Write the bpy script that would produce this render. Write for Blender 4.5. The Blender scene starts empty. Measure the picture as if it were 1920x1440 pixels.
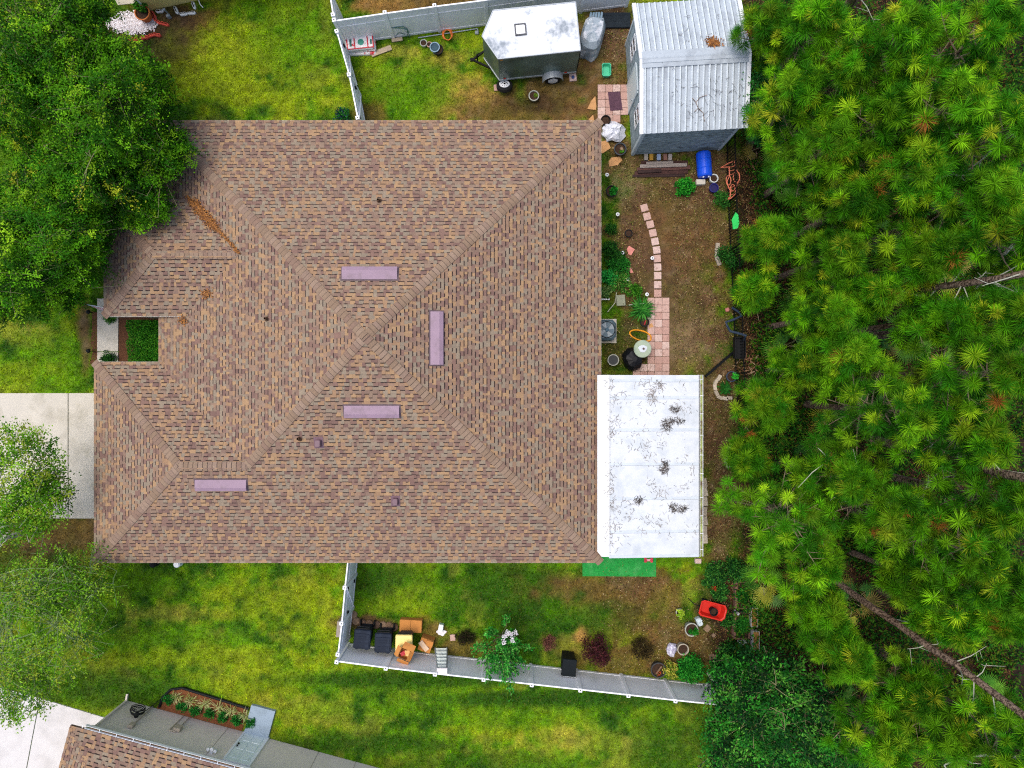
import bpy, math, random
import numpy as np
from mathutils import Vector, Matrix

R = math.radians
random.seed(7)
RNG = np.random.default_rng(11)
C = bpy.context.scene.collection
scene = bpy.context.scene

# ------------------------------------------------------------------ camera
H = 28.0                      # drone height in metres
F = 1260.0                    # focal length in pixels of a 1920 wide frame
cam_data = bpy.data.cameras.new('camera')
cam = bpy.data.objects.new('camera', cam_data)
C.objects.link(cam)
cam.location = (0, 0, H)
cam.rotation_euler = (0, 0, 0)
cam_data.sensor_width = 36.0
cam_data.lens = F / 1920 * 36.0
cam_data.clip_end = 500
scene.camera = cam

# ------------------------------------------------------------------ sky, sun, exposure
SUN_DIR = Vector((-0.32, 0.14, 1.25)).normalized()      # towards the sun: soft light through thin cloud
world = bpy.data.worlds.new('World')
scene.world = world
world.use_nodes = True
wn = world.node_tree
bg = wn.nodes['Background']
sky = wn.nodes.new('ShaderNodeTexSky')
sky.sky_type = 'NISHITA'
sky.sun_disc = False
sky.sun_elevation = math.asin(SUN_DIR.z)
sky.sun_rotation = math.atan2(SUN_DIR.x, SUN_DIR.y)
sky.air_density = 1.0
sky.dust_density = 4.0
sky.ozone_density = 0.6
wn.links.new(sky.outputs['Color'], bg.inputs['Color'])
bg.inputs['Strength'].default_value = 0.17
sun_data = bpy.data.lights.new('sun', 'SUN')
sun_data.energy = 1.0
sun_data.angle = R(28)
sun_data.color = (1.0, 0.955, 0.89)
sun = bpy.data.objects.new('sun', sun_data)
C.objects.link(sun)
sun.location = SUN_DIR * 60
sun.rotation_euler = SUN_DIR.to_track_quat('Z', 'Y').to_euler()
scene.view_settings.view_transform = 'Standard'
scene.view_settings.look = 'None'
scene.view_settings.gamma = 1.0
scene.view_settings.exposure = 0.52
scene.cycles.max_bounces = 8
scene.cycles.transparent_max_bounces = 8
scene.cycles.use_denoising = False
scene.cycles.filter_width = 1.15

# ------------------------------------------------------------------ helpers
def P(px, py, h=0.0):
    """photo pixel (1920 wide) seen at height h -> plan position in metres"""
    s = (H - h) / F
    return ((px - 960) * s, (720 - py) * s)

def P3(px, py, h=0.0):
    x, y = P(px, py, h)
    return Vector((x, y, h))

def lin(r, g, b, k=0.88):
    def f(v):
        v = max(0.0, v) / 255.0
        return v / 12.92 if v <= 0.04045 else ((v + 0.055) / 1.055) ** 2.4
    return (f(r) * k, f(g) * k, f(b) * k)

def linarr(a, k=0.88):
    a = np.clip(np.asarray(a, float), 0, 255) / 255.0
    return np.where(a <= 0.04045, a / 12.92, ((a + 0.055) / 1.055) ** 2.4) * k

ORG = {}

def thing(name, label, cat, loc=(0, 0, 0), group=None, kind=None):
    o = bpy.data.objects.new(name, None)
    o.empty_display_size = 0.2
    C.objects.link(o)
    o.location = loc
    ORG[o.name] = Vector(loc)
    tag(o, label, cat, group, kind)
    return o

def tag(o, label=None, cat=None, group=None, kind=None):
    if label: o['label'] = label
    if cat: o['category'] = cat
    if group: o['group'] = group
    if kind: o['kind'] = kind
    return o

def link_mesh(name, me, parent=None, origin=None):
    o = bpy.data.objects.new(name, me)
    C.objects.link(o)
    if parent is not None:
        o.parent = parent
        ORG[o.name] = ORG[parent.name]
    else:
        o.location = origin
        ORG[o.name] = Vector(origin)
    return o

def rect_pts(cx, cy, sx, sy, rz=0.0):
    c, s = math.cos(rz), math.sin(rz)
    return [(cx + c * x - s * y, cy + s * x + c * y) for x, y in
            ((-sx / 2, -sy / 2), (sx / 2, -sy / 2), (sx / 2, sy / 2), (-sx / 2, sy / 2))]

class MB:
    """collects shapes in world space and links them as one mesh object"""
    def __init__(s, T=None):
        s.v, s.f, s.c, s.T = [], [], [], T
    def add(s, vs, fs, col=None):
        n = len(s.v)
        for p in vs:
            p = Vector(p)
            s.v.append(s.T @ p if s.T is not None else p)
        for f in fs:
            s.f.append(tuple(i + n for i in f))
            s.c.append(col)
        return s
    def box(s, c, size, rz=0, rx=0, ry=0, col=None, taper=1.0):
        x, y, z = size[0] / 2, size[1] / 2, size[2] / 2
        M = Matrix.Translation(c) @ Matrix.Rotation(rz, 4, 'Z') @ Matrix.Rotation(ry, 4, 'Y') @ Matrix.Rotation(rx, 4, 'X')
        t = taper
        vs = [M @ Vector(p) for p in ((-x*t,-y*t,-z),(x*t,-y*t,-z),(x*t,y*t,-z),(-x*t,y*t,-z),(-x,-y,z),(x,-y,z),(x,y,z),(-x,y,z))]
        return s.add(vs, [(3,2,1,0),(4,5,6,7),(0,1,5,4),(1,2,6,5),(2,3,7,6),(3,0,4,7)], col)
    def rbox(s, c, size, r=0.02, rz=0, rx=0, ry=0, col=None, taper=1.0):
        """box with chamfered vertical and top edges"""
        x, y, z = size[0] / 2, size[1] / 2, size[2] / 2
        r = min(r, x * .9, y * .9, z * .9)
        M = Matrix.Translation(c) @ Matrix.Rotation(rz, 4, 'Z') @ Matrix.Rotation(ry, 4, 'Y') @ Matrix.Rotation(rx, 4, 'X')
        def ring(x, y, z, r):
            return [(-x+r,-y,z),(x-r,-y,z),(x,-y+r,z),(x,y-r,z),(x-r,y,z),(-x+r,y,z),(-x,y-r,z),(-x,-y+r,z)]
        vs = ring(x*taper, y*taper, -z, r*taper) + ring(x, y, z - r, r) + ring(x - r*.6, y - r*.6, z, r)
        fs = [tuple(range(7, -1, -1)), tuple(range(16, 24))]
        for k in (0, 8):
            for i in range(8):
                j = (i + 1) % 8
                fs.append((k + i, k + j, k + 8 + j, k + 8 + i))
        return s.add([M @ Vector(p) for p in vs], fs, col)
    def beam(s, p, q, w, h, col=None):
        p, q = Vector(p), Vector(q)
        d = q - p
        L = d.length
        d.normalize()
        up = Vector((0, 0, 1)) if abs(d.z) < .99 else Vector((0, 1, 0))
        a = d.cross(up).normalized()
        b = a.cross(d).normalized()
        vs = []
        for e in (p, q):
            for i, j in ((-1,-1),(1,-1),(1,1),(-1,1)):
                vs.append(e + a * (w/2*i) + b * (h/2*j))
        return s.add(vs, [(3,2,1,0),(4,5,6,7),(0,1,5,4),(1,2,6,5),(2,3,7,6),(3,0,4,7)], col)
    def tube(s, pts, r, n=6, col=None, cap=True):
        pts = [Vector(p) for p in pts]
        rs = r if hasattr(r, '__len__') else [r] * len(pts)
        vs, fs = [], []
        prev = None
        for i, p in enumerate(pts):
            d = (pts[min(i+1, len(pts)-1)] - pts[max(i-1, 0)])
            if d.length < 1e-6: d = Vector((0, 0, 1))
            d.normalize()
            ref = prev if prev is not None else (Vector((0,0,1)) if abs(d.z) < .9 else Vector((1,0,0)))
            a = (ref - d * ref.dot(d))
            if a.length < 1e-4:
                a = d.orthogonal()
            a.normalize()
            prev = a
            b = d.cross(a)
            for k in range(n):
                t = 2 * math.pi * k / n
                vs.append(p + (a * math.cos(t) + b * math.sin(t)) * rs[i])
        for i in range(len(pts) - 1):
            for k in range(n):
                j = (k + 1) % n
                fs.append((i*n+k, i*n+j, (i+1)*n+j, (i+1)*n+k))
        if cap:
            fs.append(tuple(range(n-1, -1, -1)))
            fs.append(tuple((len(pts)-1)*n + k for k in range(n)))
        return s.add(vs, fs, col)
    def lathe(s, c, prof, n=20, col=None, M=None):
        """prof: list of (radius, z)"""
        vs, fs = [], []
        for r, z in prof:
            for k in range(n):
                t = 2 * math.pi * k / n
                p = Vector((r * math.cos(t), r * math.sin(t), z))
                vs.append(Vector(c) + (M @ p if M is not None else p))
        for i in range(len(prof) - 1):
            for k in range(n):
                j = (k + 1) % n
                fs.append((i*n+k, i*n+j, (i+1)*n+j, (i+1)*n+k))
        fs.append(tuple(range(n-1, -1, -1)))
        fs.append(tuple((len(prof)-1)*n + k for k in range(n)))
        return s.add(vs, fs, col)
    def prism(s, poly, z0, z1, col=None):
        n = len(poly)
        A = sum(poly[i][0]*poly[(i+1)%n][1] - poly[(i+1)%n][0]*poly[i][1] for i in range(n))
        if A < 0: poly = poly[::-1]
        vs = [(x, y, z0) for x, y in poly] + [(x, y, z1) for x, y in poly]
        fs = [tuple(range(n-1, -1, -1)), tuple(range(n, 2*n))]
        fs += [(i, (i+1) % n, n + (i+1) % n, n + i) for i in range(n)]
        return s.add(vs, fs, col)
    def build(s, name, mat, parent=None, origin=None, smooth=False):
        if parent is not None: o0 = ORG[parent.name]
        else:
            if origin is None:
                xs = [p.x for p in s.v]; ys = [p.y for p in s.v]; zs = [p.z for p in s.v]
                origin = ((min(xs)+max(xs))/2, (min(ys)+max(ys))/2, min(zs))
            o0 = Vector(origin)
        me = bpy.data.meshes.new(name)
        me.from_pydata([tuple(p - o0) for p in s.v], [], s.f)
        me.materials.append(mat)
        if any(c is not None for c in s.c):
            at = me.color_attributes.new('Col', 'FLOAT_COLOR', 'CORNER')
            data = []
            for p in me.polygons:
                c = s.c[p.index] or (.5, .5, .5)
                data += [c[0], c[1], c[2], 1.0] * p.loop_total
            at.data.foreach_set('color', data)
        if smooth:
            me.polygons.foreach_set('use_smooth', [True] * len(me.polygons))
        me.update()
        return link_mesh(name, me, parent, origin)

def array_mesh(name, V, nper, cols, mat, parent=None, origin=None):
    """V: (m, nper, 3) separate polygons in world space, cols: (m, 3) linear colours"""
    V = np.asarray(V, float)
    m = V.shape[0]
    o0 = np.array(ORG[parent.name] if parent is not None else origin, float)
    me = bpy.data.meshes.new(name)
    me.vertices.add(m * nper)
    me.vertices.foreach_set('co', (V.reshape(-1, 3) - o0).ravel().astype(np.float32))
    me.loops.add(m * nper)
    me.loops.foreach_set('vertex_index', np.arange(m * nper, dtype=np.int32))
    me.polygons.add(m)
    me.polygons.foreach_set('loop_start', np.arange(0, m * nper, nper, dtype=np.int32))
    me.update(calc_edges=True)
    if cols is not None:
        at = me.color_attributes.new('Col', 'FLOAT_COLOR', 'CORNER')
        cc = np.ones((m, nper, 4), np.float32)
        cc[:, :, :3] = np.asarray(cols)[:, None, :]
        at.data.foreach_set('color', cc.ravel())
    me.materials.append(mat)
    return link_mesh(name, me, parent, origin)

# ------------------------------------------------------------------ materials
MATS = {}

def mat(name, rgb=None, rough=.7, var=.12, scale=5.0, bump=.0, bscale=60.0, metal=0.0, trans=0.0,
        second=None, cut=(.55, .7), sscale=2.0, spec=.3, stretch=None, fine=None):
    """procedural material; rgb None reads the Col attribute; second = wear / dirt colour with its own shape"""
    if name in MATS: return MATS[name]
    m = bpy.data.materials.new(name)
    m.use_nodes = True
    nt = m.node_tree
    N, L = nt.nodes, nt.links
    b = N['Principled BSDF']
    out = N['Material Output']
    tc = N.new('ShaderNodeTexCoord')
    src = tc.outputs['Object']
    if stretch:
        mp = N.new('ShaderNodeMapping')
        mp.inputs['Scale'].default_value = stretch
        L.new(src, mp.inputs['Vector'])
        src = mp.outputs['Vector']
    def noise(sc, det=4.0):
        n = N.new('ShaderNodeTexNoise')
        n.inputs['Scale'].default_value = sc
        n.inputs['Detail'].default_value = det
        n.inputs['Roughness'].default_value = .65
        L.new(src, n.inputs['Vector'])
        return n.outputs['Fac']
    if rgb is None:
        at = N.new('ShaderNodeAttribute')
        at.attribute_name = 'Col'
        col = at.outputs['Color']
    else:
        rn = N.new('ShaderNodeRGB')
        rn.outputs[0].default_value = (*rgb, 1)
        col = rn.outputs[0]
    if second is not None:
        mr = N.new('ShaderNodeMapRange')
        mr.inputs[1].default_value, mr.inputs[2].default_value = cut
        L.new(noise(sscale, 6), mr.inputs[0])
        mx = N.new('ShaderNodeMix'); mx.data_type = 'RGBA'
        L.new(mr.outputs[0], mx.inputs[0]); L.new(col, mx.inputs[6])
        mx.inputs[7].default_value = (*second, 1)
        col = mx.outputs[2]
    if var > 0:
        fac = noise(scale)
        if fine:
            ad = N.new('ShaderNodeMath'); ad.operation = 'ADD'
            m1 = N.new('ShaderNodeMath'); m1.operation = 'MULTIPLY'; m1.inputs[1].default_value = .5
            m2 = N.new('ShaderNodeMath'); m2.operation = 'MULTIPLY'; m2.inputs[1].default_value = .5
            L.new(fac, m1.inputs[0]); L.new(noise(fine, 3), m2.inputs[0])
            L.new(m1.outputs[0], ad.inputs[0]); L.new(m2.outputs[0], ad.inputs[1])
            fac = ad.outputs[0]
        mr = N.new('ShaderNodeMapRange')
        mr.inputs[1].default_value, mr.inputs[2].default_value = .3, .7
        mr.inputs[3].default_value, mr.inputs[4].default_value = 1 - var, 1 + var
        L.new(fac, mr.inputs[0])
        vm = N.new('ShaderNodeVectorMath'); vm.operation = 'SCALE'
        L.new(col, vm.inputs[0]); L.new(mr.outputs[0], vm.inputs['Scale'])
        col = vm.outputs[0]
    L.new(col, b.inputs['Base Color'])
    b.inputs['Roughness'].default_value = rough
    b.inputs['Metallic'].default_value = metal
    b.inputs['Specular IOR Level'].default_value = spec
    if bump > 0:
        bp = N.new('ShaderNodeBump')
        bp.inputs['Strength'].default_value = bump
        bp.inputs['Distance'].default_value = .02
        L.new(noise(bscale, 5), bp.inputs['Height'])
        L.new(bp.outputs[0], b.inputs['Normal'])
    if trans > 0:
        tr = N.new('ShaderNodeBsdfTranslucent')
        L.new(col, tr.inputs['Color'])
        ms = N.new('ShaderNodeMixShader')
        ms.inputs[0].default_value = trans
        L.new(b.outputs[0], ms.inputs[1]); L.new(tr.outputs[0], ms.inputs[2])
        L.new(ms.outputs[0], out.inputs['Surface'])
    MATS[name] = m
    return m

M_white = mat('white_vinyl', lin(250, 251, 253), .45, .05, 2, second=lin(196, 204, 200), cut=(.56, .85), sscale=1.3)
M_whitemetal = mat('white_metal', lin(236, 239, 242), .4, .05, 3)
M_black = mat('black_plastic', lin(22, 24, 27), .6, .25, 6, spec=.15)
M_iron = mat('black_iron', lin(16, 16, 16), .6, .3, 8, spec=.15)
M_conc = mat('concrete', lin(202, 196, 182), .85, .10, 1.2, .25, 90, second=lin(158, 152, 132), cut=(.48, .78), sscale=.75, fine=22)
M_soil = mat('soil', lin(62, 44, 32), .95, .4, 18, .6, 50)
M_grass = mat('grass_blades', None, .9, .0, trans=.2, spec=.0)
M_leaf = mat('leaf', None, .6, .0, trans=.22, spec=.08)
M_needle = mat('pine_needle', None, .55, .0, trans=.12, spec=.08)
M_bark = mat('bark', lin(156, 132, 114), .95, .4, 9, .8, 25, second=lin(70, 54, 44), cut=(.46, .56), sscale=13)
M_palebark = mat('pale_bark', lin(176, 178, 160), .9, .2, 8, .3, 30)
M_twig = mat('twig', lin(140, 138, 96), .9, .2, 8)
M_wood = mat('weathered_wood', lin(122, 96, 76), .9, .25, 4, .3, 40, stretch=(1, 1, 6))
M_galv = mat('galvanised', lin(168, 176, 182), .42, .12, 5, metal=.4)
M_alu = mat('bare_aluminium', lin(170, 178, 178), .35, .1, 4, metal=.6)
M_col = mat('painted', None, .6, .08, 8)
M_rubber = mat('rubber', lin(24, 24, 25), .85, .2, 9)
M_card = mat('cardboard', lin(196, 132, 66), .85, .1, 5, second=lin(170, 110, 56), cut=(.5, .7), sscale=3)

# value noise for the layout of the ground cover
_T = np.random.default_rng(3).random((256, 256))
def vnoise(x, y, o=0):
    x = np.asarray(x, float) + 37.7 * o; y = np.asarray(y, float) + 91.3 * o
    ix, iy = np.floor(x).astype(int), np.floor(y).astype(int)
    fx, fy = x - ix, y - iy
    fx = fx * fx * (3 - 2 * fx); fy = fy * fy * (3 - 2 * fy)
    g = lambda a, b: _T[a % 256, b % 256]
    return (g(ix, iy) * (1-fx) + g(ix+1, iy) * fx) * (1-fy) + (g(ix, iy+1) * (1-fx) + g(ix+1, iy+1) * fx) * fy
def fbm(x, y, o=0, oct=4):
    a, t, w = 0., 0., 1.
    for k in range(oct):
        a = a + w * vnoise(x * 2**k, y * 2**k, o + k); t += w; w *= .55
    return a / t

# ------------------------------------------------------------------ ground
def lerp(a, b, t):
    return a + (b - a) * np.asarray(t)[..., None]

GREEN_D, GREEN, GREEN_Y = np.array([38, 80, 6.]), np.array([90, 136, 6.]), np.array([136, 154, 18.])
YELLOW, TAN, BROWN = np.array([168, 154, 66.]), np.array([182, 138, 74.]), np.array([112, 82, 46.])
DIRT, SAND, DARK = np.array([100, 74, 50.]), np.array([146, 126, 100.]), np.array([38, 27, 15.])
# (px, py, rx, ry, colour, strength, grass density there)
BLOBS = [
 # top yard behind the fence
 (870,185,75,40,TAN,.75,.6),(960,215,110,40,BROWN,.75,.5),(1045,165,75,70,BROWN,.85,.35),(1130,110,70,120,BROWN,.9,.25),
 (745,95,40,16,YELLOW,.6,.8),(840,110,40,24,TAN,.5,.6),(760,170,90,50,GREEN,.75,1),(690,215,40,22,BROWN,.7,.5),(690,120,30,60,GREEN_Y,.4,1),
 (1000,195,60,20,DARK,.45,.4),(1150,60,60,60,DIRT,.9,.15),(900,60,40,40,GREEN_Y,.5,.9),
 # strip beyond the top fence
 (790,0,170,32,BROWN,.9,.6),(720,5,60,26,TAN,.5,.6),
 # top left lawn
 (330,70,70,50,YELLOW,.55,.9),(430,110,130,90,GREEN_Y,.75,1),(560,60,80,90,GREEN,.55,1),(470,170,160,40,GREEN_Y,.7,1),(345,30,60,22,BROWN,.85,.4),
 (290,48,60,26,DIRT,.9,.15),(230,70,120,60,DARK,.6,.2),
 # left lawn
 (45,625,70,32,YELLOW,.55,.9),(95,680,110,60,GREEN,.6,1),(30,700,40,30,GREEN_Y,.6,1),(160,630,14,70,DIRT,.9,.1),
 # bottom left lawn
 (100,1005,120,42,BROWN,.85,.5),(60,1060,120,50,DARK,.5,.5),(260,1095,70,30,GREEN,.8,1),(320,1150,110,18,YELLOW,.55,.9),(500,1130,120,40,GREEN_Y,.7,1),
 (560,1180,60,60,GREEN_Y,.55,1),(330,1200,160,24,GREEN,.7,1),(380,1235,200,24,GREEN_Y,.7,1),(200,1290,150,32,GREEN_D,.65,1),(470,1270,140,30,GREEN_Y,.6,1),
 (600,1330,90,30,YELLOW,.35,1),(690,1395,150,22,GREEN_D,.7,1),(900,1440,160,30,GREEN_D,.5,1),(860,1335,260,24,GREEN,.5,1),(760,1275,220,15,GREEN_D,.8,1),
 (1060,1310,240,16,GREEN_D,.85,1),(1130,1390,120,30,YELLOW,.35,.9),(1300,1400,120,60,GREEN_D,.6,1),
 # bottom right yard
 (720,1090,60,40,GREEN_D,.7,1),(830,1100,90,30,GREEN,.6,1),(760,1130,60,30,GREEN_Y,.5,1),(960,1110,120,50,GREEN_D,.75,1),(1000,1180,90,40,GREEN_D,.7,1),
 (1140,1105,120,36,BROWN,.85,.6),(1180,1085,50,30,DIRT,.7,.3),(1230,1120,60,50,BROWN,.6,.6),(1090,1187,13,20,TAN,.95,.9),(1130,1160,70,30,GREEN_D,.6,1),
 (1060,1215,70,34,TAN,.45,.7),(1210,1180,80,40,BROWN,.5,.7),(1300,1210,80,60,BROWN,.9,.35),(1180,1240,120,26,BROWN,.7,.5),(870,1215,70,24,BROWN,.75,.5),
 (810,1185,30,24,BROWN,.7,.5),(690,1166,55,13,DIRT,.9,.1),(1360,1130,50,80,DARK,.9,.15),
 # right yard
 (1260,400,130,130,DIRT,.9,.35),(1170,350,40,50,SAND,.55,.15),(1270,560,90,160,DIRT,.9,.3),(1310,470,60,60,BROWN,.6,.5),(1300,640,60,50,SAND,.45,.2),
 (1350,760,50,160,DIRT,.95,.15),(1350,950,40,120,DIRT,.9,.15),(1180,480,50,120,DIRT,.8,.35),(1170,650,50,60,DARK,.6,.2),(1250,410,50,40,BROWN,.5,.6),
 (1340,330,60,60,DIRT,.9,.2),(1165,300,45,40,DIRT,.7,.4),(1145,230,30,90,BROWN,.7,.4),
]
SPOTS = [(20,5),(60,14)]
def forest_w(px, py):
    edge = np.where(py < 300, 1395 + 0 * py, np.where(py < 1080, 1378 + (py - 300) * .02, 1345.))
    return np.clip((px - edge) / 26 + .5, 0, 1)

def ground_colour(px, py):
    n1, n2, n3 = fbm(px/85, py/85, 1), fbm(px/22, py/22, 5), fbm(px/230, py/230, 9, 2)
    t = np.clip(.56 + (n1 - .5) * 1.15 + (n2 - .5) * 1.35, 0, 1)
    col = lerp(lerp(np.broadcast_to(GREEN_D, px.shape + (3,)), GREEN, np.clip(t * 2, 0, 1)), GREEN_Y, np.clip(t * 2 - 1, 0, 1))
    yl = np.clip((fbm(px/40, py/40, 21) - .56) * 5, 0, .42)
    col = lerp(col, YELLOW, yl)
    dens = np.ones_like(px)
    wob = (n2 - .5) * 1.4 + (n1 - .5) * .7
    for bx, by, rx, ry, c, s, d in BLOBS:
        r = np.sqrt(((px - bx) / rx) ** 2 + ((py - by) / ry) ** 2)
        w = np.clip((1.25 - r + wob) * 1.6, 0, 1) * s
        col = lerp(col, c, w)
        dens = dens + (d - dens) * w
    mot = fbm(px/9, py/9, 51, 3)
    col = col * (.72 + .56 * mot)[..., None]
    bare = np.clip(1 - dens, 0, 1)
    col = lerp(col, np.array([96, 104, 36.]), bare * np.clip((fbm(px/26, py/26, 61) - .54) * 5, 0, .4))
    col = lerp(col, SAND, bare * np.clip((fbm(px/14, py/14, 71) - .6) * 5, 0, .6))
    dens = np.where(dens < .6, dens * .6, dens)
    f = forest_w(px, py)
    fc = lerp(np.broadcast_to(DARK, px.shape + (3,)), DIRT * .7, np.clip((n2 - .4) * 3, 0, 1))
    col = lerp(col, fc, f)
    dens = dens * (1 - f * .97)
    return col, dens

dense_x = np.arange(-23.0, 23.01, .12)
dense_y = np.arange(-17.5, 17.51, .12)
gx = np.concatenate([[-160, -80, -40, -28], dense_x, [28, 40, 80, 160]])
gy = np.concatenate([[-160, -80, -40, -24], dense_y, [24, 40, 80, 160]])
GX, GY = np.meshgrid(gx, gy)
pxg, pyg = GX * 45 + 960, 720 - GY * 45
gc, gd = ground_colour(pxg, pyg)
nx, ny = len(gx), len(gy)
gz = (fbm(GX * .5, GY * .5, 2) - .5) * .03 + (fbm(GX * 3, GY * 3, 4) - .5) * .02 - .02
me = bpy.data.meshes.new('ground')
idx = np.arange(nx * ny).reshape(ny, nx)
quads = np.stack([idx[:-1, :-1], idx[:-1, 1:], idx[1:, 1:], idx[1:, :-1]], -1).reshape(-1, 4)
me.vertices.add(nx * ny)
me.vertices.foreach_set('co', np.stack([GX, GY, gz], -1).ravel().astype(np.float32))
me.loops.add(quads.size); me.loops.foreach_set('vertex_index', quads.ravel().astype(np.int32))
me.polygons.add(len(quads)); me.polygons.foreach_set('loop_start', np.arange(0, quads.size, 4, dtype=np.int32))
me.update(calc_edges=True)
at = me.color_attributes.new('Col', 'FLOAT_COLOR', 'POINT')
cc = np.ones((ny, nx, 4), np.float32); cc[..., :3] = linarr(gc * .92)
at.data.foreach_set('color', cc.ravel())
me.polygons.foreach_set('use_smooth', [True] * len(quads))
M_ground = mat('ground_cover', None, .95, .5, 22, .9, 40, fine=90)
me.materials.append(M_ground)
ground = link_mesh('ground', me, None, (0, 0, 0))
tag(ground, 'patchy green, yellow and bare brown ground around the houses', 'ground', kind='structure')
# ------------------------------------------------------------------ shingled roofs
PAL = [lin(*c) for c in ((182,148,112),(170,136,106),(134,104,98),(120,92,90),(154,142,126),(148,126,112),(160,130,110),(146,136,122),(136,112,102))]
_pm = np.array(PAL).mean(0) * np.array([.86, .85, .79])
PAL = [tuple(_pm + (np.array(c) * np.array([.86, .85, .79]) - _pm) * .74) for c in PAL]
PALW = np.array([.12,.13,.12,.07,.13,.18,.11,.07,.07])
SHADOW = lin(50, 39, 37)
M_shingle = mat('shingle', None, .95, .16, 30, .25, 160, fine=220)
WIDTHS = [.09, .13, .17, .22]

def interval(poly, b):
    xs = []
    n = len(poly)
    for i in range(n):
        (a0, b0), (a1, b1) = poly[i], poly[(i+1) % n]
        if (b0 - b) * (b1 - b) < 0:
            xs.append(a0 + (a1 - a0) * (b - b0) / (b1 - b0))
    return (min(xs), max(xs)) if len(xs) >= 2 else None

class Roof:
    def __init__(s):
        s.quads, s.cols, s.tabs = [], [], []
    def face(s, pts, o, u, w, m, he):
        """pts: plan polygon; o: point on the eave; u along the eave, w up the slope (plan units); m slope; he eave height"""
        u, w, o = Vector((*u, 0)), Vector((*w, 0)), Vector((*o, 0))
        k = math.sqrt(1 + m * m)
        sl = (w + Vector((0, 0, m))) / k
        nr = u.cross(sl)
        if nr.z < 0: nr = -nr
        poly = []
        for x, y in pts:
            d = Vector((x, y, 0)) - o
            poly.append((d.dot(u), d.dot(w)))
        bmax = max(b for a, b in poly)
        step = .140 / k
        P0 = o + Vector((0, 0, he))
        def pt(a, b, lift): return P0 + u * a + sl * (b * k) + nr * lift
        ncourse = int(bmax / step) + 1
        rnd = random.Random(int(abs(o.x * 97 + o.y * 31) * 10) + 5)
        for c in range(ncourse):
            b0, b1 = c * step, (c + 1) * step + .01
            iv = interval(poly, min((c + .5) * step, bmax - 1e-4))
            if not iv: continue
            a, aend = iv
            a += -rnd.random() * .0
            raised = rnd.random() < .5
            while a < aend:
                wd = rnd.choice(WIDTHS)
                a2 = min(a + wd, aend)
                col = PAL[rnd.choices(range(len(PAL)), PALW)[0]]
                j = .92 + rnd.random() * .16
                if raised and a2 - a > .05:
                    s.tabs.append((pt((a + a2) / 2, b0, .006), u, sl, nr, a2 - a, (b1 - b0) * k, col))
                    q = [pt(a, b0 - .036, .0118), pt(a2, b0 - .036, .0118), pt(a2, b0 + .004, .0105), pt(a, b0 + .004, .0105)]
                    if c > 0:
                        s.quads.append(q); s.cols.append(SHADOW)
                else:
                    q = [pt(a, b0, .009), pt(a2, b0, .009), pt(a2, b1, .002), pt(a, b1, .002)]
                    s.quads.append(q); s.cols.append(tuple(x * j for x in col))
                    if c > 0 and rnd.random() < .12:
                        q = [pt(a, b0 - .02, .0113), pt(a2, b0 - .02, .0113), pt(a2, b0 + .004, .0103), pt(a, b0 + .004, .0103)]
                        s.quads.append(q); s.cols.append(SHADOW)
                a = a2
                raised = not raised
    def finish(s, parent, keep):
        """the keep highest tabs become pieces of their own, the rest is one mesh"""
        order = sorted(range(len(s.tabs)), key=lambda i: -s.tabs[i][0].z)
        own = set(order[:keep])
        cache = {}
        for i, (p, u, sl, nr, wd, ln, col) in enumerate(s.tabs):
            if i in own:
                qw = min(WIDTHS, key=lambda q: abs(q - wd))
                key = (qw, col)
                if key not in cache:
                    mb = MB()
                    x = qw / 2
                    mb.add([(-x,0,0),(x,0,0),(x,ln,0),(-x,ln,0),(-x,0,.014),(x,0,.014),(x,ln,.002),(-x,ln,.002)],
                           [(4,5,6,7),(1,2,6,5),(3,0,4,7)], col)
                    mb.add([(-x,0,0),(x,0,0),(-x,0,.014),(x,0,.014)], [(0,1,3,2)], SHADOW)
                    me = bpy.data.meshes.new('shingle')
                    me.from_pydata([tuple(v) for v in mb.v], [], mb.f)
                    at = me.color_attributes.new('Col', 'FLOAT_COLOR', 'CORNER')
                    at.data.foreach_set('color', [x for pl in me.polygons for _ in range(pl.loop_total) for x in (*mb.c[pl.index], 1)])
                    me.materials.append(M_shingle)
                    cache[key] = me
                o = bpy.data.objects.new('shingle', cache[key])
                C.objects.link(o)
                o.parent = parent
                uu = u if u.cross(sl).dot(nr) > 0 else -u
                M = Matrix((( uu.x, sl.x, nr.x, 0), (uu.y, sl.y, nr.y, 0), (uu.z, sl.z, nr.z, 0), (0, 0, 0, 1)))
                o.matrix_basis = Matrix.Translation(p - ORG[parent.name]) @ M
            else:
                a, b = p - u * wd / 2, p + u * wd / 2
                t0, t1 = nr * .014, nr * .002
                q = [a + t0, b + t0, b + sl * ln + t1, a + sl * ln + t1]
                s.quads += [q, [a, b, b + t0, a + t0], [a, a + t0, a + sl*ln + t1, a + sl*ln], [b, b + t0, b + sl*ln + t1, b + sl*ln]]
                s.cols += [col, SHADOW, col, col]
        V = np.array([[tuple(v) for v in q] for q in s.quads])
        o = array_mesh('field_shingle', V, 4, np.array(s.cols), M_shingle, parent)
        tag(o, kind='stuff')

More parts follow.
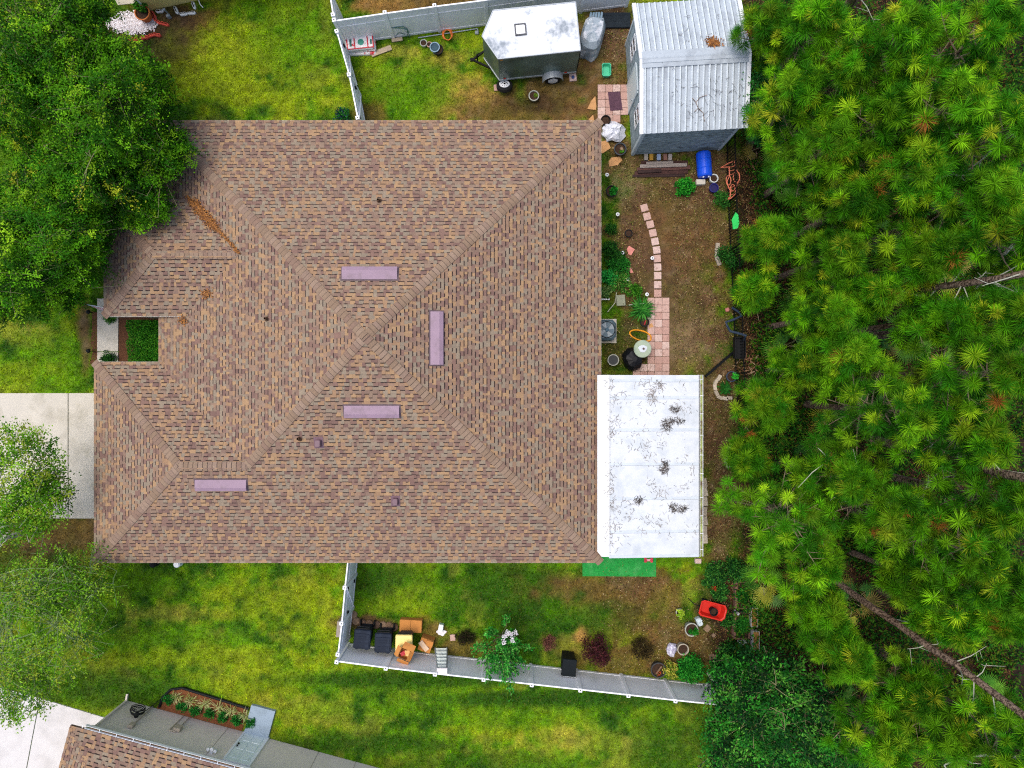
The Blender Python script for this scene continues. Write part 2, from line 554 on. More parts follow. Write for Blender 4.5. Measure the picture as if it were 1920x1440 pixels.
CAPCOL = [lin(*c) for c in ((142,120,100),(136,114,94),(146,124,104),(134,110,94),(148,126,108),(140,118,102))]
CAPMESH = {}
def cap_mesh(ci, drop, expo=.165, hw=.158):
    key = (ci, round(drop, 3))
    if key in CAPMESH: return CAPMESH[key]
    L = expo + .05
    rows = [(0, .022), (expo - .015, .012), (expo + .006, .011), (L, .008)]
    vs = []
    for x, z in rows:
        for y in (-hw, -hw * .35, hw * .35, hw):
            vs.append((x, y, z - drop * max(0, abs(y) - .04) / hw))
    for y in (-hw, -hw * .35, hw * .35, hw):
        vs.append((0, y, .002 - drop * max(0, abs(y) - .04) / hw))
    fs, cs = [], []
    for r in range(3):
        for k in range(3):
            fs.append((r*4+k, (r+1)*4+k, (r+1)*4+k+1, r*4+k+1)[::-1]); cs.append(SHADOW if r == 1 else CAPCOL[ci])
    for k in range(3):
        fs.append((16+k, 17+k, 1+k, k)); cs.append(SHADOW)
    me = bpy.data.meshes.new('ridge_cap')
    me.from_pydata(vs, [], fs)
    at = me.color_attributes.new('Col', 'FLOAT_COLOR', 'CORNER')
    at.data.foreach_set('color', [x for pl in me.polygons for _ in range(pl.loop_total) for x in (*cs[pl.index], 1)])
    me.materials.append(M_shingle)
    CAPMESH[key] = me
    return me

def ridge_caps(parent, lines, keep):
    """lines: (low point, high point, drop); the first keep caps are pieces of their own"""
    n = 0
    rest, restc = [], []
    for p, q, drop in lines:
        p, q = Vector(p), Vector(q)
        d = (q - p); L = d.length; d.normalize()
        side = Vector((0, 0, 1)).cross(d).normalized()
        up = d.cross(side)
        M3 = Matrix(((d.x, side.x, up.x, 0), (d.y, side.y, up.y, 0), (d.z, side.z, up.z, 0), (0, 0, 0, 1)))
        k = int(L / .165)
        for i in range(k):
            me = cap_mesh(random.randrange(len(CAPCOL)), drop)
            M = Matrix.Translation(p + d * (i * L / k) + up * .015) @ M3 @ Matrix.Rotation(random.uniform(-.02, .02), 4, 'Z')
            if n < keep:
                o = bpy.data.objects.new('ridge_cap', me)
                C.objects.link(o); o.parent = parent
                o.matrix_basis = Matrix.Translation(-ORG[parent.name]) @ M
            else:
                ca = me.color_attributes['Col'].data
                for pl in me.polygons:
                    rest.append([tuple(M @ me.vertices[v].co) for v in pl.vertices])
                    restc.append(tuple(ca[pl.loop_start].color)[:3])
            n += 1
    if rest:
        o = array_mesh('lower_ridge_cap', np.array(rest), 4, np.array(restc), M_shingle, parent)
        tag(o, kind='stuff')

# ------------------------------------------------------------------ the main house
HE, MS = 2.6, .31
xl, xr, yt, yb = -13.35, 3.36, 9.96, -6.75
hx = (xr - xl) / 2
pk = (xl + hx, (yt + yb) / 2)
pkh = HE + hx * MS
gxl, gyt = -15.79, .827
gh = (gyt - yb) / 2
gry, grh = (gyt + yb) / 2, HE + gh * MS
gap = (gxl + gh, gry)                   # garage hip apex
K = (xl + gh, gry)                      # garage ridge meets the main hip
house = thing('house', 'large house with brown and tan shingled hip roof in the middle', 'house', (pk[0], pk[1], 0))
M_stucco = mat('stucco', lin(196, 182, 160), .9, .06, 3, .2, 90)
w = MB()
ins = .45
w.prism([(xl+ins, yt-ins), (xr-ins, yt-ins), (xr-ins, yb+ins), (gxl+ins, yb+ins), (gxl+ins, gyt-ins), (xl+ins, gyt-ins)], 0, HE - .02)
w.build('wall', M_stucco, house)
M_trim = mat('fascia', lin(206, 198, 184), .6, .05, 4)
# windows and doors on the walls
M_glass = mat('window_glass', lin(46, 58, 66), .08, .1, 2, spec=.6)
def wall_window(parent, x, y, z, wx, wz, rz, name='window'):
    """a window standing on a wall; rz turns the outward +Y"""
    T = Matrix.Translation((x, y, z)) @ Matrix.Rotation(rz, 4, 'Z')
    f = MB(T)
    for sx, sz, ax, az in ((-wx/2, 0, .07, wz+.07), (wx/2, 0, .07, wz+.07), (0, -wz/2, wx, .07), (0, wz/2, wx, .07), (0, 0, wx, .04)):
        f.box((sx, .03, sz), (ax, .06 + .004 * (ax < .1), az))
    fo = f.build(name, M_whitemetal, parent)
    MB(T).box((0, .012, 0), (wx - .04, .02, wz - .04)).build('pane', M_glass, fo)
for x in (-11, -8.2, -2, 1): wall_window(house, x, yb + ins, 1.45, 1.1, 1.2, math.pi)
for x in (-10, -6, -1): wall_window(house, x, yt - ins, 1.45, 1.1, 1.2, 0)
wall_window(house, xr - ins, 6.5, 1.45, 1.1, 1.2, -math.pi/2)
gd = MB()
for i in range(4):
    gd.box((gxl + ins - .02, -2.9, .32 + i * .56), (.05, 4.8, .54))
gd.build('garage_door', M_whitemetal, house)

rooft = MB()
def slab(mb, pts3, th=.09):
    n = len(pts3)
    vs = [Vector(p) for p in pts3] + [Vector(p) - Vector((0, 0, th)) for p in pts3]
    a = (vs[1] - vs[0]).cross(vs[2] - vs[0]).z
    top = tuple(range(n)); bot = tuple(range(2*n-1, n-1, -1))
    if a < 0: top = top[::-1]; bot = bot[::-1]
    fs = [top, bot] + [(i, (i+1) % n, n + (i+1) % n, n + i) for i in range(n)]
    mb.add(vs, fs)
A, B, Cc, D = (xl, yt), (xr, yt), (xr, yb), (gxl, yb)
G2, V0 = (gxl, gyt), (xl, gyt)
hz = lambda b: HE + b * MS
def z3(p, z): return (p[0], p[1], z)
slab(rooft, [z3(A, HE), z3(pk, pkh), z3(B, HE)])
slab(rooft, [z3(B, HE), z3(pk, pkh), z3(Cc, HE)])
slab(rooft, [z3(Cc, HE), z3(pk, pkh), z3(K, grh), z3(gap, grh), z3(D, HE)])
slab(rooft, [z3(A, HE), z3(V0, HE), z3(K, grh), z3(pk, pkh)])
slab(rooft, [z3(G2, HE), z3(gap, grh), z3(K, grh), z3(V0, HE)])
slab(rooft, [z3(G2, HE), z3(D, HE), z3(gap, grh)])
# entry wing
PE = 2.97
ex0, ey0, ey1 = -15.2, 2.525, 6.86
eh = (ey1 - ey0) / 2
ery, erh = (ey0 + ey1) / 2, PE + eh * MS
eap = (ex0 + eh, ery)
exv = xl + (PE - HE) / MS               # where its eave meets the main slope
exr = xl + (erh - HE) / MS              # where its ridge meets the main slope
slab(rooft, [z3((ex0, ey1), PE), z3((exv, ey1), PE), z3((exr, ery), erh), z3(eap, erh)])
slab(rooft, [z3((ex0, ey0), PE), z3((exv, ey0), PE), z3((exr, ery), erh), z3(eap, erh)])
slab(rooft, [z3((ex0, ey0), PE), z3((ex0, ey1), PE), z3(eap, erh)])
M_under = mat('shingle_bed', lin(120, 96, 84), .95, .2, 20)
roof = rooft.build('roof', M_under, house)
fa = MB()
for p, q, z in ((A, B, HE), (B, Cc, HE), (Cc, D, HE), (D, G2, HE), (G2, V0, HE), (V0, (xl, ey0), HE), ((xl, ey1), A, HE),
                ((exv, ey0), (ex0, ey0), PE), ((ex0, ey0), (ex0, ey1), PE), ((ex0, ey1), (exv, ey1), PE)):
    fa.beam((p[0], p[1], z - .1), (q[0], q[1], z - .1), .03, .18)
fa.build('fascia', M_trim, roof)
MB().prism([(xl+.1, yt-.1), (xr-.1, yt-.1), (xr-.1, yb+.1), (gxl+.1, yb+.1), (gxl+.1, gyt-.1), (xl+.1, gyt-.1)], HE - .19, HE - .16).build('soffit', M_trim, roof)
pw = MB()
pw.prism([(ex0+.1, ey0+.1), (xl+.6, ey0+.1), (xl+.6, ey1-.1), (ex0+.1, ey1-.1)], PE - .19, PE - .16)
for y in (ey0 + .35, ey1 - .35): pw.box((ex0 + .35, y, PE/2 - .1), (.3, .3, PE - .2))
pw.build('porch_frame', M_trim, house)

rf = Roof()
rf.face([A, pk, B], A, (1, 0), (0, -1), MS, HE)
rf.face([B, pk, Cc], B, (0, -1), (-1, 0), MS, HE)
rf.face([Cc, pk, K, gap, D], D, (1, 0), (0, 1), MS, HE)
rf.face([A, V0, K, pk], A, (0, -1), (1, 0), MS, HE)
rf.face([G2, gap, K, V0], G2, (1, 0), (0, -1), MS, HE)
rf.face([G2, D, gap], G2, (0, -1), (1, 0), MS, HE)
rf.face([(ex0, ey1), eap, (exr, ery), (exv, ey1)], (ex0, ey1), (1, 0), (0, -1), MS, PE)
rf.face([(ex0, ey0), eap, (exr, ery), (exv, ey0)], (ex0, ey0), (1, 0), (0, 1), MS, PE)
rf.face([(ex0, ey0), (ex0, ey1), eap], (ex0, ey0), (0, 1), (1, 0), MS, PE)
rf.finish(roof, 300)
hd = .155 * MS / math.sqrt(2) * 1.2
rd = .155 * MS
ridge_caps(roof, [
    (z3(K, grh), z3((pk[0]-.1, pk[1]-.1), pkh-.03), hd), (z3(A, HE), z3(pk, pkh), hd), (z3(B, HE), z3((pk[0]+.1, pk[1]+.1), pkh-.03), hd), (z3(Cc, HE), z3((pk[0]+.06, pk[1]-.06), pkh), hd),
    (z3(gap, grh + .005), z3(K, grh + .02), rd), (z3(D, HE), z3(gap, grh), hd), (z3(G2, HE), z3(gap, grh), hd),
    (z3(eap, erh), z3((exr, ery), erh + .01), rd), (z3((ex0, ey0), PE), z3(eap, erh), hd), (z3((ex0, ey1), PE), z3(eap, erh), hd)], 298)

# slant-back ridge vents and pipe boots on the roof
M_vent = mat('mauve_vent', lin(150, 126, 142), .55, .10, 3, second=lin(132, 112, 122), cut=(.5, .7), sscale=2.2, fine=20)
def roof_z(x, y):
    """height of the shingled surface of the main roof"""
    zs = [HE + (x - xl) * MS if x < pk[0] or True else 0, HE + (xr - x) * MS, HE + (yt - y) * MS, HE + (y - yb) * MS]
    z = min(zs)
    if x < K[0] and y < gyt:
        z2 = min(HE + (x - gxl) * MS, HE + (gyt - y) * MS, HE + (y - yb) * MS)
        z = max(z, z2)
    return z
def off_ridge_vent(cx, cy, lx, ly, up):
    """cx, cy in photo pixels; up = plan direction up the slope"""
    x, y = P(cx, cy, 4.6)
    for _ in range(4):
        z = roof_z(x, y); x, y = P(cx, cy, z + .06)
    z = roof_z(x, y)
    ang = math.atan2(up[1], up[0]) - math.pi / 2
    M = Matrix.Translation((x, y, z)) @ Matrix.Rotation(ang, 4, 'Z') @ Matrix.Rotation(math.atan(MS), 4, 'X')
    mb = MB(M)
    L, Wd = lx / 2, ly / 2
    vs = [(-L,-Wd,.02),(L,-Wd,.02),(L,Wd,.02),(-L,Wd,.02),(-L,-Wd,.13),(L,-Wd,.13),(L,-Wd*.35,.14),(-L,-Wd*.35,.14),(L,Wd,.03),(-L,Wd,.03)]
    mb.add(vs, [(0,1,5,4),(4,5,6,7),(7,6,8,9),(1,2,8,6,5),(3,0,4,7,9),(3,2,1,0)])
    o = mb.build('roof_vent', M_vent, roof)
    MB(M).box((0, -Wd - .015, .03), (lx, .03, .03)).build('vent_slot', M_iron, o) if False else MB(M).box((0, 0, .016), (lx + .10, ly + .10, .008)).build('vent_flange', mat('vent_flange', lin(96, 80, 84), .6, .15), roof)
    return o
off_ridge_vent(693, 513, 1.93, .44, (0, -1))
off_ridge_vent(697, 771, 1.93, .42, (0, 1))
off_ridge_vent(414, 909, 1.86, .40, (0, 1))
off_ridge_vent(818, 634, 1.86, .44, (-1, 0))
def roof_point(cx, cy):
    x, y = P(cx, cy, 4)
    for _ in range(4):
        z = roof_z(x, y); x, y = P(cx, cy, z)
    return x, y, roof_z(x, y)
for cx, cy in ((598, 831), (742, 940)):
    x, y, z = roof_point(cx, cy)
    bv = MB(); bv.rbox((x, y, z + .1), (.2, .26, .22), .03); bv.box((x, y + .02, z + .02), (.34, .42, .02), rx=math.atan(MS))
    bv.build('box_vent', mat('brown_vent', lin(118, 92, 100), .5, .1), roof)
for cx, cy in ((711, 377), (501, 598), (562, 822)):
    x, y, z = roof_point(cx, cy)
    bv = MB(); bv.lathe((x, y, z - .02), [(.11, 0), (.07, .06), (.045, .08), (.045, .26), (.035, .26), (.035, .1)], 12)
    bv.build('vent_pipe', mat('lead_pipe', lin(86, 62, 44), .7, .2), roof)
# ------------------------------------------------------------------ paving
def sheet(name, pts, z, m, label, cat, th=.1, group=None):
    mb = MB(); mb.prism([P(*p) for p in pts], z - th, z)
    o = mb.build(name, m)
    tag(o, label, cat, group, 'structure')
    return o
def slabs(root_name, label, cat, polys, z0, z1, m, piece='concrete_slab'):
    x, y = P(*polys[0][0])
    r = thing(root_name, label, cat, (x, y, 0), kind='structure')
    for poly in polys:
        mb = MB()
        pts = [P(*p) for p in poly]
        cx = sum(p[0] for p in pts) / len(pts); cy = sum(p[1] for p in pts) / len(pts)
        ins = [(cx + (px - cx) * .998, cy + (py - cy) * .998) for px, py in pts]
        mb.prism(ins, z0, z1); mb.build(piece, m, r)
    return r
M_joint = mat('joint', lin(70, 66, 58), .95, .2)
slabs('driveway', 'pale concrete driveway in front of the garage', 'driveway',
      [[(-260,737),(-20,737),(-20,972),(-260,972)], [(-18.5,737),(128,737),(128,972),(-18.5,972)], [(129.5,737),(215,737),(215,972),(129.5,972)]], -.08, .035, M_conc)
slabs('walkway', 'short concrete walk beside the entry hedge', 'path',
      [[(183,560),(223,560),(222,659),(183,659)], [(183,660.5),(222,660.5),(222,700),(183,700)]], -.08, .03, M_conc)
M_drive2 = mat('bright_concrete', lin(212, 209, 206), .85, .06, 1.0, .2, 90, second=lin(192, 189, 185), cut=(.45, .7), sscale=.7, fine=30)
slabs('neighbour_driveway', 'bright concrete drive beside the lower left house', 'driveway',
      [[(76.5,1309),(200,1346),(150,1480),(40,1500)], [(-140,1250),(75,1308.5),(38.5,1500),(-140,1500)]], -.08, .03, M_drive2)
# mulch bed beside the entry and its hedge ground
M_mulch = mat('mulch', lin(96, 62, 40), .95, .55, 30, 1.0, 60, fine=90)
sheet('mulch_bed', [(223,590),(300,590),(300,690),(223,690)], .02, M_mulch, 'brown mulch strip between the walk and the hedge', 'mulch', .06)
sheet('mulch_strip', [(172,584),(183.5,586),(183.5,682),(169,682),(174,660),(170,640),(173,615)], .015, M_mulch, 'thin mulch strip along the entry walk', 'mulch', .06)

# stepping stones and the square paver patio
M_paver = [mat('paver_' + n, lin(*c), .9, .12, 9, .3, 70, second=lin(150, 116, 104), cut=(.55, .75), sscale=5) for n, c in
           (('pink', (196,164,152)), ('rose', (186,150,138)), ('pale', (206,180,170)))]
path = thing('stepping_stone_path', 'curved line of square pinkish stepping stones across the dirt yard', 'path', (*P(1228, 470), 0), kind='structure')
for px, py, a in ((1208,390,-15),(1213,406,-14),(1219,421,-13),(1224,437,-11),(1228,453,-10),(1231,469,-8),(1232,485,-4),(1233,501,-3),(1233,517,-1),(1233,534,0),(1233,550,0)):
    x, y = P(px, py)
    mb = MB(); mb.rbox((x, y, .012), (.305, .305, .05), .012, rz=R(-a)); mb.build('paver', random.choice(M_paver), path)
patio = thing('paver_patio', 'patio strip of square pink pavers beside the white porch roof', 'patio', (*P(1240, 630), 0), kind='structure')
for r in range(13):
    for c in range(-2, 3):
        px, py = 1220.5 + c * 13.8, 565 + r * 13.8
        if c < 0 and r < 9: continue
        x, y = P(px, py)
        mb = MB(); mb.rbox((x, y, .015 + random.uniform(-.004, .004)), (.295, .295, .05), .008, rz=random.uniform(-.01, .01))
        mb.build('paver', random.choice(M_paver), patio)
shedpad = thing('shed_paver_pad', 'small pad of square pink pavers at the shed door', 'patio', (*P(1142, 190), 0), kind='structure')
for r in range(5):
    for c in range(4):
        if c == 3 and r > 3: continue
        x, y = P(1127.5 + c * 14.3, 166 + r * 14.3)
        mb = MB(); mb.rbox((x, y, .015), (.305, .305, .05), .008); mb.build('paver', random.choice(M_paver), shedpad)

# ------------------------------------------------------------------ white vinyl fences
FH = 1.83
def fence(name, label, pts, top=FH, face=1, gate=None):
    """pts: base points in plan; one panel per span with rails, boards and posts"""
    r = thing(name, label, 'fence', (pts[0][0], pts[0][1], 0))
    dark = mat('cap_hole', lin(60, 62, 66), .6, .1)
    for i, (x, y) in enumerate(pts):
        a = pts[min(i+1, len(pts)-1)]; b = pts[max(i-1, 0)]
        rz = math.atan2(a[1]-b[1], a[0]-b[0])
        mb = MB(); mb.box((x, y, top/2 + .03), (.127, .127, top + .06), rz=rz)
        mb.rbox((x, y, top + .075), (.15, .15, .03), .012, rz=rz)
        po = mb.build('post', M_white, r)
        MB().lathe((x, y, top + .088), [(.026, 0), (.026, .012), (.012, .014)], 10).build('post_cap_button', dark, po)
    for i in range(len(pts) - 1):
        (x0, y0), (x1, y1) = pts[i], pts[i+1]
        d = Vector((x1-x0, y1-y0, 0)); L = d.length; d.normalize(); n = Vector((-d.y, d.x, 0))
        c = Vector(((x0+x1)/2, (y0+y1)/2, 0)); rz = math.atan2(d.y, d.x)
        k = max(1, round((L - .13) / .16)); bw = (L - .13) / k
        mb = MB()
        for j in range(k):
            q = c + d * (-(L-.13)/2 + (j+.5)*bw)
            mb.box((q.x, q.y, top/2), (bw - .006, .024, top - .18), rz=rz)
        mb.box((c.x, c.y, top/2), (L - .13, .016, top - .2), rz=rz)
        pn = mb.build('panel', M_white, r)
        for z, hgt in ((top - .05, .10), (.09, .14), (top - .46, .05)):
            if z == top - .46 and face == 0: continue
            MB().box((c.x, c.y, z), (L - .127, .05, hgt), rz=rz).build('rail', M_white, r)
        if gate and i in gate:
            mb = MB()
            p = c - d * (L/2 - .1) + n * .05 * face; q = c + d * (L/2 - .1) + n * .05 * face
            mb.beam((p.x, p.y, .15), (q.x, q.y, top - .15), .05, .04)
            mb.build('gate_brace', M_white, r)
            mb = MB()
            for z in (.4, top - .35):
                e = c + d * (L/2 - .16) + n * .05 * face
                mb.box((e.x, e.y, z), (.16, .05, .06), rz=rz)
            e = c - d * (L/2 - .18) + n * .05 * face
            mb.box((e.x, e.y, top * .6), (.07, .06, .18), rz=rz)
            mb.build('hinge', M_black, r)
    return r
def T2B(px, py): return P(px, py, FH)
toppts = [T2B(627, 39), T2B(722, 25), T2B(815, 12), T2B(911, 0), T2B(1004, -13), T2B(1097, -26), T2B(1188, -38)]
fence('vinyl_fence', 'white vinyl fence behind the silver trailer along the top edge', toppts, face=-1)
fence('vinyl_fence', 'white vinyl fence with gate between the top lawn and the trailer yard',
      [T2B(618, -14), (T2B(626, 29)[0]-.02, T2B(626,29)[1]), ], face=1)
fence('vinyl_fence', 'white vinyl gate fence from the trailer yard corner to the house roof',
      [(T2B(632, 60)[0], T2B(632, 60)[1]), T2B(655, 141), T2B(671, 222)], face=1, gate=[0, 1])
botpts = [T2B(632,1240), T2B(724,1252), T2B(816,1263), T2B(907,1273), T2B(997,1283), T2B(1088,1293), T2B(1178,1303), T2B(1266,1313), T2B(1352,1322)]
fence('vinyl_fence', 'long white vinyl fence along the bottom of the back yard', botpts, face=0)
fence('vinyl_fence', 'white vinyl gate fence beside the trash bins', [T2B(634,1226), T2B(641,1168), T2B(647,1101), T2B(653,1046)], face=-1, gate=[1])

# ------------------------------------------------------------------ white patio cover
cover = thing('patio_cover', 'white flat porch roof littered with pine needles', 'porch roof', (*P(1215, 875, 2.7), 0))
M_cover = mat('cover_metal', lin(214, 219, 224), .55, .06, 1.5, second=lin(188, 196, 202), cut=(.46, .72), sscale=1.3, fine=9)
M_lap = mat('cover_lap', lin(200, 209, 216), .5, .1, 3)
zc = lambda px: 2.86 - (px - 1120) / 193 * .22
ys = [703, 716, 748, 808, 872, 936, 998, 1044]
xA, xB = 1142, 1310
for i in range(len(ys) - 1):
    mb = MB()
    x0, y0 = P(xA, ys[i], zc(xA)); x1, y1 = P(xB, ys[i+1], zc(xB))
    z0, z1 = zc(xA), zc(xB)
    g = .012
    def strip(a, b, lift, th):
        vs = [(x0,a,z0+lift),(x1,a,z1+lift),(x1,b,z1+lift),(x0,b,z0+lift)]
        mb.add(vs + [(x, y, z - th) for x, y, z in vs], [(3,2,1,0),(4,5,6,7),(0,1,5,4),(1,2,6,5),(2,3,7,6),(3,0,4,7)])
    strip(y0 - .004, y1 + .004, 0, .08)
    pn_ = mb.build('roof_panel', M_cover, cover)
    mb = MB(); strip(y1 + .004, y1 + .10, .010, .012); mb.build('lap_or_shade', M_lap, pn_)
    mb = MB(); strip(y1 - .008, y1 + .004, .004, .006); mb.build('seam_line', mat('seam_dirt', lin(164, 171, 177), .8, .3, 5), pn_)
# flashing that laps onto the shingles, with its clipped corner
fl = MB()
q = [P3(1120,703,2.9), P3(1143,703,2.885), P3(1143,1044,2.885), P3(1128,1044,2.895), P3(1120,1034,2.9)]
slab(fl, q, .02)
fl.build('flashing', mat('flashing', lin(222, 224, 222), .5, .04, 2), cover)
gm = MB()
gx0, gy0 = P(1312, 703, 2.6); gx1, gy1 = P(1312, 1044, 2.6)
gm.box((gx0 + .02, (gy0+gy1)/2, 2.52), (.012, abs(gy1-gy0), .12)); gm.box((gx0 + .13, (gy0+gy1)/2, 2.52), (.012, abs(gy1-gy0), .12))
gm.box((gx0 + .075, (gy0+gy1)/2, 2.465), (.11, abs(gy1-gy0), .012))
gut = gm.build('gutter', M_whitemetal, cover)
MB().box((gx0 + .075, (gy0+gy1)/2, 2.49), (.10, abs(gy1-gy0) - .02, .03)).build('gutter_silt', mat('gutter_silt', lin(150, 162, 92), .6, .3, 6, second=lin(96, 78, 50), cut=(.45, .6), sscale=2.5), gut)
for py in (711, 742, 776, 816, 853, 888, 933, 967, 1000, 1030):
    y = P(0, py, 2.58)[1]
    MB().box((gx0 + .075, y, 2.585), (.13, .022, .012)).build('gutter_hanger', M_whitemetal, gut)
for py in (715, 875, 1032):
    x, y = P(1300, py, 2.5)
    MB().box((x, y, 1.25), (.09, .09, 2.5)).build('post', M_whitemetal, cover)
bd = MB(); bd.box((gx0 - .06, (gy0+gy1)/2, 2.52), (.06, abs(gy1-gy0), .14)); bd.build('beam', M_whitemetal, cover)
sc = MB()
for py in np.linspace(712, 1036, 24):
    for px in (1143.5, 1284):
        x, y = P(px, py, zc(px) + .02)
        sc.lathe((x, y, zc(px) - .004 + (.03 if px < 1200 else 0)), [(.013, 0), (.013, .012), (.006, .016)], 6)
so = sc.build('screw', mat('screw_head', lin(130, 136, 140), .4, .1), cover)
tag(so, kind='stuff')
# the dark slanted downspout beside it
dsp = MB(); dsp.beam((*P(1321, 706, .5), .62), (*P(1374, 661, .12), .12), .09, .09)
tag(dsp.build('downspout_pipe', M_black), 'black drain pipe slanting from the white porch corner to the iron fence', 'pipe')

# pine straw on the flat roofs
def straw(name, spots, zf, parent, colr=((96, 84, 76), (130, 112, 96), (62, 54, 50), (150, 146, 142)), wd=.005):
    V, Cs = [], []
    for cx, cy, rx, ry, n, ln in spots:
        for _ in range(n):
            rr = math.sqrt(random.random()) ; t = random.uniform(0, 2*math.pi)
            px, py = cx + rr * rx * math.cos(t), cy + rr * ry * math.sin(t)
            z = zf(px, py); x, y = P(px, py, z)
            a = random.uniform(0, 2*math.pi); L = random.uniform(.5, 1.1) * ln
            bend = random.uniform(-1.2, 1.2) * (2.6 if n > 40 else 1)
            lift = random.random() * (.03 if n > 40 else .008) + .006
            p = Vector((x, y, z + lift))
            cc = lin(*random.choice(((52,42,36),(78,62,50),(36,30,28)) if n > 40 else colr))
            segs = 3
            pts = [p]
            for k in range(segs):
                p = p + Vector((math.cos(a), math.sin(a), 0)) * L / segs
                pts.append(p); a += bend / segs
            for k in range(segs):
                d = (pts[k+1] - pts[k]).normalized(); s = Vector((-d.y, d.x, 0)) * wd
                V.append([tuple(pts[k] - s), tuple(pts[k+1] - s), tuple(pts[k+1] + s), tuple(pts[k] + s)]); Cs.append(cc)
    o = array_mesh(name, np.array(V), 4, np.array(Cs), M_col, parent)
    tag(o, kind='stuff')
    return o
spots = [(1265,767,9,6,70,.13),(1250,797,9,10,110,.14),(1268,789,18,5,90,.14),(1246,877,9,12,130,.14),(1262,952,9,8,90,.13),(1279,954,10,6,80,.13),
         (1199,938,6,6,50,.2),(1222,745,10,12,40,.25),(1238,723,6,6,24,.25),(1180,943,20,8,10,.25)]
for _ in range(70):
    spots.append((random.uniform(1150,1300), random.uniform(712,1036), 12, 9, random.choice((3,4,6,9,12)), random.uniform(.08,.2)))
for _ in range(26):
    spots.append((random.uniform(1140,1150), random.uniform(712,1036), 9, 12, random.choice((4,6,10,14)), random.uniform(.08,.2)))
straw('pine_straw', spots, lambda px, py: zc(px) + .012 + (.03 if px < 1145 else 0), cover, wd=.0045)

# ------------------------------------------------------------------ shed
sc_x, sc_y = P(1300, 125, 2.8)
SR = R(3.3)
ST = Matrix.Translation((6.68, 11.94, 0)) @ Matrix.Rotation(SR, 4, 'Z')
shed = thing('shed', 'grey wooden garden shed with pale ribbed metal roof', 'shed', (6.72, 11.92, 0))
SW, SD, SE, SRH = 3.66, 4.6, 2.72, 3.52
M_siding = mat('shed_siding', lin(158, 174, 178), .9, .3, 3, .3, 40, second=lin(92, 106, 110), cut=(.45, .65), sscale=3.5, stretch=(1, 1, 5))
M_trimblue = mat('shed_trim', lin(196, 208, 212), .7, .08, 4)
core = MB(ST); core.prism([(-SW/2+.03, -SD/2+.03), (SW/2-.03, -SD/2+.03), (SW/2-.03, SD/2-.03), (-SW/2+.03, SD/2-.03)], 0, SE - .05)
for sx in (-1, 1):
    x = sx * (SW/2 - .05)
    core.add([(x-.02, -SD/2+.03, SE-.05), (x-.02, SD/2-.03, SE-.05), (x-.02, 0, SRH-.1), (x+.02, -SD/2+.03, SE-.05), (x+.02, SD/2-.03, SE-.05), (x+.02, 0, SRH-.1)],
             [(0,1,2),(5,4,3),(0,3,4,1),(1,4,5,2),(2,5,3,0)])
core.build('wall', M_siding, shed)
for k in range(13):
    z = .1 + k * .205
    for s in (-1, 1):
        MB(ST).box((0, s * SD/2, z + .1), (SW, .022, .2), rx=s * R(3)).build('siding_board', M_siding, shed)
        MB(ST).box((s * SW/2, 0, z + .1), (.022, SD, .2), ry=-s * R(3)).build('siding_board', M_siding, shed)
for k in range(4):
    z = SE + .0 + k * .2
    L = SD * (1 - (k * .2 + .16) / (SRH - SE + .05))
    if L > .3:
        MB(ST).box((-SW/2, 0, z + .08), (.022, L, .2), ry=R(3)).build('siding_board', M_siding, shed)
for sx in (-1, 1):
    for sy in (-1, 1):
        mb = MB(ST); mb.box((sx*(SW/2+.012), sy*(SD/2-.045), SE/2), (.03, .11, SE)); mb.box((sx*(SW/2-.045), sy*(SD/2+.012), SE/2), (.11, .03, SE)); mb.build('corner_trim', M_trimblue, shed)
def shed_window(y):
    f = MB(ST); x = -SW/2 - .02
    for dy, dz, ay, az in ((-.3,0,.07,.98),(.3,0,.07,.98),(0,-.46,.53,.07),(0,.46,.53,.07),(0,0,.53,.03)):
        f.box((x, y+dy, 1.62+dz), (.05, ay, az))
    f.box((x, y, 1.62), (.03, .03, .85))
    fo = f.build('window', M_whitemetal, shed)
    MB(ST).box((x + .005, y, 1.62), (.02, .54, .86)).build('pane', M_glass, fo)
shed_window(1.35); shed_window(-1.35)
dr = MB(ST); dr.box((-SW/2 - .03, 0, 1.0), (.05, 1.0, 2.0)); do = dr.build('door', mat('shed_door', lin(222, 232, 228), .5, .05, 3), shed)
fr = MB(ST)
for dy, ay, z, az in ((-.55, .09, 1.02, 2.06), (.55, .09, 1.02, 2.06), (0, 1.0, 2.06, .09)): fr.box((-SW/2 - .03, dy, z), (.06, ay, az))
fr.build('door_frame', M_trimblue, shed)
MB(ST).lathe((-SW/2 - .08, -.4, 1.0), [(.03, -.03), (.04, 0), (.03, .03)], 10).build('handle', M_galv, do)
M_tinrib = mat('shed_rib', lin(206, 216, 222), .5, .08, 4)  # paler than the sheet: light on the ribs put into the colour
M_tinshade = mat('shed_rib_shade', lin(134, 144, 152), .7, .25, 6)  # dark strip beside each rib, its side shade put into the colour
M_tin = mat('shed_metal', lin(176, 186, 194), .5, .12, 2.0, second=lin(142, 150, 158), cut=(.5, .72), sscale=1.6, fine=14)
RW, RD = 3.88, 4.90
npan = 6
srise = SRH - (SE + .06)
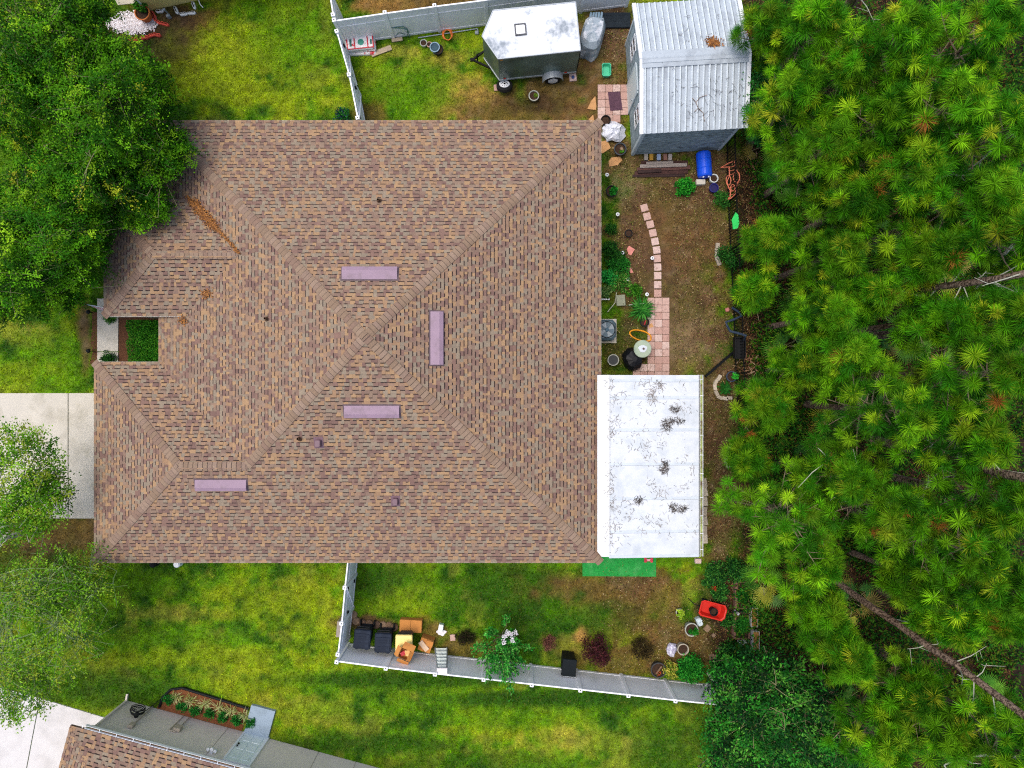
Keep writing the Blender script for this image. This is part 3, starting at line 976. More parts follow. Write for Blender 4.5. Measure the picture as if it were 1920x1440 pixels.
for s in (-1, 1):
    for k in range(npan):
        x0 = -RW/2 + k * RW/npan; x1 = x0 + RW/npan
        mb = MB(ST)
        def sp(x, t, lift):     # t 0 at the eave, 1 at the ridge
            return Vector((x, s * RD/2 * (1 - t), SE + .06 + srise * t + lift))
        prof = [(x0, 0), ((x0+x1)/2, 0), (x1 - .001, 0)]
        n = len(prof)
        vs = [sp(x, 0, z) for x, z in prof] + [sp(x, .995, z) for x, z in prof] + [sp(x0, 0, -.03), sp(x1 - .001, 0, -.03), sp(x0, .995, -.03), sp(x1 - .001, .995, -.03)]
        fs = [(i, i+1, n+i+1, n+i) if s < 0 else (n+i, n+i+1, i+1, i) for i in range(n-1)]
        fs.append((2*n, 2*n+2, 2*n+3, 2*n+1))
        mb.add(vs, fs)
        po = mb.build('roof_panel', M_tin, shed)
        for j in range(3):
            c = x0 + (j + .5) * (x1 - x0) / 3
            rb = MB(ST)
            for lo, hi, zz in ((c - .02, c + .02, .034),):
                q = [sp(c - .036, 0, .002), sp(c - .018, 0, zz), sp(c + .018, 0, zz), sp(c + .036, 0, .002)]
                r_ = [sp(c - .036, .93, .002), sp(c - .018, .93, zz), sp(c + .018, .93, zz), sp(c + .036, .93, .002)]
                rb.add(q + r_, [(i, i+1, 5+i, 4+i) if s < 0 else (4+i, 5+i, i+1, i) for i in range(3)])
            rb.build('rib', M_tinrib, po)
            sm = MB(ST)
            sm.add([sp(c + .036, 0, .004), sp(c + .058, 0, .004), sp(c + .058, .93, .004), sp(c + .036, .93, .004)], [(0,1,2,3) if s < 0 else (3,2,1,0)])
            sm.build('lap_or_shade', M_tinshade, po)  # painted shade along the side of the rib
rc = MB(ST)
vs = []
prof = [(-.3, -.055), (-.16, -.012), (-.15, .012), (-.05, .028), (0, .05), (.05, .028), (.15, .012), (.16, -.012), (.3, -.055)]
for x in (-RW/2 - .01, RW/2 + .01):
    vs += [(x, y, SRH + .02 + z) for y, z in prof]
rc.add(vs, [(i, i+9, i+10, i+1) for i in range(8)])
rc.build('ridge_cap', M_tin, shed)
for s in (-1, 1):
    mb = MB(ST)
    for t in (-1, 1):
        p = Vector((s * (RW/2 + .03), t * RD/2, SE + .04)); q = Vector((s * (RW/2 + .03), 0, SRH + .005))
        mb.beam(p, q, .14, .1)
    mb.build('rake_trim', M_whitemetal, shed)
shz = lambda px, py: SE + .09 + srise * (1 - abs(((720 - py) / 51.0) - 11.92) / (RD/2))
sp_ = [(1305,215,30,10,8,.35),(1340,195,25,20,6,.5),(1280,195,20,8,16,.15),(1325,165,20,20,8,.3),(1370,180,20,30,10,.25),(1322,75,14,10,10,.2)]
for _ in range(46): sp_.append((random.uniform(1210,1390), random.uniform(20,235), 6, 6, random.choice((1,2,3)), random.uniform(.08,.2)))
straw('pine_straw', sp_, shz, shed, ((60,52,44),(80,66,56),(36,32,32)), .005)
# a broken branch on the shed roof
br = MB()
for pts in ([(1326,178),(1312,183),(1305,192),(1309,203),(1318,211),(1321,228)], [(1305,192),(1298,184)], [(1309,203),(1302,210)]):
    br.tube([(*P(px, py, shz(px, py) + .03), shz(px, py) + .03) for px, py in pts], .012, 5)
tag(br.build('fallen_branch', M_bark), 'thin broken dark branch lying on the shed roof', 'branch')

# ------------------------------------------------------------------ trailer
TR = math.atan2(14.68 - 14.36, 2.41 + .72)
TT = Matrix.Translation((.95, 13.55, 0)) @ Matrix.Rotation(TR, 4, 'Z')
trailer = thing('cargo_trailer', 'silver enclosed cargo trailer with V nose parked by the white fence', 'trailer', (.95, 13.55, 0))
TL, TWd, TZ0, TZ1 = 3.16, 1.86, .42, 2.25
outline = [(-TL/2, -TWd/2), (TL/2, -TWd/2), (TL/2, TWd/2), (-TL/2, TWd/2), (-TL/2 - .52, 0)]
M_trside = mat('trailer_side', lin(112, 132, 122), .35, .22, 1.1, metal=.35, second=lin(78, 92, 84), cut=(.4, .7), sscale=.9)
M_trroof = mat('trailer_roof', lin(220, 225, 229), .55, .08, 2, second=lin(140, 150, 158), cut=(.53, .66), sscale=1.15, fine=12)
MB(TT).prism(outline, TZ0, TZ1 - .05).build('body', M_trside, trailer)
trf = MB(TT); trf.prism([(x*1.0, y*1.0) for x, y in outline], TZ1 - .05, TZ1)
tro = trf.build('roof', M_trroof, trailer)
ed = MB(TT)
for i in range(5):
    p, q = outline[i], outline[(i+1) % 5]
    MB(TT).beam((p[0]*1.004, p[1]*1.004, TZ1 - .02), (q[0]*1.004, q[1]*1.004, TZ1 - .02), .035, .07).build('edge_trim', M_galv, trailer)
    MB(TT).beam((p[0]*1.004, p[1]*1.004, TZ0 + .04), (q[0]*1.004, q[1]*1.004, TZ0 + .04), .03, .1).build('edge_trim', M_galv, trailer)
vt = MB(TT)
vx, vy = -.62, .08
for dx, dy, ax, ay in ((-.2,0,.04,.44),(.2,0,.04,.44),(0,-.2,.36,.04),(0,.2,.36,.04)): vt.box((vx+dx, vy+dy, TZ1 + .035), (ax, ay, .07))
vo = vt.build('roof_hatch', mat('hatch_frame', lin(84, 86, 90), .6, .2), tro)
MB(TT).rbox((vx, vy, TZ1 + .03), (.36, .36, .05), .02).build('hatch_lid', M_whitemetal, vo)
tg = MB(TT)
for s in (-1, 1): tg.beam((-TL/2 - .15, s * .5, .45), (-TL/2 - .95, s * .03, .45), .07, .09)
tg.box((-TL/2 - 1.0, 0, .47), (.2, .12, .1)); tg.tube([(-TL/2 - .8, 0, .1), (-TL/2 - .8, 0, .85)], .03, 8); tg.tube([(-TL/2-.8, 0, .85), (-TL/2-.66, .06, .85)], .012, 6)
tg.build('tongue', M_iron, trailer)
for s in (-1, 1):
    mb = MB(TT)
    n = 10
    vs = []
    for i in range(n + 1):
        t = math.pi * i / n
        for r in (.43, .405):
            for yy in (0, .26):
                vs.append((.62 + r * math.cos(t), s * (TWd/2 + yy), .34 + r * math.sin(t)))
    fs = []
    for i in range(n):
        a, b = i*4, (i+1)*4
        fs += [(a, b, b+1, a+1), (a+2, a+3, b+3, b+2), (a+1, b+1, b+3, a+3), (a, a+2, b+2, b)]
    mb.add(vs, fs)
    mb.build('fender', M_galv, trailer)
    wh = MB(TT)
    M = Matrix.Rotation(R(90), 3, 'X')
    wh.lathe((.62, s * (TWd/2 + .13), .33), [(.2, -.08), (.31, -.08), (.33, -.05), (.33, .05), (.31, .08), (.2, .08)], 20, M=M)
    wo = wh.build('wheel', M_rubber, trailer)
    MB(TT).lathe((.62, s * (TWd/2 + .13), .33), [(.05, -.10), (.2, -.09), (.2, .09), (.05, .10)], 16, M=M).build('rim', M_whitemetal, wo)
mk = MB(TT)
for x in (1.15, -1.35): mk.box((x, -TWd/2 - .012, TZ0 + .12), (.1, .02, .05))
mk.build('marker_light', mat('marker_red', lin(190, 40, 24), .4, .1), trailer)
MB(TT).box((-TL/2 + .12, -TWd/2 - .012, TZ1 - .1), (.12, .02, .05)).build('amber_marker', mat('marker_amber', lin(220, 140, 30), .4, .1), trailer)
MB(TT).tube([(TL/2 + .02, -TWd/2 + .02, TZ1 - .2), (TL/2 + .03, -TWd/2 + .02, .5)], .02, 6).build('rear_jack', M_iron, trailer)
# spare wheel leaning by the nose
x, y = P(946, 160, .3)
sw = thing('spare_wheel', 'black spare tyre on silver rim leaning at the trailer front corner', 'wheel', (x, y, 0))
M = Matrix.Rotation(R(-28), 3, 'X')
MB().lathe((x, y, .24), [(.2, -.09), (.3, -.1), (.335, -.06), (.335, .06), (.3, .1), (.2, .09)], 24, M=M).build('tyre', M_rubber, sw)
rm = MB(); rm.lathe((x, y, .24), [(.215, .085), (.215, .112), (.19, .112), (.17, .096), (.09, .104), (.05, .11)], 20, M=M)
rmo = rm.build('rim', M_whitemetal, sw)
ho = MB()
for k in range(8):
    t = k * math.pi / 4
    p = M @ Vector((.125 * math.cos(t), .125 * math.sin(t), .100))
    ho.lathe((x + p.x, y + p.y, .24 + p.z), [(.022, 0), (.022, .006)], 8, M=M)
p = M @ Vector((0, 0, .10)); ho.lathe((x+p.x, y+p.y, .24+p.z), [(.045, 0), (.045, .02), (.03, .03)], 10, M=M)
ho.build('rim_hole', M_iron, rmo)
# ------------------------------------------------------------------ neighbouring houses
NA = R(-15)
nd, nn = Vector((math.cos(NA), math.sin(NA), 0)), Vector((math.sin(R(15)), math.cos(R(15)), 0))   # along the wall, outward
n0 = Vector((*P(237, 1313), 0))
nh = thing('neighbour_house', 'beige house with brown shingled roof cut off at the lower left', 'house', tuple(n0))
NT = Matrix.Translation(n0) @ Matrix.Rotation(NA, 4, 'Z')      # local x along the wall, -y into the house
NE = 2.62
M_nwall = mat('neighbour_stucco', lin(228, 216, 202), .9, .05, 2, .2, 90)
NL, ND = 16.0, 12.0
MB(NT).prism([(0, 0), (NL, 0), (NL, -ND), (0, -ND)], 0, NE - .1).build('wall', M_nwall, nh)
for x in (4.4, 8.3, 9.9): MB(NT).box((x, .004, NE/2 - .05), (.012, .012, NE - .12)).build('control_joint', mat('control_joint', lin(150, 138, 124), .9, .1), nh)
ov = .12
c4 = [(-ov-.55, ov), (NL+ov, ov), (NL+ov, -ND-ov), (-ov-.55, -ND-ov)]
rise = .31 * (ND/2 + ov)
rx0, rx1 = c4[0][0] + ND/2 + ov, c4[1][0] - ND/2 - ov
nr_ = MB(NT)
ym = -ND/2
for q in ([(*c4[0], NE), (*c4[1], NE), (rx1, ym, NE+rise), (rx0, ym, NE+rise)], [(*c4[3], NE), (*c4[2], NE), (rx1, ym, NE+rise), (rx0, ym, NE+rise)],
          [(*c4[0], NE), (*c4[3], NE), (rx0, ym, NE+rise)], [(*c4[1], NE), (*c4[2], NE), (rx1, ym, NE+rise)]): slab(nr_, q)
nro = nr_.build('roof', M_under, nh)
tw = lambda p: tuple((NT @ Vector((p[0], p[1], 0)))[:2])
nrf = Roof()
nrf.face([tw(c4[0]), tw(c4[1]), tw((rx1, ym)), tw((rx0, ym))], tw(c4[0]), (nd.x, nd.y), (-nn.x, -nn.y), .31, NE)
nrf.face([tw(c4[0]), tw(c4[3]), tw((rx0, ym))], tw(c4[0]), (-nn.x, -nn.y), (nd.x, nd.y), .31, NE)
nrf.finish(nro, 0)
g = MB(NT)
for yy in (ov + .03, ov + .14): g.box((NL/2, yy, NE - .04), (NL + 2*ov, .012, .11))
g.box((NL/2, ov + .085, NE - .1), (NL + 2*ov, .12, .012))
go = g.build('gutter', M_whitemetal, nh)
MB(NT).box((NL/2, ov + .085, NE - .07), (NL + 2*ov - .05, .1, .03)).build('gutter_silt', mat('gutter_leaves', lin(92, 70, 44), .95, .5, 5, second=lin(70, 86, 60), cut=(.5, .6), sscale=3), go)
for k in range(16):
    MB(NT).box((-.2 + k * .66, ov + .085, NE + .02), (.018, .13, .012)).build('gutter_hanger', M_whitemetal, go)
ds = MB(NT); ds.beam((.06, .05, .12), (.06, .05, NE - .4), .07, .09); ds.beam((.06, .05, NE - .4), (.02, ov + .08, NE - .12), .07, .09); ds.beam((.06, .05, .14), (.0, .3, .06), .07, .09)
ds.build('downspout', M_nwall, nh)
# side door with its stoop
dx0 = 5.62
f = MB(NT)
for x, wd, z, hh in ((dx0-.5,.09,1.06,2.12),(dx0+.5,.09,1.06,2.12),(dx0,.91,2.1,.08)): f.box((x, .03, z), (wd, .08, hh))
f.build('door_frame', M_whitemetal, nh)
dm = MB(NT); dm.box((dx0, .03, 1.03), (.9, .045, 2.05))
for zz in (.45, 1.05, 1.62):
    for xx in (-.21, .21): dm.rbox((dx0 + xx, .058, zz), (.3, .02, .42 if zz < 1.5 else .5), .004)
dmo = dm.build('door', mat('side_door', lin(226, 236, 234), .45, .04, 3), nh)
kn = MB(NT); kn.lathe((dx0 - .38, .1, 1.0), [(.03, -.03), (.04, 0), (.03, .03)], 10); kn.lathe((dx0 - .38, .09, 1.14), [(.03, -.02), (.03, .02)], 10)
kn.build('handle', M_iron, dmo)
lm = MB(NT)
lm.box((dx0 - 1.1, .04, 1.85), (.12, .08, .12))
for a in (-.14, 0, .14): lm.lathe((dx0 - 1.1 + a, .16 - abs(a)*.3, 1.86), [(.03, -.08), (.06, .0), (.065, .06)], 12)
lm.build('flood_light', M_whitemetal, nh)
pm = MB(NT)
for x in (2.5, 2.75): pm.tube([(x, .04, .1), (x, .04, 1.25)], .02, 8)
pm.tube([(2.5, .05, 1.25), (2.75, .05, 1.25)], .018, 6); pm.rbox((2.75, .09, 1.05), (.26, .14, .3), .02); pm.tube([(1.15, .05, .05), (1.15, .05, 1.5)], .025, 8); pm.rbox((1.15, .08, 1.6), (.2, .12, .3), .02)
pm.build('utility_pipe', mat('utility_beige', lin(176, 164, 146), .6, .1), nh)
stoop = MB(NT); stoop.box((dx0, .62, .035), (1.02, 1.2, .17))
tag(stoop.build('door_stoop', mat('stoop_concrete', lin(150, 168, 184), .8, .08, 2, .1, 60, second=lin(130, 146, 158), cut=(.5, .7), sscale=2)), 'blue grey concrete stoop below the white side door', 'stoop')
# planting bed against the wall
bed = MB(NT); bed.prism([(1.3, 0.02), (4.98, .02), (5.0, 1.0), (2.2, 1.12), (1.55, .8)], -.05, .03)
tag(bed.build('planting_bed', mat('red_mulch', lin(122, 74, 44), .95, .5, 24, .9, 60, fine=90)), 'red brown mulch bed along the beige neighbour wall', 'garden bed', kind='structure')
be = MB(NT); be.tube([(1.42, .12, .06), (1.45, .55, .07), (1.7, .95, .08), (2.15, 1.14, .08), (3.2, 1.1, .08), (4.2, 1.06, .08), (5.05, 1.02, .08)], .055, 8)
tag(be.build('bed_edging', M_black), 'black edging rail curving round the neighbour planting bed', 'edging')
hr = MB(NT)
for k in range(5):
    r = .25 + .02 * (k % 3)
    hr.tube([(.95 + r * math.cos(t), .22 + .05 * k + .02 * math.sin(3*t), .95 + r * math.sin(t) * .9) for t in np.linspace(0, 2*math.pi, 22)], .016, 6)
hr.tube([(1.2, .25, .75), (1.35, .4, .3), (1.42, .5, .06)], .016, 6)
hr.rbox((.95, .1, .95), (.14, .2, .14), .03)
tag(hr.build('garden_hose', M_black), 'coiled black garden hose hanging on the beige neighbour wall', 'hose')

# yellow house corner at the top
y0 = Vector((*P(279, 21), 0)); YA = R(12.5)
YT = Matrix.Translation(y0) @ Matrix.Rotation(YA, 4, 'Z')
yh = thing('yellow_house', 'pale yellow house wall cut off by the top edge of the picture', 'house', tuple(y0))
MB(YT).prism([(0, 0), (12, 0), (12, 9), (-.0, 9)], 0, 2.55).build('wall', mat('yellow_stucco', lin(226, 208, 132), .9, .05, 2, .2, 90), yh)
yr = MB(YT)
for q in ([(-.5,-.45,2.6),(12.5,-.45,2.6),(8,4.5,4.1),(4,4.5,4.1)], [(-.5,9.5,2.6),(12.5,9.5,2.6),(8,4.5,4.1),(4,4.5,4.1)], [(-.5,-.45,2.6),(-.5,9.5,2.6),(4,4.5,4.1)], [(12.5,-.45,2.6),(12.5,9.5,2.6),(8,4.5,4.1)]): slab(yr, q)
yr.build('roof', M_under, yh)
MB(YT).box((-.015, -.0, 1.27), (.06, .06, 2.54)).build('corner_trim', M_white, yh)
ws = MB(); ws.prism([P(180,-60), P(252,-60), P(262,6), P(222,10)], -.05, .03)
tag(ws.build('side_walk', M_conc), 'pale concrete patch beside the yellow wall corner', 'path', kind='structure')

# ------------------------------------------------------------------ small makers
def pot(px, py, r, h, m, label, name='flower_pot', rim=.02, fill=True, hh=None, n=20, tilt=None, soil=None):
    x, y = P(px, py, h)
    t = thing(name, label, 'pot', (x, y, 0))
    M = Matrix.Rotation(tilt, 3, 'Y') if tilt else None
    MB().lathe((x, y, 0), [(r*.72, 0), (r*.97, h-.05), (r+rim, h-.05), (r+rim, h), (r*.92, h), (r*.88, h*.8), (r*.7, .04)], n, M=M).build('pot', m, t, smooth=False)
    if fill: MB().lathe((x, y, 0), [(r*.85, h*.78), (r*.86, h*.82)], n, M=M).build('soil', soil or M_soil, t)
    return t, Vector((x, y, h * .82))

def leaf_quads(cs, dirs, length, width, droop=.0, twist=None):
    """rhombic leaves: centres (n,3), unit directions (n,3) -> (n,4,3)"""
    n = len(cs)
    length = np.broadcast_to(length, (n,))[:, None]; width = np.broadcast_to(width, (n,))[:, None]
    up = RNG.normal(0, .55, (n, 3)); up[:, 2] += 1.0
    side = np.cross(dirs, up); side /= np.linalg.norm(side, axis=1, keepdims=True) + 1e-9
    base = cs - dirs * length * .5
    tip = cs + dirs * length * .5
    mid = cs - dirs * length * .05
    mid[:, 2] += droop
    return np.stack([base, mid + side * width * .5, tip, mid - side * width * .5], 1)

def rdirs(n, zb=0.0, zs=1.0):
    d = RNG.normal(0, 1, (n, 3)); d[:, 2] = d[:, 2] * zs + zb
    return d / np.linalg.norm(d, axis=1, keepdims=True)

def pick_cols(n, pal, wts=None, jit=.14):
    pal = np.array([linarr(c) for c in pal])
    k = RNG.choice(len(pal), n, p=wts)
    return pal[k] * (1 + RNG.uniform(-jit, jit, (n, 1)))

def shrub_parts(t, x, y, z, r, h, n, pal, ll, lw, stems=5, clump=9, mleaf=None, stem_m=None, name='foliage', flat=1.0, wts=None):
    cl = RNG.normal(0, 1, (clump * 3, 3)); cl /= np.linalg.norm(cl, axis=1, keepdims=True)
    cl *= (RNG.random((clump * 3, 1)) ** .4) * .85
    cl[:, 2] = np.abs(cl[:, 2]) if flat > .5 else cl[:, 2] * .3
    k = RNG.integers(0, len(cl), n)
    p = cl[k] + RNG.normal(0, .17, (n, 3))
    nrm = np.linalg.norm(p, axis=1, keepdims=True)
    p = np.where(nrm > 1.05, p / nrm * 1.05, p)
    pos = np.stack([x + p[:, 0] * r, y + p[:, 1] * r, z + np.maximum(.03, (.25 + .75 * p[:, 2]) * h)], 1)
    out = p / (np.linalg.norm(p, axis=1, keepdims=True) + 1e-6)
    d = out * .8 + RNG.normal(0, .6, (n, 3)); d /= np.linalg.norm(d, axis=1, keepdims=True)
    tone = RNG.uniform(.75, 1.25, len(cl))[k][:, None]
    array_mesh(name, leaf_quads(pos, d, RNG.uniform(.7, 1.2, n) * ll, lw * RNG.uniform(.8, 1.2, n)), 4, pick_cols(n, pal, wts) * tone, mleaf or M_leaf, t)
    st = MB()
    for k in range(stems):
        q = cl[RNG.integers(0, len(cl))]
        st.tube([(x, y, z), (x + q[0]*r*.5, y + q[1]*r*.5, z + h*.45), (x + q[0]*r*.95, y + q[1]*r*.95, z + h*(.3 + .6*abs(q[2])))], [.014*(.5+r), .010*(.5+r), .003], 5)
    st.build('stem', stem_m or M_twig, t)

G_MID = [(46,110,24),(70,140,30),(36,88,24),(96,160,44)]
G_DARK = [(24,74,24),(40,98,30),(20,58,22),(58,120,36)]
G_LIME = [(150,190,40),(176,206,60),(120,170,34),(196,214,84)]
G_BURG = [(74,34,40),(56,26,34),(96,48,48),(60,44,30)]
def shrub(name, label, cat, px, py, r, h, n, pal, ll=.09, lw=.045, group=None, hgt=None, **kw):
    x, y = P(px, py, hgt if hgt is not None else h * .6)
    t = thing(name, label, cat, (x, y, 0), group)
    shrub_parts(t, x, y, 0, r, h, n, pal, ll, lw, **kw)
    return t
def plant_in(t, p, r, h, n, pal, ll=.08, lw=.03, **kw):
    shrub_parts(t, p.x, p.y, p.z - .02, r, h, n, pal, ll, lw, stems=3, clump=4, **kw)

# ------------------------------------------------------------------ trash corner by the bottom fence
def bin_(px, py, lidm, bodym, label, rz, group='wheeled trash bins'):
    x, y = P(px, py, 1.05)
    t = thing('trash_bin', label, 'trash bin', (x, y, 0), group)
    T = Matrix.Translation((x, y, 0)) @ Matrix.Rotation(rz, 4, 'Z')
    MB(T).rbox((0, 0, .52), (.62, .68, .92), .07, taper=.8).build('body', bodym, t)
    l = MB(T); l.rbox((0, -.02, 1.02), (.68, .78, .1), .07); l.rbox((0, -.06, 1.075), (.56, .56, .03), .03)
    lo = l.build('lid', lidm, t)
    e = MB(T)
    for yy in (.1, .02): e.box((0, yy, 1.096), (.3, .02, .008))
    e.box((0, -.2, 1.094), (.4, .12, .008))
    e.build('embossing', lidm, lo)
    hb = MB(T); hb.tube([(-.24, .36, .98), (-.24, .47, .99), (.24, .47, .99), (.24, .36, .98)], .022, 8); hb.box((0, .38, .96), (.5, .06, .06)); hb.build('handle', M_black, t)
    for s in (-1, 1):
        MB(T).lathe((s * .28, .33, .13), [(.04, -.03), (.13, -.03), (.13, .03), (.04, .03)], 16, M=Matrix.Rotation(R(90), 3, 'Y')).build('wheel', M_rubber, t)
    ft = MB(T)
    for s in (-1, 1): ft.box((s * .2, -.41, 1.0), (.08, .06, .07))
    ft.build('lid_grip', bodym, t)
M_bin = mat('bin_blue_black', lin(30, 38, 52), .6, .2, 3, spec=.15, second=lin(52, 62, 78), cut=(.5, .75), sscale=2.5)
bin_(679, 1198, M_bin, M_bin, 'dark trash bin in the fence corner, closest to the gate fence', R(-5))
bin_(718, 1205, M_bin, M_bin, 'dark trash bin in the middle, beside the yellow lidded bin', R(-2))
bin_(757, 1208, mat('bin_yellow', lin(250, 226, 140), .5, .05, 3), mat('bin_grey', lin(66, 70, 70), .5, .1), 'trash bin with pale yellow lid and a cardboard box on top', R(-1))
def carton(name, label, px, py, h, sx, sy, sz, rz, z0=0., opened=True, inner=None):
    x, y = P(px, py, z0 + sz)
    t = thing(name, label, 'cardboard box', (x, y, z0), 'cardboard boxes by the bins')
    T = Matrix.Translation((x, y, z0)) @ Matrix.Rotation(rz, 4, 'Z')
    b = MB(T); w_ = .012
    b.box((0, 0, w_/2), (sx, sy, w_))
    for dx, dy, ax, ay in ((-sx/2, 0, w_, sy + w_), (sx/2, 0, w_, sy + w_), (0, -sy/2, sx - w_, w_), (0, sy/2, sx - w_, w_)): b.box((dx, dy, sz/2 + w_), (ax, ay, sz))
    b.build('body', M_card, t)
    if opened:
        for k, (dx, dy, ax, ay, rx, ry) in enumerate(((0, sy/2 + .12, sx, .26, R(-28), 0), (0, -sy/2 - .10, sx, .24, R(35), 0), (-sx/2 - .1, 0, .22, sy, 0, R(-40)), (sx/2 - .06, 0, .22, sy, 0, R(40)))):
            MB(T).box((dx, dy, sz + .02), (ax * .96, ay * .96, .01), rx=rx, ry=ry).build('flap', M_card, t)
    else:
        MB(T).box((0, 0, sz + .022), (sx, sy, .012)).build('lid', M_card, t)
        MB(T).box((0, 0, sz + .030), (.012, sy, .004)).build('tape_seam', mat('dark_seam', lin(90, 56, 24), .8, .1), t)
    return t, T
t, T = carton('cardboard_box', 'closed flat brown cardboard box above the yellow lidded bin', 770, 1174, 0, .9, .5, .3, R(-3), opened=False)
t, T = carton('cardboard_box', 'open cardboard box with torn flaps lying on the yellow bin lid', 761, 1227, 1.1, .5, .42, .26, R(-24), z0=1.1)
for k, (dx, dy, dz, a, c) in enumerate(((-.12, -.02, .2, 30, (176,40,48)), (.1, .03, .22, -30, (222,176,110)), (.02, .12, .24, 10, (214,160,92)))):
    x, y, z = T @ Vector((dx, dy, dz))
    o = MB(); o.rbox((x, y, z), (.2, .15, .12), .005, rz=R(a)); o.build('packaging', mat('pack%d' % k, lin(*c), .6, .2, 20, second=lin(230, 214, 200), cut=(.6, .7), sscale=14), t)
t, T = carton('cardboard_box', 'open cardboard box of packaging on the grass right of the bins', 798, 1210, .5, .52, .52, .45, R(-20), opened=False)
x, y, z = T @ Vector((-.06, -.02, .51)); o = MB(); o.rbox((x, y, z), (.46, .2, .08), .005, rz=R(-50)); o.build('parcel', mat('parcel', lin(226, 196, 164), .7, .08), t)
o = MB(); xx = T @ Vector((.12, .14, .5)); o.rbox((xx.x, xx.y, xx.z), (.3, .22, .06), .005, rz=R(-15)); o.build('packaging', M_card, t)
# step ladder against the fence
x0, y0 = P(827, 1215, .05); x1, y1 = P(829, 1262, 1.75)
ld = thing('step_ladder', 'grey metal step ladder leaning on the fence beside the boxes', 'ladder', (x0, y0, 0))
a, b = Vector((x0, y0 + .02, .06)), Vector((x1, y1 + .1, 1.72)); sd = Vector((1, 0, 0))
for s in (-1, 1): MB().beam(a + sd * .25 * s, b + sd * .17 * s, .03, .07).build('rail', M_galv, ld)
for k in range(6):
    q = a.lerp(b, (k + .6) / 6.6); wd = .25 - .08 * (k + .6) / 6.6
    MB().box(q, (wd * 2 - .03, .12, .025)).build('step', mat('ladder_step', lin(206, 216, 210), .5, .15, 5), ld)
MB().rbox(b + Vector((0, -.02, .06)), (.42, .26, .05), .02).build('top_cap', mat('ladder_cap', lin(222, 216, 214), .5, .05), ld)
# litter by the ladder
o = MB(); x, y = P(827, 1176, .1); o.rbox((x, y, .12), (.2, .3, .24), .02, rz=R(-10)); tag(o.build('milk_carton', mat('carton_print', lin(222, 226, 222), .6, .25, 9, second=lin(140, 190, 160), cut=(.55, .6), sscale=5)), 'white and green carton standing on the grass above the ladder', 'carton')
o = MB(); x, y = P(828, 1186, .03)
pts = [(x + .2*math.cos(t)*(1+.3*math.sin(3*t)), y + .12*math.sin(t)*(1+.3*math.cos(5*t))) for t in np.linspace(0, 2*math.pi, 14)[:-1]]
o.prism(pts, .0, .06); tag(o.build('plastic_wrapper', mat('wrapper', lin(228, 226, 228), .4, .2, 14, second=lin(150, 70, 80), cut=(.62, .66), sscale=9)), 'crumpled white wrapper on the grass above the ladder', 'wrapper')
x, y = P(849, 1195, 0); o = MB(); o.rbox((x, y, .02), (.22, .26, .06), .01, rz=.1); tag(o.build('brick_paver', M_paver[0]), 'single pink paver beside the dark shrub near the ladder', 'paver')
o = MB(); o.beam((*P(638, 1163, .4), .3), (*P(635, 1192, .4), .3), .16, .5); tag(o.build('utility_box', mat('weathered_grey', lin(150, 140, 130), .8, .2, 6)), 'weathered grey box outside the gate fence by the bins', 'box')
# stone border behind the bins
M_stone = [mat('stone%d' % k, lin(*c), .95, .25, 6, .6, 30) for k, c in enumerate(((128,104,82),(112,90,74),(146,122,98)))]
sb = thing('stone_border', 'row of brown scalloped edging stones behind the dark bins', 'edging', (*P(700, 1167), 0))
for px, py in ((663,1152),(668,1164),(680,1168),(693,1169),(706,1171),(718,1172),(730,1173),(740,1176)):
    x, y = P(px, py); MB().lathe((x, y, -.02), [(.17, 0), (.17, .08), (.14, .12), (.05, .13)], 9).build('stone', random.choice(M_stone), sb)

# ------------------------------------------------------------------ along the bottom fence
x, y = P(1067, 1252, .95)
bt = thing('storage_box', 'black topped box standing against the bottom fence', 'box', (x, y, 0))
MB().rbox((x, y, .46), (.5, .62, .9), .03, rz=R(-6)).build('body', M_black, bt)
MB().rbox((x, y, .95), (.58, .70, .07), .03, rz=R(-6)).build('lid', mat('dark_lid', lin(14, 22, 26), .6, .1, spec=.15), bt)
MB().box((x + .02, y - .375, .9), (.5, .04, .04), rz=R(-6)).build('handle', M_galv, bt)
shrub('burgundy_shrub', 'dark burgundy shrub reaching over the fence right of the black box', 'shrub', 1121, 1225, .62, 1.7, 2600, G_BURG, .10, .035, stem_m=M_bark, clump=14, stems=9)
shrub('dark_shrub', 'dark leafy bush on the lawn right of the burgundy shrub', 'shrub', 1206, 1219, .52, .6, 1500, [(52,44,26),(70,60,30),(44,34,24),(84,70,40)], .08, .03)
shrub('dark_shrub', 'small dark bush near the ladder left of the crape myrtle', 'shrub', 872, 1193, .42, .5, 1300, [(40,44,22),(60,62,28),(48,34,30)], .08, .03)
shrub('dry_shrub', 'small dry reddish shrub on the lawn right of the crape myrtle', 'shrub', 1030, 1208, .34, .4, 900, [(140,92,78),(116,78,64),(96,60,54)], .08, .022)
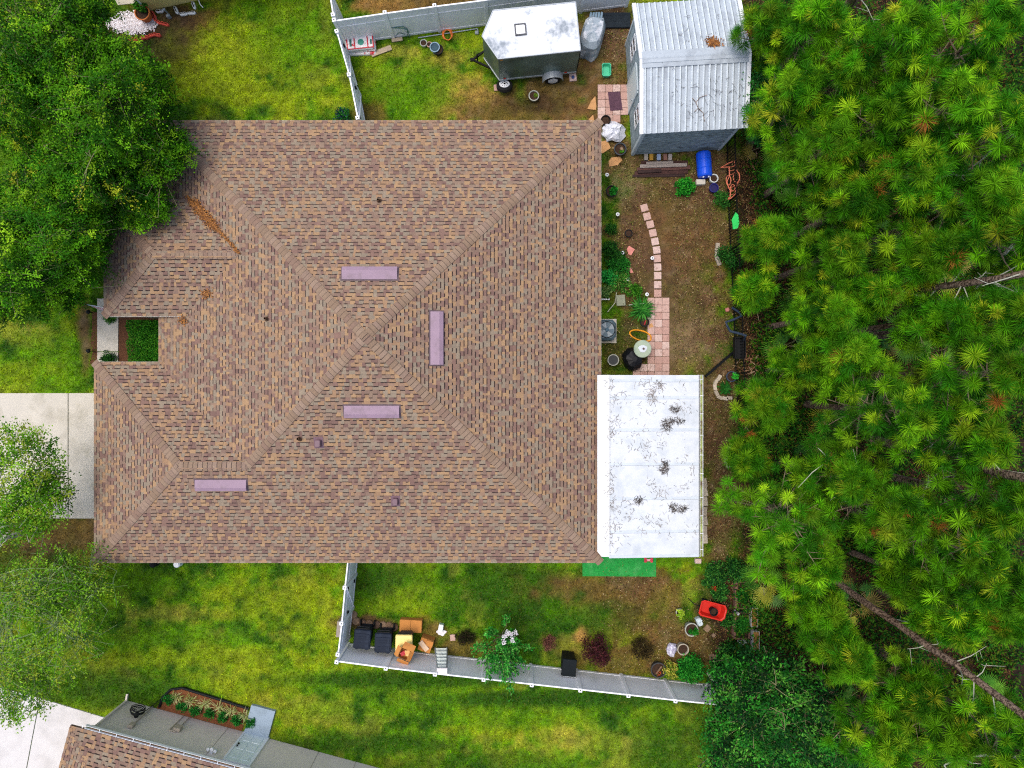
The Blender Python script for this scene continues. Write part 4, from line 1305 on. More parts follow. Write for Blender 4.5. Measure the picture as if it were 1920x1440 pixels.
# green flowering crape myrtle
cm_x, cm_y = P(940, 1210, 1.2)
cm = thing('crape_myrtle', 'bright green small tree with white blossoms overhanging the bottom fence', 'tree', (cm_x, cm_y, 0))
tips = []
for k in range(46):
    a = random.uniform(0, 2*math.pi); rr = random.uniform(.25, 1.25); tips.append(Vector((cm_x + rr*math.cos(a)*1.0, cm_y - .15 + rr*math.sin(a)*1.15, random.uniform(1.3, 2.9) - rr*.3)))
tr = MB()
for tp in tips:
    mid = Vector((cm_x, cm_y, .2)).lerp(tp, .5) + Vector((random.uniform(-.1,.1), random.uniform(-.1,.1), .15))
    tr.tube([(cm_x, cm_y, 0), mid, tp], [.02, .012, .004], 5)
tr.build('trunk', M_twig, cm)
V = []; Cs = []
for tp in tips:
    base = Vector((cm_x, cm_y, .4)); d = (tp - base).normalized()
    n = 62
    t_ = RNG.random(n) ** .7
    c = np.array(base.lerp(tp, .5)) * (1 - t_[:, None]) + np.array(tp) * t_[:, None] + RNG.normal(0, .075, (n, 3))
    dd = RNG.normal(0, .7, (n, 3)) + np.array(d) * .8; dd /= np.linalg.norm(dd, axis=1, keepdims=True)
    V.append(leaf_quads(c, dd, RNG.uniform(.09, .15, n), RNG.uniform(.045, .065, n))); Cs.append(pick_cols(n, [(40,140,40),(70,166,56),(30,104,32),(104,184,74)]) * random.uniform(.7, 1.2))
array_mesh('crown', np.concatenate(V), 4, np.concatenate(Cs), M_leaf, cm)
bl = []; 
for px, py in ((952,1186),(966,1187),(946,1194),(961,1200),(945,1203),(958,1190)):
    x, y = P(px, py, 2.4); n = 50
    c = np.array([x, y, 2.4]) + RNG.normal(0, .05, (n, 3)); bl.append(leaf_quads(c, rdirs(n), .05, .05))
array_mesh('blossom', np.concatenate(bl), 4, pick_cols(300, [(240,234,236),(230,222,228)]), M_leaf, cm)

t, p = pot(1235, 1257, .3, .42, mat('dark_pot', lin(58, 58, 60), .6, .2), 'dark round pot with sticks and orange flowers at the bottom fence')
o = MB(); o.beam(p + Vector((-.1, -.15, .05)), p + Vector((.1, .2, .15)), .06, .03); o.build('stick', M_wood, t)
plant_in(t, p + Vector((0, -.12, 0)), .14, .15, 90, [(210,90,50),(190,60,40),(90,110,40)])
shrub('flowering_shrub', 'yellow green shrub beside the dark pot at the fence', 'shrub', 1262, 1265, .34, .9, 1100, [(130,160,50),(196,196,70),(84,120,36),(210,190,90)], .08, .045, hgt=.8)
shrub('leafy_shrub', 'bright green leafy shrub hanging over the bottom fence end', 'shrub', 1300, 1262, .62, 1.2, 2400, [(40,140,40),(64,166,48),(28,106,32)], .12, .05, hgt=1.0)
M_greypot = mat('grey_pot', lin(168, 170, 160), .7, .15, 5)
t, p = pot(1297, 1181, .26, .42, M_greypot, 'tall pale grey pot with a leafy green plant'); plant_in(t, p + Vector((.08, -.04, 0)), .2, .3, 300, [(50,150,40),(36,120,34)], .09, .05)
t, p = pot(1281, 1218, .22, .42, mat('beige_pot', lin(172, 164, 146), .7, .15, 5), 'beige empty pot beside the plastic bag')
t, p = pot(1289, 1232, .12, .22, mat('terracotta', lin(206, 112, 60), .8, .12, 6), 'small orange terracotta pot below the beige pot')
t, p = pot(1275, 1149, .15, .25, M_greypot, 'pot of lime green leaves on the open lawn'); plant_in(t, p, .2, .22, 420, G_LIME, .08, .05); plant_in(t, p + Vector((.04, -.25, -.1)), .08, .1, 80, G_LIME, .08, .05)
# crumpled plastic bag
x, y = P(1260, 1217, .1)
V = []
bgm = MB()
ring = 10; lv = 4; vs = []
for j in range(lv):
    for k in range(ring):
        t_ = 2*math.pi*k/ring; r = (.2, .23, .16, .04)[j] * random.uniform(.75, 1.25); vs.append((x + r*math.cos(t_), y + r*1.3*math.sin(t_), (0, .09, .17, .2)[j] + random.uniform(0, .03)))
bgm.add(vs, [(j*ring+k, j*ring+(k+1)%ring, (j+1)*ring+(k+1)%ring, (j+1)*ring+k) for j in range(lv-1) for k in range(ring)] + [tuple((lv-1)*ring+k for k in range(ring))])
tag(bgm.build('plastic_bag', mat('lilac_bag', lin(176, 172, 196), .35, .25, 14, second=lin(224, 226, 232), cut=(.5, .6), sscale=9)), 'crumpled pale lilac plastic bag beside the beige pot', 'bag')
# white jug
x, y = P(1312, 1167, .25); jg = MB(); jg.rbox((x, y, .14), (.24, .34, .28), .05, rz=R(20)); jg.lathe((x + .05, y + .1, .28), [(.035, 0), (.035, .04)], 10); jg.tube([(x-.05, y-.1, .27), (x-.05, y-.08, .34), (x, y+.02, .34), (x, y+.04, .27)], .018, 6)
tag(jg.build('plastic_jug', mat('jug', lin(206, 220, 226), .4, .06)), 'white plastic jug between the red wagon and the grey pot', 'jug')
# red wheelbarrow tub
x, y = P(1337, 1145, .45); T = Matrix.Translation((x, y, 0)) @ Matrix.Rotation(R(-15), 4, 'Z')
wg = thing('garden_wagon', 'red plastic garden wagon tub holding a black pot', 'wagon', (x, y, 0))
M_red = mat('red_plastic', lin(206, 42, 30), .4, .12, 4)
L, Wd = .52, .3
def ringr(l, w_, z): return [(-l, -w_*.75, z), (-l*.8, -w_, z), (l*.8, -w_, z), (l, -w_*.55, z), (l, w_*.55, z), (l*.8, w_, z), (-l*.8, w_, z), (-l, w_*.75, z)]
tb = MB(T); rs = ringr(L*.8, Wd*.75, .18) + ringr(L, Wd, .46) + ringr(L*1.06, Wd*1.1, .46) + ringr(L*1.06, Wd*1.1, .44)
rs += ringr(L*.94, Wd*.92, .45) + ringr(L*.76, Wd*.7, .2)
fs = [tuple(range(7, -1, -1)), tuple(range(40, 48))]
for a_, b_ in ((0, 8), (8, 16), (24, 8), (8, 32), (32, 40)):
    for k in range(8):
        j = (k+1) % 8; fs.append((a_+k, a_+j, b_+j, b_+k))
tb.add(rs, fs); tb.build('tub', M_red, wg)
for sx in (-.32, .32):
    for sy in (-.26, .26): MB(T).lathe((sx, sy, .12), [(.03, -.03), (.12, -.03), (.12, .03), (.03, .03)], 14, M=Matrix.Rotation(R(90), 3, 'X')).build('wheel', M_rubber, wg)
MB(T).tube([(-L, 0, .25), (-L-.2, .0, .2), (-L-.45, .12, .05)], .018, 6).build('handle', M_black, wg)
t, p = pot(1339, 1148, .15, .55, M_black, 'black nursery pot sitting in the red wagon')
# pavers and stones lying about
for k, (px, py, s, lb) in enumerate(((1326,1178,.28,'pale square stone below the red wagon'), (1338,1191,.16,'small pale stone chip below the square stone'), (1352,1218,.26,'pale flat stone beside the dark bushes'), (1336,1232,.3,'round brown stone beside the dark bushes near the fence'))):
    x, y = P(px, py); o = MB(); o.rbox((x, y, .02), (s, s*.9, .07), s*.18, rz=random.random()); tag(o.build('flat_stone', M_stone[2] if k != 3 else M_stone[0]), lb, 'stone')
# raised beds and planters
M_bedwood = mat('bed_wood', lin(132, 98, 82), .9, .25, 4, .3, 40, stretch=(6, 1, 1))
def raised(name, label, px0, px1, py0, py1, h=.3, low=None):
    x0, y0 = P(px0, py0, h); x1, y1 = P(px1, py1, h)
    t = thing(name, label, 'garden bed', ((x0+x1)/2, (y0+y1)/2, 0))
    MB().box((x0, (y0+y1)/2, h/2), (.1, abs(y1-y0), h)).build('plank', M_bedwood, t)
    MB().box((x1, (y0+y1)/2, h/2), (.05, abs(y1-y0), h)).build('plank', M_bedwood, t)
    MB().box(((x0+x1)/2, y0, h/2), (abs(x1-x0) - .1, .05, h)).build('plank', M_bedwood, t)
    MB().box(((x0+x1)/2, y1, h/2), (abs(x1-x0) - .1, .05, h)).build('plank', M_bedwood, t)
    MB().box(((x0+x1)/2, (y0+y1)/2, h*.4), (abs(x1-x0) - .1, abs(y1-y0) - .06, h*.8)).build('soil', M_soil, t)
    shrub_parts(t, (x0+x1)/2, (y0+y1)/2, h*.7, abs(y1-y0)*.33, .3, 900, [(40,120,36),(60,146,44),(30,90,30)], .09, .05, clump=14)
raised('raised_bed', 'wooden raised vegetable bed under the pine edge, the upper one', 1381, 1404, 1092, 1141)
raised('raised_bed', 'wooden raised vegetable bed with bare brown plank, the lower one', 1378, 1405, 1149, 1198)
for (px, py, lb) in ((1415, 1158, 'long white trough planter of straw beside the raised beds, upper of two'), (1418, 1202, 'long white trough planter of straw beside the raised beds, lower of two')):
    x, y = P(px, py, .55); t = thing('trough_planter', lb, 'planter', (x, y, 0), 'trough planters')
    m = MB()
    for dx, dy, ax, ay in ((-.13, 0, .02, .78), (.13, 0, .02, .78), (0, -.38, .24, .02), (0, .38, .24, .02)): m.box((x+dx, y+dy, .42), (ax, ay, .26))
    m.build('trough', mat('pale_trough', lin(176, 172, 166), .7, .15, 6), t)
    MB().box((x, y, .42), (.24, .74, .18)).build('straw', mat('straw_soil', lin(150, 112, 56), .95, .4, 20, .6, 50), t)
    lg = MB()
    for dx in (-.1, .1):
        for dy in (-.33, .33): lg.box((x+dx, y+dy, .15), (.03, .03, .3))
    lg.build('leg', M_iron, t)
pp = MB(); pp.tube([(*P(1372, 1147, .3), .34), (*P(1411, 1144, .3), .34)], .04, 8)
tag(pp.build('irrigation_pipe', M_black), 'black pipe crossing between the two raised beds', 'pipe')
pv = MB(); x, y = P(1384, 1151, .5); pv.lathe((x, y, .1), [(.05, 0), (.05, .42), (.035, .42), (.035, .2)], 14); tag(pv.build('standpipe', M_whitemetal), 'short white standpipe at the raised beds', 'pipe')
wb = MB(); x, y = P(1392, 1205, .1); wb.rbox((x, y, .06), (.35, .22, .1), .03, rz=.3); tag(wb.build('plastic_scrap', M_whitemetal), 'white plastic scrap below the raised beds', 'scrap')
lgm = MB(); lgm.tube([(*P(1327, 1262, .1), .08), (*P(1336, 1274, .1), .09), (*P(1347, 1284, .1), .06)], [.06, .07, .05], 8); tag(lgm.build('driftwood_log', M_palebark), 'pale curved log under the bushes at the fence end', 'log')
# green turf mat with bone sign
x, y = P(1161, 1064)
tm = MB(); tm.prism([P(1092, 1042), P(1230, 1044), P(1230, 1081), P(1092, 1080)], .0, .025)
tag(tm.build('turf_mat', mat('turf', lin(34, 150, 62), .9, .18, 5, .7, 160, second=lin(70, 160, 84), cut=(.5, .7), sscale=2, fine=80)), 'bright green artificial turf mat under the porch roof edge', 'mat')
x, y = P(1216, 1050, .05)
bo = MB()
pts = []
for sx, a0 in ((1, -1), (-1, 1)):
    pass
for cxx, cyy in ((-.13, .05), (-.13, -.05), (.13, .05), (.13, -.05)): bo.lathe((x + cxx, y + cyy, .027), [(.06, 0), (.06, .04), (.045, .05)], 12)
bo.box((x, y, .047), (.24, .1, .042))
bno = bo.build('bone_mat', mat('bone_red', lin(196, 60, 74), .7, .2, 10)); tag(bno, 'small red bone shaped sign lying on the green turf mat', 'sign')
mkk = MB(); mkk.box((x, y + .02, .07), (.16, .02, .006)); mkk.box((x, y - .02, .07), (.12, .02, .006)); mkk.build('print', mat('print_pale', lin(236, 200, 204), .7, .1), bno)
x, y = P(1309, 1052, .1); o = MB(); o.rbox((x, y, .06), (.26, .2, .16), .02); tag(o.build('splash_block', M_paver[2]), 'pale block at the lower corner of the porch roof gutter', 'block')
o = MB(); o.beam((*P(1330, 1060), .05), (*P(1343, 1053), .07), .1, .05); tag(o.build('wood_scrap', M_wood), 'short plank lying in the dark bed beside the gutter corner', 'plank')

# ------------------------------------------------------------------ dirt yard, right of the house
# air conditioner
x, y = P(1138, 618, .8)
ac = thing('air_conditioner', 'grey round-topped air conditioner unit under the roof edge', 'air conditioner', (x, y, 0))
MB().rbox((x, y, .4), (.78, .84, .76), .14).build('cabinet', mat('ac_grey', lin(92, 112, 122), .5, .15, 5), ac)
gr = MB(); gr.lathe((x, y, .775), [(.34, 0), (.34, .02), (.31, .025), (.31, .0)], 24); gro = gr.build('fan_ring', M_black, ac)
fb = MB()
for k in range(4):
    t_ = k*math.pi/2 + .5; fb.add([(x + .06*math.cos(t_-.4), y + .06*math.sin(t_-.4), .79), (x + .3*math.cos(t_-.35), y + .3*math.sin(t_-.35), .785), (x + .3*math.cos(t_+.35), y + .3*math.sin(t_+.35), .80), (x + .06*math.cos(t_+.4), y + .06*math.sin(t_+.4), .80)], [(0,1,2,3)])
fb.build('fan_blade', mat('fan_grey', lin(150, 160, 164), .5, .1), gro)
MB().lathe((x, y, .785), [(.08, 0), (.08, .04), (.05, .05)], 14).build('fan_hub', mat('hub', lin(70, 100, 116), .5, .1), gro)
MB().box((x, y, .03), (1.0, 1.0, .08)).build('pad', M_conc, ac)
t, p = pot(1150, 675, .22, .3, M_greypot, 'round grey pot of dark water below the air conditioner', soil=mat('dark_water', lin(40, 46, 44), .1, .2))
# bagged smoker: black bag with pale green disc lid
x, y = P(1192, 668, .5)
bs = thing('covered_barrel', 'black bagged barrel with round pale green lid on the pavers', 'barrel', (x, y, 0))
n = 16; vs = []
for j, (r, z) in enumerate(((.36, 0), (.42, .2), (.38, .5), (.30, .72), (.1, .78))):
    for k in range(n):
        t_ = 2*math.pi*k/n; q = r*random.uniform(.86, 1.12); vs.append((x + q*math.cos(t_) - .1, y + q*1.1*math.sin(t_) - .12, z))
m = MB(); m.add(vs, [(j*n+k, j*n+(k+1)%n, (j+1)*n+(k+1)%n, (j+1)*n+k) for j in range(4) for k in range(n)] + [tuple(4*n+k for k in range(n))]); m.build('bag', mat('bag_black', lin(18, 20, 26), .5, .2, 8, spec=.2), bs)
lx, ly = P(1205, 654, .85)
m = MB(); m.lathe((lx, ly, .5), [(.30, 0), (.34, .3), (.36, .34), (.34, .36), (.02, .37)], 26); lo = m.build('lid', mat('disc_green', lin(166, 182, 160), .7, .12, 4, second=lin(140, 158, 140), cut=(.5, .65), sscale=4), bs)
m = MB(); m.prism([(lx + .18*math.cos(t_)*(1+.15*math.sin(3*t_)), ly + .15*math.sin(t_)) for t_ in np.linspace(0, 2*math.pi, 12)[:-1]], .872, .885); m.build('lid_label', mat('lid_label', lin(206, 214, 222), .6, .1), lo)
MB().rbox((lx + .03, ly, .905), (.09, .07, .04), .015, rz=-.6).build('handle', mat('lid_knob', lin(86, 62, 60), .6, .1), lo)
# hoses
def ringline(px, py, rx, ry, z, rot, turns=1, wob=.06):
    x, y = P(px, py, z); pts = []
    for k in range(int(26 * turns) + 1):
        t_ = 2*math.pi*k/26; r = 1 + wob*math.sin(2.3*t_)
        u, v = rx*r*math.cos(t_), ry*r*math.sin(t_); pts.append((x + u*math.cos(rot) - v*math.sin(rot), y + u*math.sin(rot) + v*math.cos(rot), z + .01*math.sin(5*t_) + .004*k/26))
    return pts
o = MB(); o.tube(ringline(1201, 629, .44, .21, .05, R(-18)), .03, 8); tag(o.build('garden_hose', mat('yellow_hose', lin(226, 150, 30), .5, .12)), 'yellow orange hose loop beside the paver patio', 'hose')
t, p = pot(1209, 604, .17, .22, M_black, 'black pot holding red tools at the edge of the paver patio')
o = MB(); o.beam(p + Vector((-.02, -.1, .05)), p + Vector((.03, .06, .1)), .035, .03); o.build('tool_grip', mat('tool_red', lin(190, 36, 50), .5, .1), t)
# concrete lid on a low post
x, y = P(1164, 563, .35); o = MB(); o.rbox((x, y, .33), (.37, .45, .06), .015, rz=R(4)); cl_ = thing('stone_stand', 'square grey stone stand among the green plants by the wall', 'stand', (x, y, 0)); o.build('top', mat('stand_top', lin(140, 144, 122), .9, .12, 6, .3, 60), cl_)
MB().rbox((x, y, .15), (.2, .24, .3), .02, rz=R(4)).build('pedestal', M_stone[0], cl_)
o = MB(); o.box((*P(1169, 570, .36), .368), (.05, .03, .012)); o.build('chip', M_iron, cl_)
for pts, lb in (([(1156,548),(1153,568),(1139,585)], 'thin pale bent branch left of the stone stand'), ([(1179,572),(1193,570),(1208,569)], 'thin pale stick lying right of the stone stand')):
    o = MB(); o.tube([(*P(a, b, .2), .2) for a, b in pts], .018, 6); tag(o.build('stick', M_palebark), lb, 'branch')
o = MB(); o.tube([(*P(1128, 561, .3), .3), (*P(1143, 561, .3), .3)], .03, 8); tag(o.build('wall_pipe', M_whitemetal), 'white pipe end poking from the wall by the plants', 'pipe')
# solar lights and coloured flagstones
for px, py, lb in ((1167,474,'white solar path light among the plants near the pink flagstone'), (1213,552,'white solar path light at the start of the paver patio'), (1138,328,'white solar path light near the roof edge above the round pot'), (1158,402,'white solar path light in the bare yard left of the stones'), (1223,484,'small white solar light touching the stepping stones'), (1177,523,'blue white solar light in the green plants')):
    x, y = P(px, py, .3); t = thing('solar_light', lb, 'garden light', (x, y, 0), 'solar path lights')
    MB().lathe((x, y, 0), [(.012, 0), (.012, .28)], 8).build('stake', M_galv, t)
    MB().lathe((x, y, .26), [(.04, 0), (.075, .05), (.075, .07), (.03, .09)], 14).build('lamp_cap', M_whitemetal, t)
    MB().lathe((x, y, .345), [(.028, 0), (.028, .008)], 10).build('solar_cell', M_iron, t)
M_flag = mat('red_flagstone', lin(212, 138, 126), .85, .15, 7); M_oflag = mat('orange_flagstone', lin(196, 148, 98), .9, .15, 6, .3, 50)
for pts, m, lb in (([(1175,467),(1179,461),(1190,468),(1183,479),(1178,477)], M_flag, 'pink broken flagstone near the solar light'),
                   ([(1173,504),(1181,499),(1187,511),(1182,512)], M_flag, 'small red flagstone at the edge of the green plants'),
                   ([(1108,190),(1116,181),(1118,200),(1117,207),(1101,205)], M_oflag, 'orange flagstone left of the shed paver pad'),
                   ([(1104,224),(1112,216),(1114,229),(1100,233)], M_oflag, 'orange flagstone at the roof corner below the shed pad'),
                   ([(1126,266),(1138,264),(1145,278),(1130,288),(1120,284)], M_oflag, 'orange flagstone beside the round pot at the shed corner'),
                   ([(1141,303),(1146,296),(1163,294),(1166,301),(1158,310),(1142,313)], M_oflag, 'rounded orange flagstone below the shed corner'),
                   ([(1224,652),(1229,646),(1236,652),(1232,660)], M_oflag, 'orange flagstone by the pots next to the patio') if False else ([(1216,609),(1222,606),(1225,613),(1217,615)], M_oflag, 'tiny orange stone at the patio edge beside the black pot')):
    o = MB(); o.prism([P(*q) for q in pts], .0, .045); tag(o.build('flagstone', m), lb, 'stone')
# stacks and pots around the shed
x, y = P(1135, 224, .3)
t, p = pot(1136, 225, .19, .3, M_black, 'black nursery pot in front of the shed pad')
n = 18; vs = []; x, y = P(1151, 245, .3)
for j, (r, z) in enumerate(((.42, 0), (.5, .12), (.4, .3), (.22, .42), (.05, .45))):
    for k in range(n):
        t_ = 2*math.pi*k/n; q = r*random.uniform(.72, 1.2); vs.append((x + q*math.cos(t_), y + q*.85*math.sin(t_), max(0, z + random.uniform(-.07, .07))))
m = MB(); m.add(vs, [(j*n+k, j*n+(k+1)%n, (j+1)*n+(k+1)%n, (j+1)*n+k) for j in range(4) for k in range(n)] + [tuple(4*n+k for k in range(n))])
tag(m.build('plastic_sheet', mat('white_sheet', lin(226, 230, 240), .35, .08, 7, .6, 12)), 'crumpled white plastic sheet beside the shed corner', 'sheet')
t, p = pot(1163, 279, .24, .35, mat('blue_black_pot', lin(52, 62, 70), .5, .2), 'large dark pot with seedlings at the shed corner'); plant_in(t, p + Vector((.05, -.1, 0)), .12, .15, 80, G_MID)
o = MB(); o.rbox(p + Vector((.06, .0, .05)), (.12, .16, .08), .03, rz=.4); o.build('stone', M_stone[2], t)
x, y = P(1153, 190, .05)
dmt = MB(); dmt.prism([P(1139.5,174), P(1162,172), P(1167,207), P(1144,209)], .04, .055)
dmo = dmt.build('doormat', mat('mat_purple', lin(88, 62, 76), .95, .2, 10, .5, 90, second=lin(170, 150, 160), cut=(.66, .7), sscale=5)); tag(dmo, 'dark purple doormat on the shed paver pad', 'mat')
x, y = P(1137, 131, .2)
gb = thing('plastic_basin', 'mint green plastic basin on the dirt beside the trailer', 'basin', (x, y, 0))
m = MB(); l_, w2 = .19, .27
def rr4(a, b, z, r=.06): return [(x-a+r, y-b, z), (x+a-r, y-b, z), (x+a, y-b+r, z), (x+a, y+b-r, z), (x+a-r, y+b, z), (x-a+r, y+b, z), (x-a, y+b-r, z), (x-a, y-b+r, z)]
vs = rr4(l_*.85, w2*.85, 0) + rr4(l_, w2, .24) + rr4(l_*.88, w2*.9, .24) + rr4(l_*.75, w2*.78, .05)
fs = [tuple(range(7,-1,-1)), tuple(range(24, 32))]
for a_ in (0, 8, 16):
    for k in range(8): fs.append((a_+k, a_+(k+1)%8, a_+8+(k+1)%8, a_+8+k))
m.add(vs, fs); m.build('tub', mat('mint', lin(72, 190, 148), .5, .08, 5), gb)
t, p = pot(1001, 179, .2, .28, M_greypot, 'grey pot with a small weed on the grass below the trailer'); plant_in(t, p + Vector((.08, .02, 0)), .09, .12, 90, [(110,150,40),(140,170,60)])
o = MB(); x, y = P(1074, 146); o.rbox((x, y, .03), (.3, .3, .06), .01, rz=.1); oo = o.build('jack_paver', M_paver[2]); tag(oo, 'square paver with blue disc under the rear trailer corner', 'paver')
mm = MB(); mm.lathe((x, y, .06), [(.07, 0), (.07, .012)], 16); mm.build('disc', mat('disc_blue', lin(60, 80, 130), .5, .1), oo)
o = MB(); x, y = P(932, 165); o.rbox((x, y, .03), (.26, .26, .06), .01, rz=.1); tag(o.build('jack_paver', M_paver[1]), 'square paver under the spare wheel', 'paver')
# covered grill by the trailer
n = 16; vs = []; x, y = P(1111, 62, .8); T = Matrix.Rotation(R(-18), 3, 'Z')
for j, (a, b, z) in enumerate(((.46, .74, 0), (.45, .72, .5), (.43, .68, .85), (.33, .5, 1.05), (.1, .2, 1.1))):
    for k in range(n):
        t_ = 2*math.pi*k/n; q = random.uniform(.92, 1.08); s_ = lambda v: math.copysign(abs(v)**.6, v)
        v = T @ Vector((a*q*s_(math.cos(t_)), b*q*s_(math.sin(t_)), 0)); vs.append((x + v.x, y + v.y, z + random.uniform(0, .05)*(j > 0)))
gl = thing('covered_grill', 'grill under a wrinkled grey cover behind the trailer', 'grill', (x, y, 0))
m = MB(); m.add(vs, [(j*n+k, j*n+(k+1)%n, (j+1)*n+(k+1)%n, (j+1)*n+k) for j in range(4) for k in range(n)] + [tuple(4*n+k for k in range(n))])
m.build('cover', mat('grill_cover', lin(150, 164, 174), .5, .15, 4, .5, 10, second=lin(212, 216, 222), cut=(.48, .6), sscale=2.6), gl)
x2, y2 = P(1117, 33, .5); m = MB()
for k in range(5): m.rbox((x2 - .22 + k*.11, y2, .5 + .01*k), (.09, .42, .04), .01, rz=-.15)
m.build('side_shelf', mat('shelf_blue', lin(116, 142, 160), .5, .1), gl)
# dark corrugated sheets and leaf pile between grill and shed
cs = thing('corrugated_sheets', 'stack of dark corrugated plastic sheets beside the covered grill', 'sheets', (*P(1155, 38), 0))
x, y = P(1156, 38, .1)
for k in range(2):
    m = MB(); vs = []; nn_ = 18
    for i in range(nn_ + 1):
        yy = y - .3 + .6*i/nn_; zz = .06 + .08*k + .03*math.sin(i*math.pi/2)
        vs += [(x - .58, yy, zz), (x + .56, yy, zz + .01)]
    m.add(vs, [(2*i, 2*i+1, 2*i+3, 2*i+2) for i in range(nn_)]); m.build('sheet', mat('dark_sheet', lin(42, 50, 56), .4, .2), cs)
MB().box((x, y, .02), (1.0, .5, .04)).build('base_board', M_iron, cs)
# lumber below the shed
lp = thing('lumber_pile', 'pile of dark brown weathered boards below the shed wall', 'lumber', (*P(1240, 318), 0))
M_dk = [mat('dark_board%d' % k, lin(*c), .9, .3, 3, .4, 30, stretch=(1, 5, 5)) for k, c in enumerate(((74,50,46),(96,66,60),(60,44,42),(150,140,132)))]
for k, (x0, y0, x1, y1, z, w2, mi) in enumerate(((1190,325,1290,322,.06,.16,0),(1194,318,1294,314,.12,.16,1),(1200,312,1288,309,.2,.14,3),(1186,330,1284,329,.04,.1,2),(1202,305,1290,304,.08,.12,0),(1212,306,1262,304,.2,.1,3),(1196,322,1240,320,.17,.12,2))):
    m = MB(); m.beam((*P(x0, y0, z), z), (*P(x1, y1, z), z), w2, .05); m.build('plank', M_dk[mi], lp)
cr = thing('shed_blocks', 'row of timber offcuts and blocks at the foot of the shed wall', 'lumber', (*P(1235, 295), 0))
for k, (px, c) in enumerate(((1211, (168,160,150)), (1221, (196,150,60)), (1235, (160,180,210)), (1247, (150,110,96)), (1256, (176,166,160)))):
    x, y = P(px, 295, .05); MB().rbox((x, y, .06), (.16, .26, .1), .01).build('block', mat('offcut%d' % k, lin(*c), .8, .15), cr)
# blue barrel lying on its side
x, y = P(1320, 309, .3)
bb = thing('blue_barrel', 'bright blue plastic barrel lying beside the shed corner', 'barrel', (x, y, 0))
M = Matrix.Rotation(R(4), 3, 'Z') @ Matrix.Rotation(R(90), 3, 'X')
MB().lathe((x, y, .31), [(.2, -.52), (.27, -.5), (.3, -.44), (.3, -.2), (.315, -.18), (.3, -.16), (.3, .16), (.315, .18), (.3, .2), (.3, .44), (.27, .5), (.2, .52)], 26, M=M).build('drum', mat('barrel_blue', lin(20, 84, 226), .38, .08, 4), bb, smooth=False)
mm = MB()
for dx in (-.1, .12):
    p = M @ Vector((dx, .12, .53)); mm.lathe((x + p.x, y + p.y, .31 + p.z), [(.035, -.02), (.035, .025), (.02, .03)], 12, M=M)
mm.build('bung', M_whitemetal, bb)
t, p = pot(1339, 334, .16, .34, mat('white_bucket', lin(216, 222, 220), .5, .06), 'white plastic bucket standing below the blue barrel', name='bucket')
t, p = pot(1339, 352, .17, .3, mat('blue_bucket', lin(28, 30, 110), .45, .1), 'dark blue bucket below the white one', name='bucket', soil=mat('blue_inside', lin(24, 20, 84), .5, .1))
o = MB(); x, y = P(1313, 342, .1); o.rbox((x, y, .1), (.38, .22, .2), .015, rz=.03); tag(o.build('concrete_block', M_conc), 'concrete block below the blue barrel', 'block')
shrub('round_shrub', 'round bright green shrub below the lumber pile', 'shrub', 1286, 350, .42, .6, 1500, [(40,150,40),(70,180,50),(24,110,30)], .09, .05)
t, p = pot(1147, 358, .22, .28, M_black, 'black pot with a leafy plant near the roof edge'); plant_in(t, p + Vector((.05, 0, 0)), .2, .25, 260, [(40,140,40),(30,110,34)], .1, .05)
t, p = pot(1179, 437, .14, .2, M_black, 'empty black pot above the pink flagstone')
# coral coloured metal trellis on the fence
tl = thing('metal_trellis', 'coral painted metal trellis with rings leaning on the iron fence', 'trellis', (*P(1368, 340), 0))
M_coral = mat('coral_metal', lin(226, 128, 96), .5, .12)
def tz(px): return .15 + (px - 1352) / 36 * 1.0
def tp(px, py): z = tz(px); return (*P(px, py, z), z)
for pts in ([(1352,314),(1366,306),(1377,302),(1379,313),(1380,318),(1386,326),(1387,336),(1382,345),(1380,352),(1378,365),(1370,372),(1353,378)],
            [(1352,314),(1367,313),(1368,330),(1363,340),(1366,352),(1370,358),(1369,370),(1353,378)]):
    m = MB(); m.tube([tp(*q) for q in pts], .022, 8); m.build('bar', M_coral, tl)
for cx, cy, rx, ry in ((1366,338,4.5,9), (1381,332,6,10), (1374,352,4,6)):
    m = MB(); m.tube([tp(cx + rx*math.cos(t_), cy + ry*math.sin(t_)) for t_ in np.linspace(0, 2*math.pi, 20)], .018, 8); m.build('ring', M_coral, tl)
for y0 in (311, 318, 325, 349, 357, 363):
    m = MB(); m.tube([tp(1367, y0 + 3), tp(1379, y0)], .012, 6); m.build('bar', M_coral, tl)
# black iron fence
IF = [(1361, 262), (1364, 380), (1368, 470), (1374, 580), (1378, 700), (1384, 800), (1388, 900)]
ifn = thing('iron_fence', 'low black iron picket fence between the dirt yard and the pines', 'fence', (*P(*IF[0]), 0))
pk_me = None
ipts = [Vector((*P(*q), 0)) for q in IF]
for i in range(len(ipts) - 1):
    a, b = ipts[i], ipts[i+1]
    for z in (.15, 1.12): 
        m = MB(); m.beam(a + Vector((0, 0, z)), b + Vector((0, 0, z)), .035, .035); m.build('rail', M_iron, ifn)
    L = (b - a).length; k = int(L / .125)
    for j in range(k):
        p = a.lerp(b, j / k)
        if pk_me is None:
            m = MB(); m.box((0, 0, .6), (.02, .02, 1.2)); m.lathe((0, 0, 1.2), [(.018, 0), (.004, .07)], 6)
            pk_me = bpy.data.meshes.new('picket'); pk_me.from_pydata([tuple(v) for v in m.v], [], m.f); pk_me.materials.append(M_iron)
        o = bpy.data.objects.new('picket', pk_me); C.objects.link(o); o.parent = ifn; o.location = p - ORG[ifn.name]
    m = MB(); m.box(a + Vector((0, 0, .65)), (.06, .06, 1.3)); m.lathe(a + Vector((0, 0, 1.3)), [(.04, 0), (.04, .03), (.01, .07)], 8); m.build('post', M_iron, ifn)
